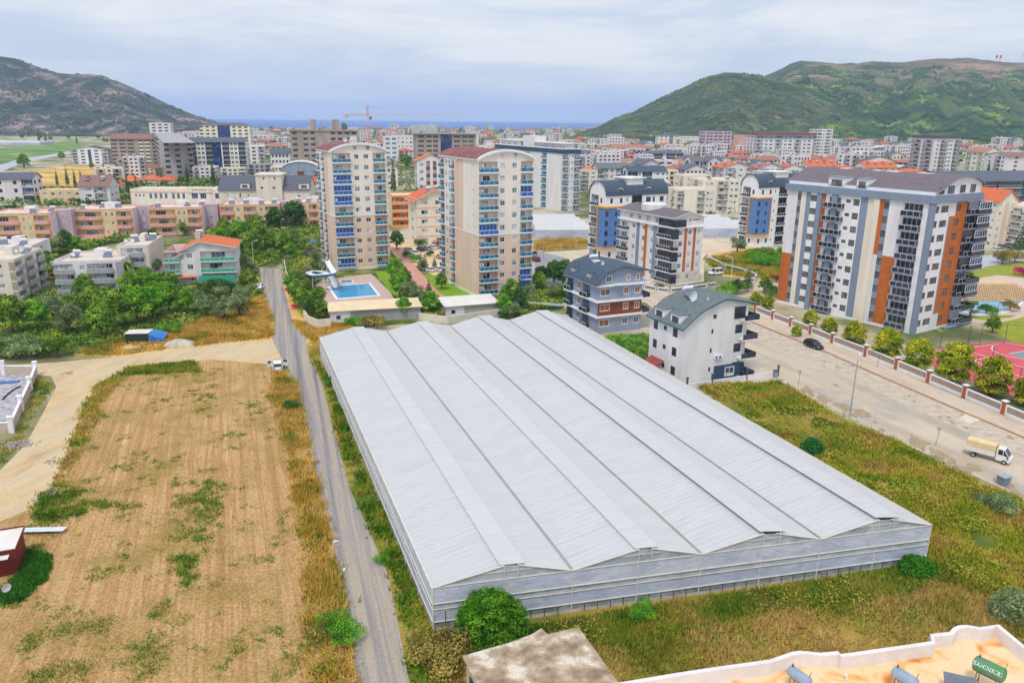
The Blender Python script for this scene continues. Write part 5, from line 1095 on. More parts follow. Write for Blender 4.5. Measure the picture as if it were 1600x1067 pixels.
# orchard at left: (name,x,y,scale,label)
OR='orchard and garden trees left of the gravel road'
for n_,x,y,s,lb in (
 ('citrus_tree',20,520,1.9,'wide mid-green orchard tree at the left edge below the cut-off flats'),('broadleaf_tree',60,515,1.5,'bright green orchard tree in front of the walled vegetable plot'),
 ('olive_tree',85,505,2.0,'pale olive tree in the orchard beside the netting'),('olive_tree',110,520,1.8,'low olive tree near the compost mound'),('dark_tree',55,450,1.5,'dark orchard tree under the balconied flats'),
 ('citrus_tree',135,470,1.6,'mid-green orchard tree below the long low flats'),('broadleaf_tree',150,440,1.1,'narrow bright tree against the long low flats'),('broadleaf_tree',137,436,.8,'thin young tree against the long low flats'),
 ('citrus_tree',150,505,2.0,'big brownish-green tree in the orchard centre'),('citrus_tree',175,515,2.2,'largest orchard tree, brown-green, right above the shelter'),('citrus_tree',160,528,1.7,'leafy tree left of the canopy shelter'),
 ('broadleaf_tree',215,505,2.0,'broad fresh green orchard tree above the blue tarpaulin'),('broadleaf_tree',240,498,1.8,'fresh green orchard tree right of the blue tarpaulin'),('broadleaf_tree',265,488,1.7,'round fresh green tree in the orchard row'),
 ('broadleaf_tree',290,490,1.4,'last fresh green tree of the orchard row'),('broadleaf_tree',245,470,1.7,'green orchard tree behind the row'),('citrus_tree',205,470,1.8,'mid-green orchard tree under the palm'),
 ('broadleaf_tree',230,455,1.5,'light green tree before the tiled house'),('olive_tree',238,440,1.8,'grey-green olive between the grey flats and the tiled house'),('dark_tree',245,412,1.5,'dark tree between the grey flats and the tiled house'),
 ('dark_tree',240,388,1.6,'dark tree behind the grey stepped flats'),('citrus_tree',270,455,1.2,'small tree against the tiled house wall'),
 ('olive_tree',320,478,1.3,'olive tree in the olive grove, left end'),('olive_tree',322,495,1.4,'olive tree in the olive grove, front left'),('olive_tree',345,475,1.3,'olive tree in the olive grove, back row'),('olive_tree',352,500,1.5,'olive tree in the olive grove, front middle'),('olive_tree',380,480,1.5,'olive tree in the olive grove, nearest the road'),('olive_tree',375,497,1.6,'olive tree in the olive grove, front right'),('olive_tree',360,487,1.3,'olive tree in the middle of the grove'),
 ('olive_tree',385,430,1.8,'olive tree beside the lamp post at the road head'),('citrus_tree',388,455,1.4,'green tree beside the parked white car'),('dark_tree',370,405,1.6,'dark tree at the right end of the tiled house'),
 ('citrus_tree',352,378,2.0,'mid-green garden tree behind the tiled house, left'),('broadleaf_tree',375,385,2.2,'light green garden tree behind the tiled house, middle'),('citrus_tree',400,380,2.4,'leafy green tree in the dense garden strip'),('citrus_tree',395,398,2.0,'leafy tree above the lamp post'),('dark_tree',430,362,2.3,'dark tree in front of the fourth salmon block'),('dark_tree',462,358,2.8,'tall brown-dark tree in front of the last salmon block'),('conifer_tree',370,352,1.7,'dark conifer in front of the fourth salmon block'),('dark_tree',316,358,1.8,'dark tree between the third and fourth salmon blocks'),('dark_tree',398,350,1.5,'dark slim tree before the fourth salmon block'),
 ('olive_tree',455,385,1.9,'olive tree near the climbing frame'),('citrus_tree',445,398,1.8,'garden tree at the road head'),('citrus_tree',425,395,1.7,'bushy garden tree behind the road head'),('broadleaf_tree',455,405,1.3,'round light green garden bush-tree'),('broadleaf_tree',345,390,1.7,'green garden tree just behind the tiled roof'),
 ('olive_tree',290,368,1.6,'olive tree in front of the third salmon block'),('dark_tree',105,392,1.7,'dark tree between the first and second salmon blocks'),('olive_tree',85,400,1.8,'grey-green tree below the first salmon block'),('broadleaf_tree',120,392,1.2,'green tree under the second salmon block'),('broadleaf_tree',200,362,1.5,'bright green tree at the corner of the second salmon block'),('broadleaf_tree',70,420,1.4,'bright green hedge-like tree between the two low flats'),('citrus_tree',72,440,1.3,'green tree between the two low flats, in front'),
 ('dark_shrub',10,560,2.6,'dark hedge bush at the left edge above the dirt track'),('silver_shrub',40,560,2.6,'grey-green hedge bush above the dirt track'),('dark_shrub',65,557,2.5,'wide dark hedge bush above the dirt track'),('citrus_tree',92,558,1.2,'bright green tree at the end of the hedge'),('silver_shrub',25,553,2.4,'grey hedge bush behind the dark one'),
 ('shrub',225,530,1.3,'small bright shrub right of the shelter'),('shrub',272,520,1.5,'fresh shrub below the orchard row'),('shrub',250,523,1.5,'light shrub in the orchard front line')):
    tree(n_,x,y,s*1.08,lb,OR)
for n_,x,y,s,lb in (
 ('olive_tree',495,420,1.7,'olive tree behind the water slide'),('olive_tree',487,405,1.7,'olive tree near the red garden path'),('olive_tree',482,440,1.2,'grey-green shrub tree left of the slide loop'),('citrus_tree',462,470,1.2,'green tree along the garden edge, upper'),('citrus_tree',475,485,1.3,'green tree along the garden edge, middle'),('dark_tree',488,497,1.2,'dark tree beside the white garden wall'),('citrus_tree',503,498,1.1,'green tree left of the grey shed'),('broadleaf_tree',452,452,.9,'bright shrub tree by the road edge'),('citrus_tree',500,476,1.1,'slim light tree at the pool corner'),
 ('citrus_tree',478,462,1.1,'garden tree left of the pool deck'),('bougainvillea',452,455,1.0,'purple bougainvillea at the garden edge, upper'),('bougainvillea',463,482,1.0,'purple bougainvillea at the garden edge, lower'),
 ('broadleaf_tree',632,497,1.2,'round green tree in front of the long cream shed roof'),('dry_shrub',585,512,2.3,'reddish-brown shrub behind the greenhouse'),('shrub',565,510,1.7,'small green shrub at the back of the greenhouse'),('shrub',547,508,1.3,'low green shrub at the grey shed foot'),
 ('broadleaf_tree',618,440,1.6,'bushy green tree on the narrow lawn, upper'),('citrus_tree',628,452,1.6,'bushy tree on the narrow lawn, middle'),('olive_tree',640,470,1.5,'grey-green tree by the red path end'),('broadleaf_tree',625,465,1.4,'light green tree by the pool lawn corner'),('olive_tree',660,480,1.7,'large olive above the two sheds'),('broadleaf_tree',672,492,1.4,'yellow-green rounded bush between the two sheds'),('bougainvillea',621,448,.8,'small pink flowering shrub by the narrow lawn'),('bougainvillea',646,449,.6,'tiny pink flowering shrub by the red path'),('citrus_tree',690,452,1.1,'small brown-green tree on the square lawn'),
 ('conifer_tree',658,422,.8,'small round conifer beside the parking court, first'),('conifer_tree',664,423,.8,'small round conifer beside the parking court, second'),('conifer_tree',679,421,.6,'small round conifer between the parked white cars'),('shrub',647,410,1.6,'round clipped shrub at the parking entrance'),('dark_tree',620,390,1.6,'dark tree by the red path head'),('dark_shrub',635,402,1.5,'dark shrub at the parking edge'),('conifer_tree',670,459,.6,'tiny conifer at the end of the red path'),('dark_shrub',672,400,1.3,'dark shrub between parked cars'),('maroon_shrub',688,388,2.0,'maroon-leaved shrub behind the parked cars'),('dark_shrub',655,384,2.0,'dark green shrub behind the parked cars'),
 ('citrus_tree',800,482,1.7,'tall green tree right of the second cream tower base'),('broadleaf_tree',788,492,1.2,'yellow-green tree behind the greenhouse, by the garage'),('conifer_tree',812,486,1.3,'blue-green conifer behind the greenhouse'),('citrus_tree',790,470,1.0,'brown-green tree at the tower foot'),('olive_tree',826,470,1.3,'olive tree in the garden behind the greenhouse'),('dark_tree',865,445,1.7,'dark tree left of the slate-blue house'),('dark_tree',880,450,1.9,'large dark tree beside the slate-blue house'),('dark_tree',845,442,1.2,'dark round tree at the garden edge'),('olive_tree',865,468,1.3,'olive tree left of the slate-blue house'),('broadleaf_tree',885,467,1.1,'small fresh tree against the slate-blue house'),
 ('olive_tree',800,496,1.1,'grey shrub tree just behind the greenhouse ridge'),('citrus_tree',842,455,1.3,'tree near the street corner left of the slate-blue house'),
 ('shrub',1135,462,2.4,'bright green shrub behind the white house roof, left'),('shrub',1150,458,2.2,'bright shrub behind the white house roof'),('dark_tree',1150,460,1.0,'dark tree behind the white house roof'),('conifer_tree',1167,456,1.0,'conifer behind the white house'),('citrus_tree',1195,458,1.1,'tree behind the white house, right'),('dark_shrub',1206,462,2.0,'dark shrub near the tall block'),('shrub',1000,449,1.2,'potted-looking shrub behind the low white fence'),('dark_shrub',1030,452,1.2,'dark shrub behind the low white fence'),
 ('olive_tree',1152,395,1.6,'bare grey tree on the gravel lot'),('maroon_shrub',1213,440,1.5,'maroon shrub by the cross street'),
 ('silver_shrub',1563,800,1.5,'silvery shrub at the edge of the weedy plot'),('silver_shrub',1530,786,.9,'small silvery shrub by the street edge'),
 ('dry_shrub',700,1045,2.0,'brownish dry bush left of the concrete hut'),('dry_shrub',668,1030,1.5,'olive-brown bush at the road side near the hut'),('shrub',522,985,1.2,'green bush in the verge left of the road, lower'),('shrub',540,1000,1.3,'green bush in the verge left of the road, beside it'),('dark_shrub',455,640,1.2,'dark weed bush at the field edge'),('shrub',640,445,1,'green shrub behind the pool lawn'),('shrub',596,880,.7,'bright tuft bush at the right road side'),('dark_shrub',518,600,1.2,'dark ivy bush against the greenhouse side'),('shrub',1002,965,1.1,'bright green weed bush before the greenhouse front'),
 ('dark_tree',1580,380,3.0,'dark tree by the back road at right'),('broadleaf_tree',1565,385,2.6,'green tree beside the cars on the back road'),('conifer_tree',1592,396,1.6,'conifer at the right edge on the back road'),('dry_shrub',1565,412,3,'golden shrub on the back lawn, left'),('dry_shrub',1585,410,3,'golden shrub on the back lawn, right'),('dark_shrub',1541,490,1.8,'dark round shrub at the curved pool'),('shrub',1551,492,1.2,'yellow-green small shrub at the curved pool'),('dry_shrub',1578,486,1.8,'mixed flower bed shrub by the curved pool'),('citrus_tree',1550,520,.95,'thin-leaved tree on the park lawn'),('bougainvillea',1598,430,2.2,'purple bougainvillea above the stepped wall'),('olive_tree',1515,495,1.2,'bare grey tree in front of the curved pool'),('dark_shrub',1505,440,2.5,'hedge shrub left of the stepped wall'),
 ):
    tree(n_,x,y,s*1.05,lb,'garden trees and shrubs around the towers and houses' if y<700 else 'roadside bushes')
# banana grove
for k in range(26):
    x=1165+random.random()*62; y=398+random.random()*22
    if y>396+ (x-1150)*.6: continue
    tree('shrub',x,y,random.uniform(1.6,2.3),'bright green banana-like plant in the plot left of the tall block','bright plants in the plot behind the street')
# palm
def palm(px,py,h,label,r=2.2,P=None):
    o=P or G(px,py); root=empty('palm_tree',o,random.uniform(0,6),label,'tree'); t=MB(); t.tube((0,0,-.1),(.1,0,h),.22,.16,n=7); t.build('trunk',bark,root); a=MB()
    for k in range(34):
        th=k*2.4; el=rad(70-95*(k/34)); pts=[]
        for j in range(6):
            s=j/5; x=r*s*math.cos(el-s*.9); z=r*s*math.sin(el-s*.9)+0
            pts.append((Vector((x*math.cos(th),x*math.sin(th),h+z)),.28*math.sin(math.pi*min(1,s*.85+.12))))
        sd_=Vector((-math.sin(th),math.cos(th),0))
        for (p,w0),(q,w1) in zip(pts,pts[1:]):
            a.face([p-sd_*w0-Vector((0,0,w0*.5)),q-sd_*w1-Vector((0,0,w1*.5)),q,p]); a.face([p,q,q+sd_*w1-Vector((0,0,w1*.5)),p+sd_*w0-Vector((0,0,w0*.5))])
    a.build('crown',LM,root); return root
palm(201,452,6.5,'fan palm in front of the long low off-white flats',2.6); palm(372,356,9,'tall palm in front of the fourth salmon block',2.6); palm(628,455,3,'short palm on the narrow lawn beside the pool',2.2)
# ---------------- weeds and grasses (uncountable): blades scattered over parcels
def inpoly(P,x,y):
    r=np.zeros(len(x),bool); n=len(P); j=n-1
    for i in range(n):
        xi,yi=P[i]; xj,yj=P[j]; cnd=((yi>y)!=(yj>y))&(x<(xj-xi)*(y-yi)/(yj-yi+1e-12)+xi); r^=cnd; j=i
    return r
def vnoise(x,y,s,seed=0):
    """cheap smooth value noise for patchiness"""
    g=np.random.default_rng(seed).random((64,64)); u,v=x/s+100,y/s+100; i,j=np.floor(u).astype(int),np.floor(v).astype(int); fu,fv=u-i,v-j; fu=fu*fu*(3-2*fu); fv=fv*fv*(3-2*fv)
    q=lambda a,b:g[a%64,b%64]; return q(i,j)*(1-fu)*(1-fv)+q(i+1,j)*fu*(1-fv)+q(i,j+1)*(1-fu)*fv+q(i+1,j+1)*fu*fv
def scatter(name,pts,n,h,m,label,blades=7,rad_=.28,patch=None,seed=1,w=.06,holes=()):
    P=np.array(pw(pts)); x=rng.uniform(P[:,0].min(),P[:,0].max(),n*3); y=rng.uniform(P[:,1].min(),P[:,1].max(),n*3); k=inpoly(P,x,y)
    for H_ in holes: k&=~inpoly(np.array(H_),x,y)
    x,y=x[k],y[k]; hs=np.ones(len(x))
    if patch:
        v=.65*vnoise(x,y,patch[0],seed)+.35*vnoise(x,y,patch[0]/3.1,seed+5); kk=v>patch[1]; x,y,v=x[kk],y[kk],v[kk]; hs=.5+1.2*(v-patch[1])/(1-patch[1])
    x,y,hs=x[:n],y[:n],hs[:n]; N=len(x); B=blades
    bx=np.repeat(x,B)+rng.normal(size=N*B)*rad_; by=np.repeat(y,B)+rng.normal(size=N*B)*rad_; hh=np.repeat(hs,B)*rng.uniform(.45,1.15,N*B)*h; th=rng.uniform(0,6.283,N*B)
    lean=rng.normal(size=(N*B,2))*h*.35; ww=w*rng.uniform(.6,1.5,N*B)
    a=np.stack([bx-np.cos(th)*ww,by-np.sin(th)*ww,np.zeros(N*B)],1); b=np.stack([bx+np.cos(th)*ww,by+np.sin(th)*ww,np.zeros(N*B)],1); t=np.stack([bx+lean[:,0],by+lean[:,1],hh],1)
    V=np.stack([a,b,t],1).reshape(-1,3); M_=N*B; me=bpy.data.meshes.new(name); me.vertices.add(3*M_); me.vertices.foreach_set('co',V.astype(np.float32).ravel()); me.loops.add(3*M_); me.loops.foreach_set('vertex_index',np.arange(3*M_,dtype=np.int32)); me.polygons.add(M_); me.polygons.foreach_set('loop_start',np.arange(0,3*M_,3,dtype=np.int32)); me.update(calc_edges=True); me.materials.append(m)
    return tag(link(name,me),label,'plants',kind='stuff')
wm1=mat('mixed_weeds',c(120,120,40),.8,.25,.11,coord='World',ramp=[(.38,c(100,126,24)),(.46,c(148,156,40)),(.53,c(174,162,58)),(.60,c(178,148,78)),(.68,c(154,156,54))],detail=9,spec=.15)
wm2=mat('green_weeds',c(80,120,30),.8,.25,.22,coord='World',ramp=[(.38,c(70,112,20)),(.5,c(108,140,30)),(.6,c(150,150,48))],detail=7,spec=.15)
wm3=mat('golden_grass',c(200,150,60),.85,.2,.15,coord='World',ramp=[(.37,c(140,138,52)),(.47,c(190,156,62)),(.58,c(214,178,96)),(.68,c(176,150,80))],detail=7,spec=.15)
wm4=mat('dry_straw_grass',c(190,160,90),.85,.2,.14,coord='World',ramp=[(.38,c(128,132,44)),(.47,c(172,154,74)),(.58,c(196,164,100)),(.68,c(166,152,72))],detail=8,spec=.15)
ghq=[tuple(p) for p in ((gA.x,gA.y),(gB.x,gB.y),(gD.x,gD.y),(gE.x,gE.y))]
scatter('weeds',[(1095,606),(1215,598),(1300,646),(1440,712),(1540,762),(1600,784),(1740,850),(1740,960),(1450,905),(1450,868)],9000,.75,wm1,'tangled yellow-green and rust-brown weeds between the greenhouse and the street',blades=9,rad_=.4,w=.11,patch=(7,.28),seed=3,holes=[ghq])
scatter('dry_grass',[(850,975),(1450,880),(1740,940),(1740,1200),(640,1200),(720,1020)],9000,.42,wm4,'dry brown grass in front of the greenhouse',blades=8,rad_=.3,w=.07,patch=(5,.2),seed=8,holes=[[(p.x,p.y) for p in HUTP],ghq])
scatter('green_weeds',[(700,1000),(850,978),(1450,885),(1452,920),(1200,955),(980,1010),(900,1000),(830,1010)],4200,.5,wm2,'band of green weeds along the front wall of the greenhouse',blades=9,rad_=.32,w=.09,holes=[[(p.x,p.y) for p in HUTP]])
scatter('side_weeds',[(487,560),(512,590),(530,640),(560,720),(600,800),(640,880),(690,990),(720,1060),(650,1067),(615,900),(583,830),(555,767),(530,675),(512,600)],4500,.8,wm2,'green weeds growing along the left side wall of the greenhouse',blades=10,rad_=.35,w=.1,holes=[ghq],patch=(5,.2))
scatter('golden_verge_grass',[(430,575),(462,600),(480,675),(498,760),(508,800),(530,900),(562,1080),(480,1080),(478,900),(462,800),(448,700),(420,620)],4500,.75,wm3,'tall golden grass on the verge left of the gravel road',blades=10,rad_=.35,w=.06,patch=(6,.25),seed=11)
scatter('verge_greens',[(440,620),(470,640),(490,740),(510,850),(540,940),(562,1080),(490,1080),(480,900),(462,760)],1500,.7,wm2,'green weeds among the golden verge grass',blades=9,rad_=.4,w=.1,patch=(5,.55),seed=21)
scatter('upper_dry_grass',[(112,555),(180,530),(300,508),(412,462),(428,505),(424,528),(390,531),(330,538),(180,556)],3500,.7,wm3,'golden dry grass below the orchard',blades=8,rad_=.4,w=.1,patch=(6,.2),seed=2)
scatter('corner_grass',[(455,500),(480,505),(560,507),(498,530),(484,556),(496,545),(478,524)],900,.6,wm3,'golden grass between the road and the back corner of the greenhouse',blades=8,rad_=.4,w=.1)
scatter('field_weeds',[(150,620),(200,590),(330,575),(420,580),(440,700),(470,900),(520,1090),(-80,1090),(-100,840),(60,800),(95,740)],2600,.34,mat('tuft_green',c(90,140,40),.8,.2,.3,coord='World',ramp=[(.36,c(98,136,36)),(.5,c(130,150,56)),(.64,c(172,160,84))],spec=.15),'low green weed tufts dotted over the dry field',blades=14,rad_=.24,w=.07,patch=(2.2,.66),seed=31)
scatter('field_weeds',[(262,850),(275,740),(320,728),(352,745),(345,800),(320,870),(300,925),(255,925)],480,.45,MATS['tuft_green'],'dense drift of green weeds in the middle of the dry field',blades=13,rad_=.3,w=.07,patch=(1.5,.47),seed=5)
scatter('field_weeds',[(50,800),(72,760),(150,768),(175,790),(120,806),(55,820)],300,.42,wm2,'green weed patch beside the old planks',blades=11,rad_=.35,w=.07,patch=(2.2,.46),seed=71)
scatter('field_weeds',[(35,860),(78,870),(70,905),(30,940),(0,945),(0,930),(30,900)],420,.55,mat('rich_green',c(60,120,30),.8,.2,.5,coord='World',spec=.15),'lush green weeds beside the red shed',blades=14,rad_=.25,w=.08)
scatter('field_weeds',[(30,985),(95,945),(180,965),(150,1050),(50,1070)],300,.3,MATS['tuft_green'],'sparse green patch low in the dry field',blades=9,rad_=.4,w=.06,patch=(1.8,.5),seed=73)
scatter('field_weeds',[(180,1010),(235,1005),(245,1067),(175,1075)],130,.42,MATS['tuft_green'],'green tuft at the bottom edge of the dry field',blades=12,rad_=.3,w=.07,patch=(1.4,.5),seed=75)
scatter('field_weeds',[(200,575),(300,565),(312,580),(240,585),(195,585)],420,.55,wm2,'green weeds along the top edge of the dry field',blades=12,rad_=.35,w=.09)
scatter('field_stubble',[(150,605),(200,580),(330,566),(428,566),(462,600),(478,675),(495,760),(505,800),(525,900),(560,1090),(-100,1090),(-100,835),(0,820),(60,795),(92,742),(132,642)],9000,.16,mat('straw_stubble',c(206,172,118),.9,.2,.25,coord='World',ramp=[(.4,c(176,144,90)),(.6,c(222,190,136))],spec=.1),'short straw stubble over the dry field',blades=6,rad_=.3,w=.035,patch=(4,.3),seed=14)
scatter('track_edge_weeds',[(128,640),(150,602),(190,580),(200,590),(165,625),(140,680),(105,745),(75,790),(62,792),(92,740)],900,.5,wm1,'yellow-green weeds along the edge of the dirt track',blades=10,rad_=.35,w=.08)
scatter('yard_edge_weeds',[(58,590),(80,600),(75,620),(50,650),(30,700),(0,730),(0,700),(25,680),(40,640)],500,.4,wm1,'weeds outside the white pillared wall',blades=10,rad_=.3,w=.08)
scatter('plot_grass',[(1100,404),(1180,392),(1236,402),(1222,438),(1130,430),(1112,416)],1600,.9,wm1,'tall rough grass on the empty plot behind the street',blades=8,rad_=.5,w=.16)
scatter('back_verge_grass',[(836,376),(915,369),(915,386),(836,392)],700,.8,wm3,'dry grass before the long white greenhouse',blades=7,rad_=.6,w=.2)

def leafy(name,pts,n,h,s,m,label,patch=None,seed=1):
    P=np.array(pw(pts)); x=rng.uniform(P[:,0].min(),P[:,0].max(),n*3); y=rng.uniform(P[:,1].min(),P[:,1].max(),n*3); k=inpoly(P,x,y); x,y=x[k],y[k]; v=.6*vnoise(x,y,5,seed)+.4*vnoise(x,y,1.6,seed+3)
    if patch: kk=v>patch; x,y,v=x[kk],y[kk],v[kk]
    x,y,v=x[:n],y[:n],v[:n]; N=len(x); z=v**1.3*h*rng.uniform(.5,1.1,N); nr=rng.normal(size=(N,3)); nr[:,2]=abs(nr[:,2])+.6
    return tag(link(name,quads_mesh(name,np.stack([x,y,z],1),nr,rng.uniform(.6,1.3,N)*s,m)),label,'plants',kind='stuff')
ug=leafmat('undergrowth_leaves',[(.36,c(52,84,28)),(.5,c(90,118,38)),(.64,c(132,142,62))],.12,0)
leafy('undergrowth',[(0,480),(60,455),(240,400),(330,385),(404,418),(412,460),(300,505),(112,552),(0,556)],20000,1.3,.4,ug,'tangled green undergrowth beneath the orchard trees')
leafy('undergrowth',[(310,350),(500,352),(500,388),(445,398),(430,418),(400,418),(330,380)],16000,3.6,.5,ug,'dense leafy garden strip between the salmon flats and the road head',seed=5)
leafy('undergrowth',[(446,420),(470,385),(500,395),(492,440),(500,470),(515,500),(470,498),(458,470)],12000,1.8,.32,ug,'leafy border between the gravel road and the pool garden',seed=8)
leafy('undergrowth',[(606,440),(625,440),(655,470),(690,480),(695,496),(660,500),(650,480)],6000,1.8,.3,ug,'planted border between pool lawn and red path',seed=9)
leafy('undergrowth',[(770,470),(830,445),(905,462),(893,480),(830,485),(800,500),(780,500)],9000,1.8,.32,ug,'leafy garden behind the greenhouse left of the slate-blue house',seed=12)

bru=leafmat('brush_leaves',[(.36,c(80,100,24)),(.48,c(122,132,36)),(.58,c(146,132,62)),(.68,c(112,118,50))],.12,0)
leafy('brush',[(1095,606),(1215,598),(1300,646),(1440,712),(1540,762),(1600,784),(1740,850),(1740,960),(1450,905),(1452,868)],15000,1.5,.15,bru,'patchy knee-high brush in the weedy plot right of the greenhouse',patch=.52,seed=31)
leafy('brush',[(850,975),(1450,880),(1740,940),(1740,1100),(1200,1100),(900,1020)],5000,1.0,.12,bru,'scattered brush in the dry grass before the greenhouse',patch=.60,seed=37)
leafy('brush',[(440,610),(470,640),(490,740),(510,850),(540,940),(562,1080),(490,1080),(480,900),(462,760)],3500,1.2,.12,bru,'scattered brush on the left road verge',patch=.58,seed=41)
leafy('brush',[(495,560),(530,640),(600,800),(690,985),(720,1060),(650,1067),(583,830),(530,675),(500,600)],6000,1.2,.13,ug,'leafy growth against the left wall of the greenhouse',patch=.5,seed=43)

leafy('undergrowth',[(60,418),(60,392),(110,380),(240,368),(250,400),(238,400),(190,378),(100,398)],9000,2.4,.5,ug,'dense hedges between the salmon flats and the low off-white flats',seed=51)
dug=leafmat('far_garden_leaves',[(.38,c(40,70,34)),(.5,c(70,98,46)),(.62,c(110,124,66))],.05,0)
leafy('garden_greenery',[(0,318),(60,296),(128,296),(345,276),(500,262),(500,318),(345,325),(208,318),(130,325),(0,332)],15000,4.5,1.1,dug,'greenery filling the gardens behind the salmon flats',patch=.5,seed=53)
leafy('garden_greenery',[(600,240),(660,236),(740,262),(905,262),(905,300),(836,325),(760,300),(640,300),(612,290)],9000,4.0,1.0,dug,'greenery along the lanes behind the cream towers',patch=.47,seed=57)
leafy('garden_greenery',[(900,300),(930,262),(1180,250),(1450,285),(1640,262),(1640,330),(1240,300),(1150,345),(1050,345),(930,325)],12000,4.0,1.0,dug,'greenery between the houses of the dense quarter',patch=.5,seed=59)
leafy('town_greenery',[(385,206),(930,205),(1180,216),(1420,226),(1640,226),(1640,262),(1180,262),(930,262),(600,240),(385,262)],26000,9,3.2,dug,'distant greenery among the town roofs',patch=.42,seed=61)
# ---------------- background buildings placed one by one
def bg(label,x0,xc,x1,yb,yt,wall,roof='flat',rm=None,n=4,R='1 w1.4 1.2 w1.4 1.2 w1.4 1',L=None,yaw=None,d=13,mats=(),st=None,zones=None,rh=2.6,name='apartment_block',cat='apartment block',heat=0,axis='x',base=0,group=None,extra=None):
    yaw=(12 if xc is None else 26) if yaw is None else yaw
    C=(x0,yb) if xc is None else (xc,yb)
    kw=dict(d=d) if xc is None else dict(xl=x0)
    s=dict(proj=.6,slab=wall,panel=glass); s.update(st or {})
    root,wb,w,d,h,ms=bld(name,label,cat,C,top=yt,yaw=yaw,xr=x1,n=n,base=base,wall=wall,mats=list(mats),R=R,L=L or R,E='1 w1.4 2 w1.4 1',st=s,zones=zones or {},group=group,**kw)
    rm=rm or flatroof
    if roof=='flat': flat_top(root,w,d,h,rm,wall,.6)
    elif roof=='hip': hip_roof(root,w,d,h,rh,rm,oh=.7)
    elif roof=='gable': profile_roof(wb,root,w,d,h,[(-.06,-.3),(.5,rh),(1.06,-.3)],axis,rm,oh=.6,th=.2)
    elif roof=='barrel': profile_roof(wb,root,w,d,h,arc(10,rh,.03),axis,rm,oh=.5,th=.25,fascia=brightwhite)
    for k in range(heat): heater(root,w*(k+.5)/heat,d*.3,h+(rh*.55 if roof!='flat' else 0),rad(random.uniform(-20,20)),k%2==0 and wall!=white)
    if extra: extra(root,wb,w,d,h)
    fin(root,wb,ms); return root
B4="b3 1 w1.4 1 w1.4 1 b3"; W6="1 w1.4 1.2 w1.4 1.2 w1.4 1.2 w1.4 1.2 w1.4 1"; dk=dict(gl=darkglass,fr=darkframe)
# left side
bg('pale blue-white house with long grey roof at the left edge behind the salmon row',-20,None,50,318,280,lilac,'gable',darkroof,3,"6 w1.5 5 w1.5 2 g5",d=12,st=dk)
bg('yellow flat-roofed house between the pale blue-white house and the brown-roofed one',64,None,128,318,299,yelloww,'flat',flatroof,2,W6,d=10)
bg('white house with big brown tiled roof and white side wall behind the second salmon block',127,None,170,322,291,lilac,'gable',brownroof,3,"2 w2 1 b4 1",d=16,rh=4.5,heat=2)
bg('small new white apartment block with slate stripe on the golden field',113,None,168,257,234,brightwhite,'gable',slateroof,5,"b2 1 w1.2 1 p1:1 1 w1.2 1 b2",d=16,axis='y',mats=[slateroof],st=dk)
bg('large unfinished pinkish-grey block with a tiled top left of the grey block',177,None,262,258,217,rawcon,'gable',brownroof,7,"w2 .7 w2 .5 w2 .8 p.8 w1.4:1 .6 w1.4:1 .8 w2 .8 w2 .5",d=20,mats=[cream],rh=4,st=dict(gl=darkglass,proj=0,fr=rawcon))
bg('tall bare grey concrete block with a gabled top on the golden field',236,262,300,283,222,greyw,'gable',greyw,7,"w1.6 2 w1.6 2.5 b2",L="2 w1.8 2",axis='x',st=dict(gl=darkglass,fr=darkframe,slab=greyw,panel=greyw))
bg('slim pale tower rising behind the unfinished pinkish block, against the hill',238,None,266,240,193,lilac,'flat',None,10,"1 w1.2 1 w1.2 1 w1.2 1",d=16,st=dk)
bg('white and navy hotel-like block with a blue glass stair column',300,None,382,272,222,brightwhite,'gable',darkroof,7,"b3:1 .5 w1.3:2 .5 w1.3:2 .6 b3:1 p4:3 .6 b3:1 .5 w1.3:2 .5 w1.3:2 .6 b3:1",d=16,mats=[navy,cream,blueglass],st=dict(gl=darkglass,slab=brightwhite,panel=darkpanel),rh=3)
bg('large cream curved-front hotel with dark roof and blue glass centre behind the navy block',316,None,390,240,196,cream,'hip',darkroof,8,"w1.2 1.2 w1.2 1.2 w1.2 1 p5:1 1 w1.2 1.2 w1.2 1.2 w1.2 1",d=20,mats=[blueglass],rh=3,st=dk)
bg('white block with a white band roof beside the navy block',382,None,412,257,229,white,'flat',whiter,5,"b2.4 1 w1.4 1 b2.4",st=dk)
bg('white low block with slate mansard roof beside a tall bush',424,None,452,266,240,brightwhite,'gable',darkroof,3,W6,st=dk,rh=4)
bg('white houses with steep dark roofs behind the slate-mansard block',418,None,440,236,227,cream,'hip',darkroof,2,"1 w1.4 1 w1.4 1",rh=5)
bg('unfinished beige concrete tower block with lift shafts left of the first cream tower',457,None,560,275,204,rawcon,'flat',rawcon,8,"1 w2 2.6 w2 1 w2 3.6 p3 w2 1 w2 1 w2 1 w2 1",d=18,st=dict(gl=darkglass,fr=rawcon,proj=0),extra=lambda r,wb,w,d,h:[MB().box(w*.3,2,h,w*.38,8,h+8).build('lift_shaft',rawcon,r),MB().box(w*.62,2,h,w*.72,8,h+8).build('lift_shaft',rawcon,r),MB().box(-.8,-.8,h-.3,w+.8,d+.8,h+.2).build('roof_slab',rawcon,r)]+[MB().tube((w*.45+k*2,3,h),(w*.45+k*2,3,h+8),.25,n=4).build('column',rawcon,r) for k in range(3)])
bg('blue-grey house with a white arched roof left of the first cream tower',441,None,500,290,268,bluew,'barrel',whiter,4,"b2 .5 w1.2 1 p2:1 1 w1.2 .5 b2",d=16,axis='y',mats=[brownp],rh=6)
bg('orange-roofed small house hidden in greenery left of the first cream tower',482,None,500,300,284,white,'hip',redtile,2,"1 w1.4 1 w1.4 1")
bg('long white low row house at the foot of the left hill',42,None,66,219,217,white,'flat',whiter,1,W6,d=10)
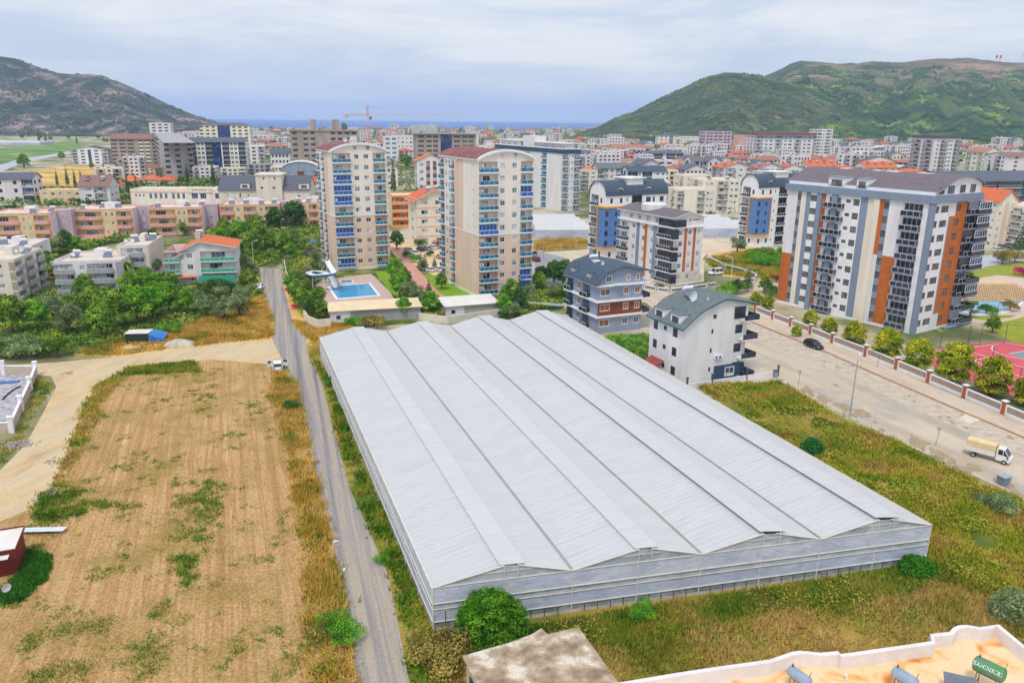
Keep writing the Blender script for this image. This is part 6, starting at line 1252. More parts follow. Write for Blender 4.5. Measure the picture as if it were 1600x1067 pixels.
bg('small cream building with square openings between hill foot and curved hotel',287,None,312,222,206,cream,'flat',None,3,W6,st=dk)
for k,(a_,b_,y_) in enumerate(((190,214,292),(222,246,290),(247,272,291),(170,186,300))): bg('low house with an orange-red roof behind the school, %s'%('first','second','third','leftmost')[k],a_,None,b_,y_,y_-9,cream,'hip',redtile,2,"1 w1.4 1 w1.4 1",rh=3,name='house',cat='house',group='red-roofed houses behind the school')
# centre
bg('dark unfinished concrete block with deep blue glass centre behind the towers',650,None,744,262,210,rawcon,'flat',rawcon,7,"1 w2.4 1 w2 .5 w2 1 p4.5:1 .8 w2.4 1 w2 .5 w2 1",d=24,mats=[blueglass],st=dict(gl=darkglass,fr=rawcon,proj=0),extra=lambda r,wb,w,d,h:MB().box(-2,-2,h+.1,w+2,d+2,h+.8).build('roof_slab',rawcon,r))
bg('white long block left of the dark unfinished block',613,None,646,246,213,white,'flat',None,5,W6,d=18)
bg('pale block with turquoise windows behind the white long block',600,None,622,250,214,lilac,'flat',None,5,"1 w2 1 w2 1",st=dict(gl=tealpanel))
bg('white house with brick-red window panels and orange roof between the towers',652,None,695,298,252,white,'gable',redtile,4,"1 w1.4 1 w1.4:1 1 w1.4:1 1 w1.4:1 .6",d=16,mats=[brownp],axis='y',rh=4)
bg('small cream stone house at the lane end behind the first cream tower',603,None,621,292,262,cream,'gable',darkroof,3,"1 w1.4 1 w1.4 1",axis='y')
bg('white and teal far block on the right of the dark unfinished block',735,None,748,232,208,white,'flat',None,6,"b2 1",st=dict(panel=tealpanel))
bg('navy and grey block just right of the white high-rise',900,None,924,262,240,greyw,'gable',darkroof,4,"b2:1 1 w1.4 1 b2:1",mats=[navy],st=dk)
bg('beige flats directly right of the white high-rise base',906,None,934,300,268,cream,'flat',oldred,5,"b3 1 w1.4 1")
bg('pink house with maroon roof in the dense quarter',925,None,951,268,243,pinkw,'gable',oldred,4,"1 w1.4 1 w1.4 1")
bg('blue-white block with green glass balconies above the curved grey roof',933,None,992,300,263,lilac,'gable',greyroof,4,"g4 1.2 w1.2 1 g4 1.2 w1.2 1.2",d=12,st=dict(gg=glass))
bg('white and navy stepped block with slate roof, right of the blue-white one',980,None,1042,305,268,brightwhite,'gable',slateroof,4,"b6:1 .6 w1.4 1 b6:1 3 w1.4 2 w1.4 1.6",d=12,mats=[navy],st=dict(gl=blueglass,panel=blueglass))
bg('plain pink-white gabled house with orange roof beside the bare tree',1046,None,1074,292,272,lilac,'gable',redtile,2,"4 w1 4",d=12,axis='y',rh=3)
bg('long brown-roofed unfinished building in the dense quarter',958,None,1018,250,232,tan_,'gable',oldred,3,W6,d=18,rh=3,st=dk)
bg('dark blue modern block with white wave bands',1003,None,1068,262,240,darkgrey,'gable',darkroof,4,"b5 1 b5 1 p2:1 1 b4 p1:2 b4",d=18,mats=[white,pinkw],st=dict(gl=blueglass,panel=darkglass,slab=brightwhite),rh=2)
bg('pale yellow hotel with dark roof at the foot of the right hill',1028,None,1062,230,212,cream,'hip',slateroof,4,"1 w1.4 1 w1.4 1 g2 1 w1.4 1",rh=3)
bg('cream hotel with purple roof at the foot of the right hill',1066,None,1092,236,214,cream,'flat',maroonroof,5,W6)
bg('unfinished mauve-grey double block with orange roof sheets',1100,None,1144,236,206,mauve,'flat',redtile,6,"1 w1.4 .6 w1.4 1 w2 .6 w2 1.2 w1.4 .6 w1.4 1",d=22,st=dict(gl=darkglass,fr=rawcon,proj=0))
bg('pink flats left of the long unfinished block',1153,None,1178,234,212,pinkw,'flat',None,6,W6,d=18)
bg('long unfinished grey-white block with dark blue top floor under the right hill',1178,None,1286,252,212,white,'flat',whiter,7,"b3 1 w1 .8 w1.4 1 b3 1 w1 .8 w1.4 1 b3 1 w1 .8 w1.4 1 b3 1",d=24,mats=[bluegrey],st=dict(gl=darkglass,panel=greyw),zones={'R':((0,1,6,6,1),)},extra=lambda r,wb,w,d,h:MB().box(-1,-1,h+.7,w+1,d+1,h+3.2).build('attic_storey',maroonroof,r))
bg('tall white slab tower at the right end of the long unfinished block',1272,None,1302,252,203,white,'flat',whiter,10,"b3 .6 w1 .8 b4 .5",d=16,st=dict(gl=darkglass,panel=white))
bg('white house with mauve roof and navy side panel above the cream flats',1079,None,1100,290,252,brightwhite,'gable',mauveroof,4,"1 w1.3 .5 p3:1 1 b3",d=14,mats=[navy],rh=3,st=dk)
bg('mauve-grey gabled house with a column of windows',1104,None,1126,290,252,lilac,'gable',mauveroof,4,"1 w1.2 2 w1.6 2",axis='y',rh=3,st=dk)
bg('white flats with orange tiled roof and deep balconies in the right middle distance',1126,None,1176,296,262,white,'gable',redtile,4,"2 b6 2 w2 2 b4",d=15,axis='y',rh=3,heat=3)
bg('white flats with a maroon solar roof in the right middle distance',1181,None,1225,292,263,white,'gable',oldred,3,"1 b5 1 w1.4 1 b4",d=14,axis='y',rh=3,heat=3)
bg('cream stepped flats behind the striped mid-rise, nearest part',1057,None,1118,338,298,cream,'flat',None,4,"b3 1 5 1 b3.5 1 w1.4 .6 w1.4 1",d=14)
bg('cream stepped flats with vine-covered balconies, right part',1095,None,1158,332,283,cream,'flat',None,5,"1 w1.6 .6 w1.6 2 b5 1 w1.6 .6 w1.6 1",d=16,heat=2)
bg('cream building with flat yellowish penthouse behind the stepped flats',1066,None,1112,312,276,cream,'flat',None,4,"2 w1.6 1 w1.6 3 b3 1",d=14)
bg('white flat-roofed annex behind the curved grey roof near the tall block',1190,None,1238,296,270,white,'flat',whiter,3,"3 w1.4 3 w1.4 3",d=14)
for k,(a_,b_,y_,t_,lab,rm,wl) in enumerate(((1216,1262,286,266,'white house with bright orange-red roof above the tall block, leftmost',redtile,white),(1262,1310,283,260,'cream house with orange-red roof and red tank rows',redtile,cream),(1300,1352,286,268,'cream house with orange roof right behind the tall block',redtile,cream),(1352,1402,284,262,'cream gabled house with a big orange roof and solar rows',redtile,cream),(1328,1380,268,252,'pale blue flats with long grey roof behind the orange roofs',darkroof,bluew),(1230,1285,262,250,'pinkish low roofs behind the orange-red roofs',oldred,white))):
    bg(lab,a_,None,b_,y_,t_,wl,'gable',rm,3,"1 w1.6 1 b4 1 w1.6 1",d=16,axis='x' if k%2 else 'y',rh=4,heat=4 if k<4 else 0)
bg('cream festival hall with a blue-grey dome roof',1324,None,1360,250,238,cream,'barrel',slateroof,2,"1 w1.2 1 w1.2 1 w1.2 1",d=24,rh=8,axis='y')
bg('pink ornate low block left of the white striped tower',1368,None,1418,248,234,lilac,'hip',darkroof,3,W6,d=16)
bg('white and black balconied slab tower in the right distance',1426,1452,1502,282,218,white,'flat',darkgrey,10,"1 w1 .8 b3 .5 w1 .5 w1 1 b3",L="b4 1 b4 1",st=dict(gl=darkglass,panel=darkpanel,proj=1),extra=lambda r,wb,w,d,h:MB().box(-.6,-.6,h+.7,w+.6,d+.6,h+3).build('attic_storey',darkgrey,r))
bg('bright blue apartment block at the foot of the far right hill',1506,None,1548,223,199,steelblue,'flat',None,7,"1 w1.2 1 b3 1 p2 1 b3 1 w1.2 1",d=26,st=dict(slab=white,panel=steelblue))
bg('cream block with green balconies and ornate gable in the right distance',1532,None,1566,268,238,cream,'gable',oldred,4,"b3 1 w2.4 1 b3",d=20,axis='y',st=dict(panel=greenpanel),rh=4)
bg('pinkish-white block at the right edge in the distance',1566,None,1640,276,244,lilac,'gable',brownroof,5,"3 w1 3 b4 1 w1 1",d=22,st=dk)
bg('navy glass block with long dark roof behind the tall orange and white block',1468,None,1640,330,283,navy,'gable',darkroof,4,"g8 1 g8 1 g8 1 g8",d=22,rh=4,st=dict(gg=darkglass,slab=white,panel=darkglass))
bg('cream flats with orange gable roof right of the tall block',1549,None,1592,388,316,cream,'gable',redtile,6,"1 w1.2 2 p2.6:1 2 w1.2 1 w1.2 1",d=16,mats=[tan_],axis='y',rh=4)
bg('cream flats cut by the right edge beside the orange gabled flats',1590,None,1660,392,326,cream,'flat',None,6,"b2 1 w1.2 2 w1.2 1 b4",d=16)
bg('white tiny villa high on the far right hill foot',1482,None,1496,206,200,white,'flat',None,1,W6,d=14)
# ---------------- filler houses of the town
def inb(x,y,r):
    for a_,b_,c_ in FOOT:
        if math.hypot(a_-x,b_-y)<c_*.66+r*.8: return True
    return False
PROTO=[]
cw=[white,cream,lilac,white,cream,greyw,lilac]
for k in range(16):
    wl=cw[k%7]; n=[3,4,5,3,4,2,6,4][k%8]; w=random.uniform(13,24); d=random.uniform(11,16); h=n*2.9; rt=['hip','gable','flat','gable','hip','gable','flat','flat'][k%8]
    rmn=[redtile,oldred,flatroof,darkroof,oldred,redtile,flatroof,flatroof][(k*3)%8]; rname={redtile:'orange-red tiled',oldred:'faded red tiled',flatroof:'flat pale',darkroof:'dark grey'}[rmn]
    if rt=='flat' and rmn!=darkroof: rmn=flatroof; rname='flat pale'
    root=empty('town_house' if n<4 else 'town_apartment_block',(0,0,-900),0,'x','house' if n<4 else 'apartment block'); wb=MB(); ms=[wl,darkglass,glass,wl]
    st=dict(proj=.8,slab=wl,panel=glass,gl=glass,gidx=1,pidx=2,sidx=3)
    for s in 'RLE': facade(wb,root,s,w,d,random.choice([B4,W6,"1 b4 1 w1.4 1 b4 1","b3 1 w1.5 1 w1.5 2"]) if s=='R' else "2 w1.4 2 b3 2",n,0,2.9,(),st,False)
    facade(wb,root,'B',w,d,'1',n,0,2.9,(),st,False)
    for s in 'RLEB':
        T,wd=SIDES[s](w,d); wb.T=T; wb.face([(0,0,-.4),(wd,0,-.4),(wd,0,0),(0,0,0)],0)
    wb.T=None
    if rt=='flat': flat_top(root,w,d,h,flatroof,wl,.6); [heater(root,w*(j+.5)/3,d*.5,h,random.uniform(-.4,.4)) for j in range(2)]
    elif rt=='hip': hip_roof(root,w,d,h,2.8,rmn,.7)
    else: profile_roof(wb,root,w,d,h,[(-.06,-.3),(.5,3.0),(1.06,-.3)],'y' if k%2 else 'x',rmn,oh=.6,th=.2); 
    wb.build('wall',ms,root)
    wn={white:'white',cream:'cream',lilac:'lilac-white',beige:'beige',greyw:'grey',pinkw:'pink'}[wl]
    root['desc']='%s %d-storey %s, %s roof'%(wn,n,'house' if n<4 else 'block',rname); PROTO.append((root,w,d,h))
NB=0; placed=0
def zone(px):
    for lim,nm in ((440,'left of the unfinished beige tower'),(560,'around the unfinished beige tower'),(640,'below the crane'),(760,'near the dark unfinished block'),(920,'behind the white high-rise'),(1040,'at the right hill tip'),(1180,'below the right hill'),(1320,'by the long unfinished block'),(1450,'near the domed hall'),(9999,'by the far right edge')):
        if px<lim: return nm
for (x0,x1,y0,y1,cnt,sc,md) in ((385,470,212,262,34,1.0,15),(560,930,205,214,75,1.25,22),(560,640,215,250,22,1.0,15),(740,960,214,250,60,1.0,16),(900,1180,222,300,80,1.0,12),(930,1240,214,232,34,1.1,16),(1180,1430,236,284,44,1.05,12),(1300,1640,222,246,34,1.15,16),(270,345,205,225,16,1.0,16),(390,560,205,222,36,1.2,20),(1500,1660,236,262,8,1,16),(130,240,262,300,5,.9,14),(700,900,255,300,8,1,12)):
    tries=0; c_=0
    while c_<cnt and tries<cnt*30:
        tries+=1; px=random.uniform(x0,x1); py=1/random.uniform(1/(y1-187.5),1/(y0-187.5))+187.5 if y1-y0<20 else random.uniform(y0,y1); p=G(px,py)
        if p.y>3150 or inb(p.x,p.y,md*sc*.85): continue
        root,w,d,h=PROTO[placed%16]; placed+=1; c_+=1
        s=sc*random.uniform(.85,1.15); lab=root['desc']+' '+zone(px)+(', near the shore' if p.y>1500 else (', middle distance' if p.y>600 else ', fairly near'))
        o=first(root,p,rad(random.choice((20,26,30,12,-10))),(s,s,s*random.uniform(.85,1.1)),lab,'town houses '+zone(px)); FOOT.append((p.x+w*.4,p.y+d*.5,md*sc*.7))
for root,*_ in PROTO:
    if root not in used:
        for ch in list(root.children): bpy.data.objects.remove(ch)
        bpy.data.objects.remove(root)
for o in COL.objects:
    if 'desc' in o: del o['desc']
# trees among the town houses
random.seed(11)
for (x0,x1,y0,y1,cnt,s0) in ((385,930,204,212,60,3.4),(400,640,214,262,50,1.9),(900,1240,222,300,70,1.6),(1180,1640,226,285,60,1.8),(20,345,214,226,30,2.6),(900,1000,206,216,16,3.0),(130,345,262,300,18,1.3),(1640,1700,230,400,4,2),(1030,1230,300,345,9,1.3)):
    for k in range(cnt):
        px=random.uniform(x0,x1); py=random.uniform(y0,y1); p=G(px,py)
        if p.y>3200: continue
        t=random.choice(('dark_tree','citrus_tree','dark_tree','broadleaf_tree','cypress_tree' if py>214 else 'dark_tree'))
        tree(t,0,0,s0*random.uniform(.7,1.2),'%s among houses %s%s'%({'dark_tree':'dark rounded tree','citrus_tree':'mid-green tree','broadleaf_tree':'fresh green tree','cypress_tree':'slim dark cypress'}[t],zone(px),', near the shore' if p.y>1500 else (', middle distance' if p.y>600 else ', fairly near')),'trees scattered through the town',P=p)
for x,y,s,lb in ((538,207,10,'big dark round tree beside the lift shafts on the skyline, right'),(528,206,8,'dark round tree on the skyline behind the unfinished tower block'),(410,216,7,'wide dark tree clump left on the sea front'),(400,214,7,'dark tree clump by the curved hotel')): tree('dark_tree',x,y,s*.75,lb)
for x,y,s,lb in ((106,290,1.7,'slim cypress left of the brown-roofed house, tallest'),(118,292,1.5,'cypress pair beside the brown-roofed house, left'),(128,292,1.5,'cypress pair beside the brown-roofed house, right'),(162,266,1.0,'small cypress on the golden field'),(181,290,1.4,'leaning cypress right of the brown-roofed house'),(214,300,1.5,'cypress in front of the red-roofed houses'),(200,302,1.6,'dark cypress before the red-roofed houses'),(283,285,1.1,'small cypress by the grey concrete block'),(294,290,2.1,'tall cypress in front of the grey concrete block'),(334,290,2.2,'green poplar-like tree before the navy block'),(90,290,1.4,'dark conifer left of the cypresses'),(615,300,2.6,'tall cypress by the lane between the towers'),(440,262,2.0,'column-shaped tree beside the slate mansard block')):
    tree('cypress_tree',x,y,s,lb)
for x,y,s,lb in ((38,264,3.2,'round bushy tree beside the highway bend'),(97,250,2.2,'green tree by the small new white block'),(470,268,1.6,'yellow-green tree left of the arched roof'),(634,262,3.2,'olive-coloured tree behind the lane'),(655,288,2.4,'bright green tree clump by the house with red panels'),(1065,296,2.0,'bare brownish tree beside the plain gabled house'),(1085,262,3.4,'green tree clump in the dense quarter'),(920,296,2.6,'green trees at the foot of the beige flats'),(1112,330,1.6,'small bright tree at the cream stepped flats')): tree('citrus_tree',x,y,s,lb)
# hill scrub and pine cover: thousands of small crowns that read as one mass
def cover(name,hill_,n,s0,s1,m,label,t0=.0,t1=1.0,patch=None,seed=1,xr=None):
    V,nx,rows=HILLPTS[hill_]; V=np.array(V).reshape(-1,nx,3); j=rng.uniform(t0*rows,min(rows,t1*rows)-.01,n*2); i=rng.uniform(0,nx-1.01,n*2)
    if xr: i=rng.uniform(xr[0]*nx,xr[1]*nx-1.01,n*2)
    a,b=j.astype(int),i.astype(int); fj,fi=(j-a)[:,None],(i-b)[:,None]; P=V[a,b]*(1-fj)*(1-fi)+V[a+1,b]*fj*(1-fi)+V[a,b+1]*(1-fj)*fi+V[a+1,b+1]*fj*fi
    if patch: P=P[vnoise(P[:,0],P[:,1],patch[0],seed)>patch[1]]
    P=P[:n]; N=len(P); s=rng.uniform(s0,s1,N)
    O=np.array([[1,0,.2],[0,1,.3],[-1,0,.2],[0,-1,.3],[0,0,1.1]]); V2=P[:,None,:]+O[None]*s[:,None,None]*rng.uniform(.7,1.25,(N,5,1)); Fq=np.array([[0,1,4],[1,2,4],[2,3,4],[3,0,4]])
    idx=(Fq[None]+np.arange(N)[:,None,None]*5).reshape(-1); me=bpy.data.meshes.new(name); me.vertices.add(5*N); me.vertices.foreach_set('co',V2.astype(np.float32).ravel()); me.loops.add(len(idx)); me.loops.foreach_set('vertex_index',idx.astype(np.int32)); me.polygons.add(4*N); me.polygons.foreach_set('loop_start',np.arange(0,12*N,3,dtype=np.int32)); me.update(calc_edges=True); me.materials.append(m); return tag(link(name,me),label,'scrub',kind='stuff')
sg=mat('hill_scrub_leaves',c(70,92,60),.9,.2,.02,coord='World',ramp=[(.4,c(58,78,58)),(.6,c(98,112,70))],spec=.1); pg=mat('hill_pine_leaves',c(60,96,50),.9,.2,.012,coord='World',ramp=[(.4,c(40,68,50)),(.52,c(64,96,58)),(.62,c(122,140,66))],spec=.1)
cover('hill_scrub','left_hill',11000,1.6,4.2,mat('blue_grey_scrub',c(70,88,84),.9,.2,.02,coord='World',ramp=[(.4,c(48,66,66)),(.6,c(86,98,90))],spec=.1),'dark scrub covering the left rocky hill',patch=(26,.50))
cover('hill_scrub','right_hill',10000,1.6,4.4,sg,'scrub covering the nearer right hill',patch=(34,.46),seed=4)
cover('pine_wood','far_right_hill',14000,4,9,pg,'pine wood on the far right ridge',t0=.0,t1=.86,patch=(60,.46),seed=7)
cover('pine_wood','right_hill',900,2.5,5,pg,'pines along the shoulder of the nearer right hill',t0=.8,t1=1.0,xr=(.5,.75))
# ridge masts
for k,(x,lb) in enumerate(((1556,'left red-and-white mast on the far ridge'),(1562,'right red-and-white mast on the far ridge'),(1596,'thin lattice mast on the far ridge at the right edge'))):
    p=atY(x,99,2890); e=empty('radio_mast',(p.x,p.y,p.z-6),0,lb,'radio mast'); hgt=32 if k<2 else 38
    a=MB(); r=4 if k<2 else 1.2
    for (z0,z1,m) in ((0,.35,0),(.35,.7,1),(.7,1,0)): a.tube((0,0,hgt*z0),(0,0,hgt*z1),r*(1-z0*.2),r*(1-z1*.2),n=8,m=m)
    a.build('mast',[redtank if k<2 else metal,plasticwhite],e)
# ---------------- tower crane
cp=G(577,236); e=empty('tower_crane',cp,0,'orange and white tower crane with a long thin jib on the skyline','crane'); ht=atY(577,180,cp.y).z; H0=ht; k_=cp.y/F
def lattice(a,p,q,wd,n,up=Vector((0,0,1)),r=.16):
    p,q=Vector(p),Vector(q); d=(q-p).normalized(); s=d.cross(up if abs(d.dot(up))<.9 else Vector((1,0,0))).normalized(); t=d.cross(s)
    cs=[s*wd+t*wd,s*wd-t*wd,-s*wd-t*wd,-s*wd+t*wd]
    for c_ in cs: a.tube(p+c_,q+c_,r,n=4)
    for i in range(n):
        A,B=p.lerp(q,i/n),p.lerp(q,(i+1)/n)
        for j in range(4): a.tube(A+cs[j],B+cs[(j+1)%4],r*.7,n=3)
crn=mat('crane_orange_paint',c(222,128,60),.6,.06,.3); crw=mat('crane_pale_paint',c(226,196,170),.6,.06,.3)
a=MB(); lattice(a,(0,0,0),(0,0,H0*.72),1.1,14); a.build('lower_mast',crn,e); a=MB(); lattice(a,(0,0,H0*.72),(0,0,H0),1.1,6); a.build('upper_mast',crw,e); a=MB(); lattice(a,(0,0,H0),(0,0,H0+14*k_),.7,5,r=.2); a.build('apex',crn,e)
xl_=(541-577)*k_; xr_=(722-577)*k_
a=MB(); lattice(a,(xl_,0,H0),(0,0,H0),.9,10,r=.2); a.build('counter_jib',crn,e); a=MB(); lattice(a,(0,0,H0),(xr_,0,H0+4*k_*0+1.5),.65,46,r=.13); a.build('jib',crw,e)
a=MB(); a.box(xl_,-1.6,H0-5*k_,xl_+6*k_,1.6,H0+1); a.build('counterweight',conc,e); a=MB(); a.box(2,-1.2,H0-6,5,1.2,H0-2); a.build('cab',mat('crane_cab_paint',c(90,110,110),.5,.06,1),e)
a=MB(); 
for x in (xl_*.9,xr_*.35,xr_*.75): a.tube((0,0,H0+13*k_),(x,0,H0+.8),.12,n=3)
a.build('tie_bar',crw,e); a=MB(); a.tube((12*k_,0,H0),(12*k_,0,H0-5*k_),.08,n=3); a.box(12*k_-.7,-.7,H0-6*k_,12*k_+.7,.7,H0-5*k_); a.build('hook',crn,e)
# ---------------- panelled street fence (right)
brick=mat('brick_red_pillar',c(176,98,66),.8,.1,2); fpan=mat('taupe_fence_panel',c(164,146,134),.85,.07,1,streak=True)
fx=[(1180,489.5),(1206,500)]; x=1228
fpts=[(1180,489),(1207,500),(1235,511),(1266,523),(1300,537),(1352,557),(1400,577),(1450,598),(1506,622),(1567,648),(1632,676)]
P=[G(x,y) for x,y in fpts]
for k,(a_,b_) in enumerate(zip(P,P[1:])):
    d=b_-a_; ln_=d.length; e=empty('fence_section',a_,math.atan2(d.y,d.x),'white-framed taupe fence panel with brick pillar, number %s from the far end'%('one two three four five six seven eight nine ten'.split()[k]),'fence','panelled street fence'); e['label']=('white-framed taupe fence panel '+('at the far street end','second from the far street end','by the far street tree','left of the parked black car','right behind the parked black car','under the first wide tree','under the second wide tree','beneath the tree at the tall block corner','between the court corner trees','cut by the right picture edge')[k])
    w=MB(); w.box(.3,-.12,0,ln_-.3,.12,.62,0); w.box(.3,-.12,1.55,ln_-.3,.12,1.75,0); w.box(.3,-.12,.62,.56,.12,1.55,0); w.box(ln_-.56,-.12,.62,ln_-.3,.12,1.55,0); w.build('frame',brightwhite,e); w=MB(); w.box(.56,-.07,.62,ln_-.56,.07,1.55); w.build('panel',fpan,e)
    w=MB(); w.box(-.28,-.28,0,.28,.28,2.15,0); o=w.build('pillar',brick,e); w=MB(); w.box(-.4,-.4,2.15,.4,.4,2.3); w.build('cap',brightwhite,o)
# low white fence around the striped mid-rise and garden walls
wallrun([G(985,447),G(1006,451),G(1026,455),G(1046,457.5),G(1072,454),G(1106,449.5),G(1118,447.5)],1.1,.2,white,brightwhite,'low_street_wall','low white wall with grey inset panels in front of the striped mid-rise',True,1.5,greyw,inset=mat('grey_inset',c(120,118,120),.8,.06,1),ps=.4)
wallrun([G(1152,444),G(1180,440),G(1181,434),G(1168,428),G(1130,418),G(1104,405)],1.1,.2,white,brightwhite,'low_plot_wall','low white wall with pillars along the empty grassy plot',True,1.5,greyw,inset=MATS['grey_inset'],ps=.4)
wallrun([G(475,497),G(482,508),G(497,514),G(517,512)],2.0,.25,mat('cream_garden_wall',c(226,216,200),.85,.06,.6),None,'garden_wall','curving cream garden wall at the back left corner of the greenhouse')
wallrun([G(655,500),G(700,506),G(790,492)],1.6,.25,MATS['cream_garden_wall'],None,'garden_wall','pale garden wall behind the greenhouse below the open garage')
wallrun([G(825,478),G(880,482),G(893,482)],1.0,.2,MATS['cream_garden_wall'],None,'garden_wall','low cream wall left of the slate-blue house')
wallrun([G(444,410),G(448,430),G(462,452),G(470,470)],.9,.15,white,None,'garden_wall','low white wall between the road head and the tower garden')
wallrun([G(1073,608),G(1112,602),G(1166,594),G(1215,588)],.9,.2,white,None,'forecourt_wall','white forecourt wall with dark posts at the foot of the white house',True,1.9,darkgrey,ps=.25)
bt=empty('play_tower',G(487,392),.3,'orange and blue children play tower left of the first cream tower','play tower'); a=MB(); [a.tube((x,y,0),(x,y,3),.08,n=4) for x in (0,1.5) for y in (0,1.5)]; a.build('posts',orangep,bt); a=MB(); a.box(-.1,-.1,1.2,1.6,1.6,1.3); a.face([(1.5,.2,1.3),(4,.2,0),(4,1.2,0),(1.5,1.2,1.3)]); a.build('platform_slide',orangep,bt); a=MB(); a.loft([[(-.3,-.3,3),(1.8,-.3,3),(1.8,1.8,3),(-.3,1.8,3)],[(.7,.7,4),(.8,.7,4),(.8,.8,4),(.7,.8,4)]]); a.build('roof',tarpm,bt)
# water slide
ws=empty('water_slide',G(514,446),0,'white and blue spiral water slide beside the rectangular pool','water slide'); z0=5.2; q=[]
path=[]; 
base=G(514,446)
def gl_(x,y,z): return G(x,y,z)-base
for x,y,z in ((510,408,5.6),(516,420,5.2),(521,428,4.6),(517,431,4.2),(505,432,3.9),(492,433,3.6),(484,431,3.3),(482,429,3.1),(490,427,2.9),(502,428,2.6),(512,431,2.2),(518,437,1.5),(522,444,.7),(524,450,.25)): path.append(gl_(x,y,z))
def smooth_path(P,n=6):
    out=[]
    for i in range(len(P)-1):
        p0,p1,p2,p3=P[max(0,i-1)],P[i],P[i+1],P[min(len(P)-1,i+2)]
        for k in range(n):
            t=k/n; out.append(.5*((2*p1)+(-p0+p2)*t+(2*p0-5*p1+4*p2-p3)*t*t+(-p0+3*p1-3*p2+p3)*t**3))
    return out+[P[-1]]
sp=smooth_path(path); a=MB(); b=MB(); rings=[]; rb=[]
for i,p in enumerate(sp):
    d=(sp[min(i+1,len(sp)-1)]-sp[max(0,i-1)]); d.z=0; d.normalize(); s=Vector((-d.y,d.x,0)); rings.append([p+s*(.75*math.cos(t))+Vector((0,0,.6*(1-math.sin(t)))) for t in [math.pi*k/6 for k in range(7)]]); rb.append([p+s*(.85*math.cos(t))+Vector((0,0,.6*(1-math.sin(t))-.12)) for t in [math.pi*k/6 for k in range(7)]])
a.loft(rings,cap=False,closed=False); a.build('chute',plasticwhite,ws); b.loft(rb,cap=False,closed=False); b.build('outer_shell',mat('blue_slide_shell',c(60,120,190),.4,.05,1),ws)
a=MB()
for x,y,z in ((505,434,3.8),(488,433,3.2),(512,434,2.1),(516,421,5.1),(510,409,5.5)): p=gl_(x,y,z); a.tube((p.x,p.y,0),p,.1,n=5)
a.build('support',plasticwhite,ws); a=MB(); p=gl_(509,408,5.6); a.box(p.x-1,p.y-.5,5.5,p.x+1,p.y+1.5,5.65)
for k in range(14): a.box(p.x-3.4+k*.24,p.y-.2,k*.39,p.x-3.1+k*.24,p.y+.9,k*.39+.06)
a.build('stair_platform',metal,ws)
# stepped round wall by the curved pool
e=empty('stepped_terrace',G(1560,472),0,'round cream stepped terrace wall behind the freeform pool','terrace'); 
cx,cy=0,14; a=MB(); stp=mat('cream_terrace_stone',c(214,186,150),.85,.08,.8)
for k in range(9):
    r=13.2-k*1.15; ring=[(cx+r*math.cos(t)*.95,2+(r)*math.sin(t)*.55+k*.55) for t in [math.pi*i/20 for i in range(21)]]; ring=[(cx+13.2*(1-k*.055)*math.cos(t),k*.62+3.2-3.2*math.sin(t)*(1) if False else k*.62-2.2*math.cos(t)**2*0) for t in [math.pi*i/12 for i in range(13)]]
    w_=13-k*.75; a.box(-w_,k*.6,0,w_,k*.6+.62 if k<8 else 9,.35+k*.42)
a.build('steps',stp,e); a=MB()
for k in range(8):
    w_=12.6-k*.75; n=int(w_*2/.55)
    for j in range(n): a.box(-w_+j*.55,k*.6-.03,.35+k*.42-.3,-w_+j*.55+.3,k*.6+.05,.35+k*.42-.08)
a.build('stone_joints',mat('dark_stone_joint',c(110,84,66),.9,.1,2),e)
# court fence posts and net of the sports court
cf=empty('court_fence',G(1455,548),0,'tall thin-posted mesh fence round the red sports court','fence'); o_=G(1455,548); a=MB(); cp_=[(1455,548),(1463,538),(1530,541),(1551,545),(1570,530),(1598,538),(1525,590),(1548,575),(1576,607),(1598,590),(1634,636)]
for x,y in ((1468,545),(1511,541),(1513,541.5),(1530,540),(1569,537),(1522,593),(1547,577),(1570,598),(1589,613)): p=G(x,y)-o_; a.tube(p,p+Vector((0,0,4.2)),.06,n=5)
a.build('post',darkgrey,cf); a=MB()
for P2 in (((1468,545),(1511,541),(1569,537),(1640,552)),((1522,593),(1589,613),(1640,630))):
    for a2,b2 in zip(P2,P2[1:]):
        for z in (.1,4.1): a.tube(G(*a2)-o_+Vector((0,0,z)),G(*b2)-o_+Vector((0,0,z)),.03,n=3)
a.build('rail',darkgrey,cf)
# ---------------- lamps
def lamp(x,y,h,ang,label,m=metal,arm=1.8,r=.09):
    e=empty('street_lamp',G(x,y),rad(ang),label,'street lamp'); a=MB(); a.tube((0,0,0),(0,0,h),r,r*.6,n=8); a.tube((0,0,h),(arm,0,h+.35),r*.55,n=6); a.build('pole',m,e); a=MB(); a.box(arm-.1,-.15,h+.3,arm+.65,.15,h+.42); a.build('lamp_head',plasticwhite,e)
    a=MB(); a.box(-.2,-.2,0,.2,.2,.25); a.build('base',conc,e); return e
lamp(1327,655,9.2,60,'tall grey street lamp standing at the edge of the weedy plot',arm=1.6); lamp(397,418,7.5,10,'pale concrete lamp post at the head of the gravel road',conc,1.0,.14); lamp(1141,450,8.0,150,'white street lamp behind the low wall of the grassy plot',plasticwhite,1.4); lamp(1554,512,5.5,20,'short dark lamp post on the park lawn by the court',darkgrey,.6,.06); lamp(849,408,8,0,'slim lamp post at the side street right of the second cream tower',metal,.8,.08); lamp(442,375,7,0,'wooden-looking utility pole in the garden strip',bark,.2,.14)
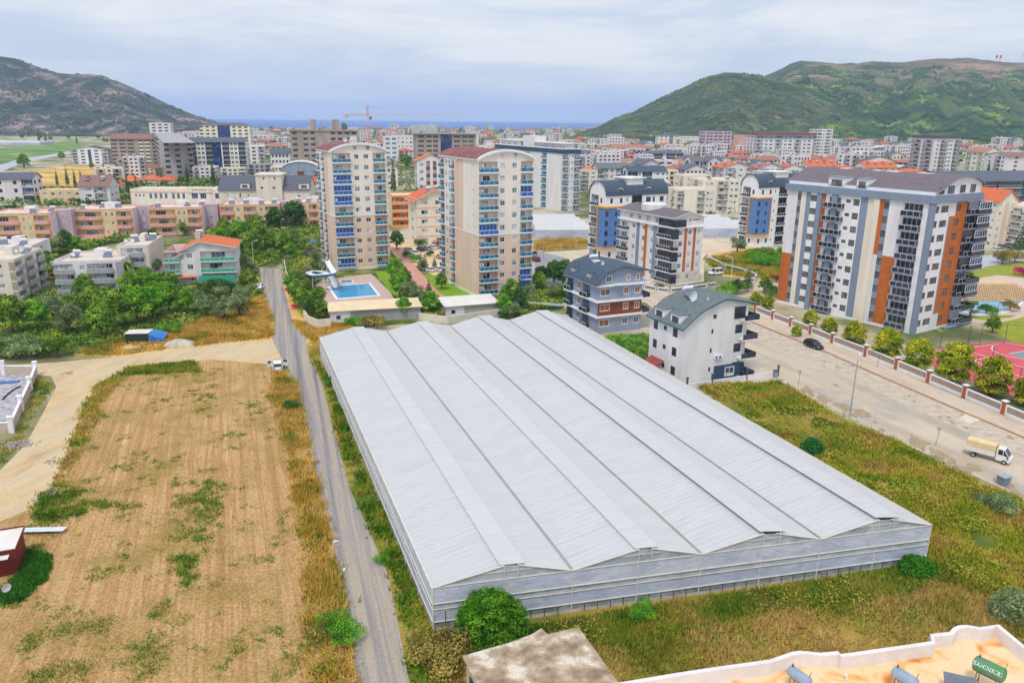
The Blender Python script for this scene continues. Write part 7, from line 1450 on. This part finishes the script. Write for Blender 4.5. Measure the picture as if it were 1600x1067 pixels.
def sapling(x,y,h,label):
    e=empty('sapling',G(x,y),0,label,'sapling'); a=MB(); a.tube((0,0,0),(.1,0,h),.035,.02,n=5)
    for k in range(5): a.tube((.08,0,h*.6+k*.15),(.1+.25*math.cos(k*2),.25*math.sin(k*2),h*.75+k*.18),.012,n=3)
    a.build('trunk',bark,e); P_,N_=crown_pts([(.05,0,h*.9,.3,1)],60,.08); link('crown',quads_mesh('crown',P_,N_,rng.uniform(.04,.08,60),LB),e)
for x,y,lb in ((1462,696,'bare staked sapling on the weedy side of the street'),(1247,602,'bare sapling at the far corner of the weedy plot'),(1499,617,'sapling on the pavement below the court tree'),(1582,647,'sapling on the pavement at the right edge'),(1370,575,'sapling in front of the clipped trees')): sapling(x,y,2.6,lb)
bn=empty('waste_bin',G(1567,757),rad(20),'grey-blue wheeled waste bin at the street edge','bin'); a=MB(); a.loft([[(-.5,-.4,.1),(.5,-.4,.1),(.5,.4,.1),(-.5,.4,.1)],[(-.65,-.5,1.1),(.65,-.5,1.1),(.65,.5,1.1),(-.65,.5,1.1)]]); a.build('body',mat('bin_blue_grey',c(120,140,160),.5,.06,1),bn); a=MB(); a.box(-.7,-.55,1.1,.7,.55,1.2); a.build('lid',metal,bn)
cn=empty('trampoline_cover',G(870,480),0,'round teal cover lying in the garden left of the slate-blue house','garden cover'); a=MB(); a.prism([(2.4*math.cos(6.283*i/20),1.8*math.sin(6.283*i/20)) for i in range(20)],.3,.6); a.build('cover',mat('teal_cover',c(30,110,110),.5,.06,1),cn)
gp_=empty('utility_pedestal',G(1211,590),0,'small blue-grey utility pedestal at the corner of the white house wall','pedestal'); a=MB(); a.box(-.3,-.3,0,.3,.3,1.2); a.build('box',bluegrey,gp_); a=MB(); a.box(-.38,-.38,1.2,.38,.38,1.35); a.build('cap',darkgrey,gp_)
pp=empty('iron_post',G(697,1002),0,'thin rusty iron post beside the greenhouse door','post'); a=MB(); a.tube((0,0,0),(0,0,3.0),.05,n=6); a.build('pole',rustmetal,pp)
for k,(x,y) in enumerate(((520,763+85),(537,893))):
    e=empty('paper_scrap',G(x,y,.06),k,('small white scrap of rubbish on the left road verge, upper','small white scrap of rubbish on the left road verge, lower')[k],'litter'); a=MB(); a.face([(0,0,0),(.4,.1,.1),(.5,.4,.05),(.05,.3,.15)]); a.face([(.5,.4,.05),(.4,.1,.1),(.6,.1,.02)]); a.build('paper',plasticwhite,e)
# ---------------- vehicles
tyre=black; rimm=metal; headl=mat('headlight_glass',c(220,224,230),.15,.03,2); taill=mat('tail_light_red',c(170,30,30),.3,.05,2)
def vehicle(kind,x,y,ang,paint,label,open_door=False,P=None,group=None):
    e=empty({'van':'parked_van','truck':'small_truck'}.get(kind,'parked_car'),P or G(x,y,.03),rad(ang),label,{'van':'van','truck':'truck'}.get(kind,'car'),group)
    L_,W_,Hh={'car':(4.2,1.72,1.45),'van':(4.5,1.8,1.85),'truck':(5.2,1.75,1.9)}[kind]
    def sec(x,hw,z0,z1,k=.9): return [(x,-hw,z0),(x,-hw*1.0,z0+(z1-z0)*.55),(x,-hw*k,z1),(x,hw*k,z1),(x,hw,z0+(z1-z0)*.55),(x,hw,z0)]
    if kind!='truck':
        b=MB(); hw=W_/2; hood=.92 if kind=='car' else 1.05
        st_=[(-L_/2,hw*.86,.32,.72),(-L_/2+.12,hw*.95,.24,.9),(-L_/2+.9,hw,.22,.95),(0,hw,.22,.95),(L_/2-1.25,hw,.22,.95),(L_/2-.5,hw*.97,.24,hood-.12),(L_/2-.08,hw*.86,.28,.66),(L_/2,hw*.78,.34,.58)]
        b.loft([sec(*s) for s in st_]); b.build('body',paint,e)
        g=MB(); xb,xf=(-L_/2+.12,L_/2-1.15); tb,tf=(-L_/2+.5,L_/2-1.95) if kind=='car' else (-L_/2+.25,L_/2-1.75)
        lo=[(xb,-hw*.93,.93),(xf,-hw*.93,.93),(xf,hw*.93,.93),(xb,hw*.93,.93)]; up=[(tb,-hw*.74,Hh-.06),(tf,-hw*.74,Hh-.06),(tf,hw*.74,Hh-.06),(tb,hw*.74,Hh-.06)]
        g.loft([lo,up],cap=False); g.build('windows',mat('car_glass',c(40,46,56),.08,.05,1,spec=.7),e)
        r=MB(); r.prism([(tb-.06,-hw*.76),(tf+.08,-hw*.76),(tf+.08,hw*.76),(tb-.06,hw*.76)],Hh-.07,Hh)
        for sy in (-1,1):
            for (x0,x1) in ((xb,tb),(xf,tf),((xb+xf)/2-.1,(tb+tf)/2-.05)): r.tube((x0,sy*hw*.94,.92),(x1,sy*hw*.75,Hh-.04),.05,n=4)
        r.build('roof',paint,e)
        wx=(-L_/2+.8,L_/2-.85)
    else:
        b=MB(); hw=W_/2; b.box(-2.6,-hw,.75,.85,hw,1.0,0); b.box(-2.6,-hw,1.0,.85,-hw+.05,1.35); b.box(-2.6,hw-.05,1.0,.85,hw,1.35); b.build('cargo_bed',paint,e)
        b=MB(); b.loft([[(-2.58,-hw+.06,1.36),(.83,-hw+.06,1.36),(.83,hw-.06,1.36),(-2.58,hw-.06,1.36)],[(-2.56,-hw+.08,2.2),(.8,-hw+.08,2.2),(.8,hw-.08,2.2),(-2.56,hw-.08,2.2)],[(-2.5,-hw+.3,2.32),(.75,-hw+.3,2.32),(.75,hw-.3,2.32),(-2.5,hw-.3,2.32)]]); b.build('canvas_cover',mat('cream_canvas',c(224,200,156),.9,.08,.8),e)
        b=MB(); b.box(-2.3,-.35,.5,1.0,.35,.75); b.build('chassis',darkgrey,e)
        b=MB(); b.loft([sec(.95,hw*.98,.45,1.25,1),sec(1.9,hw,.42,1.2,1),sec(2.45,hw*.98,.42,1.0,1),sec(2.62,hw*.93,.45,.85,1)]); b.build('cab',paint,e)
        g=MB(); g.loft([[(1.05,-hw*.96,1.22),(2.38,-hw*.96,1.08),(2.38,hw*.96,1.08),(1.05,hw*.96,1.22)],[(1.1,-hw*.82,1.9),(1.75,-hw*.82,1.9),(1.75,hw*.82,1.9),(1.1,hw*.82,1.9)]],cap=False); g.build('windows',mat('car_glass',c(40,46,56),.08,.05,1,spec=.7),e)
        r=MB(); r.prism([(1.0,-hw*.85),(1.85,-hw*.85),(1.85,hw*.85),(1.0,hw*.85)],1.88,1.97); r.box(.95,-hw*.97,1.2,1.15,hw*.97,1.88)
        for sy in (-1,1): r.tube((2.4,sy*hw*.96,1.08),(1.8,sy*hw*.84,1.9),.05,n=4); r.tube((1.75,sy*hw*.97,1.1),(1.65,sy*hw*.86,1.9),.045,n=4)
        r.build('cab_roof',paint,e); wx=(-1.55,1.95); L_=5.24
    for xx in wx:
        for sy in (-1,1):
            w=MB(); w.tube((0,sy*(hw-.2),0),(0,sy*(hw+.01),0),.32,n=14,m=0); w.tube((0,sy*(hw+.011),0),(0,sy*(hw+.02),0),.18,n=10,m=1); o=w.build('wheel',[tyre,rimm],e); o.location=(xx,0,.32)
    fx_=L_/2
    for sy in (-1,1):
        h_=MB(); h_.box(-.06,-.16,-.08,.03,.16,.08); o=h_.build('headlight',headl,e); o.location=(fx_-.1,sy*hw*.66,.62); 
        h_=MB(); h_.box(-.03,-.1,-.14,.04,.1,.14); o=h_.build('tail_light',taill,e); o.location=(-L_/2 if kind!='truck' else -2.6,sy*hw*.72,.72)
        h_=MB(); h_.box(-.08,-.08,-.06,.08,.08,.06); o=h_.build('mirror',paint if kind!='truck' else black,e); o.location=(L_/2-1.4 if kind!='truck' else 2.3,sy*(hw+.1),1.02)
    if open_door:
        for sy in (-1,1):
            dd=MB(); dd.box(-1.0,-.03,.3,0,.03,.95,0); dd.face([(-.95,0,.95),(-.05,0,.95),(-.3,-sy*.12,1.4),(-.85,-sy*.12,1.4)],1); o=dd.build('door',[paint,MATS['car_glass']],e); o.location=(.75,sy*hw,0); o.rotation_euler=(0,0,sy*rad(-62) if sy>0 else rad(62))
    return e
pwht=mat('white_car_paint',c(232,234,238),.3,.03,1,spec=.5); pblk=mat('black_car_paint',c(34,40,50),.25,.05,1,spec=.5); pgry=mat('silver_car_paint',c(160,166,174),.3,.04,1,metal=.3); pblu=mat('dark_blue_car_paint',c(44,62,96),.3,.04,1,spec=.5); pred=mat('dark_red_car_paint',c(110,50,60),.3,.04,1); pyel=mat('yellow_van_paint',c(228,178,40),.4,.04,1)
vehicle('car',434,576,108,pwht,'white hatchback with both front doors open at the dirt track junction',True)
vehicle('car',406,452,97,pwht,'white car parked at the left edge of the road head')
vehicle('car',1271,543,-70,pblk,'black car parked beside the panelled street fence')
vehicle('van',1118,429,205,pwht,'white van parked in the forecourt of the striped mid-rise')
vehicle('truck',1543,716,-43,mat('truck_white_paint',c(226,224,218),.4,.05,1),'small white truck with a cream canvas cover driving on the street')
vehicle('van',86,436,20,pyel,'yellow van half hidden between the two low flats')
PK='cars in the parking court between the cream towers'
for x,y,p,lb in ((637,393,pgry,'grey car parked at the left of the court'),(647,397,pwht,'white car parked behind the grey one'),(650,404,pwht,'second white car in the left row'),(657,392,pblu,'dark blue car in the back row'),(667,391,pgry,'grey-blue car in the back row'),(676,389,pwht,'white car at the right of the back row'),(671,424,pwht,'white car between the small conifers, left'),(685,423,pwht,'white car between the small conifers, right'),(688,404,pgry,'grey car close to the tower wall')): vehicle('car',x,y,random.choice((115,118,122)),p,lb,group=PK)
vehicle('car',836,408,120,pred,'dark red car parked right of the second cream tower'); vehicle('car',1559,393,15,pwht,'white car on the back road at right'); vehicle('car',1568,388,15,pgry,'silver car behind the white one on the back road')
vehicle('van',832,400,110,pgry,'grey van behind the dark red car')
# haze keeps its real place: nothing after this line

# more mid-rise blocks behind the salmon row and the school
for lb,x0,x1,yb,yt,wl,n_ in (('grey mid-rise slab in front of the unfinished pinkish block, half hidden by trees',186,222,276,250,greyw,4),('white mid-rise block right of the tall grey concrete block, low down',303,338,284,262,white,4),('beige mid-rise block between the school and the navy block',346,382,286,264,beige,4),('pale grey block behind the dark-roofed hall, left',388,424,282,258,greyw,4),('cream block behind the dark-roofed hall, right',424,446,284,262,cream,4),('white low block on the golden field edge at left',6,40,292,276,white,3),('light grey block left of the unfinished beige tower block',440,462,262,238,lilac,5)):
    bg(lb,x0,None,x1,yb,yt,wl,'flat',None,n_,B4 if n_==4 else W6,d=12,st=dk)
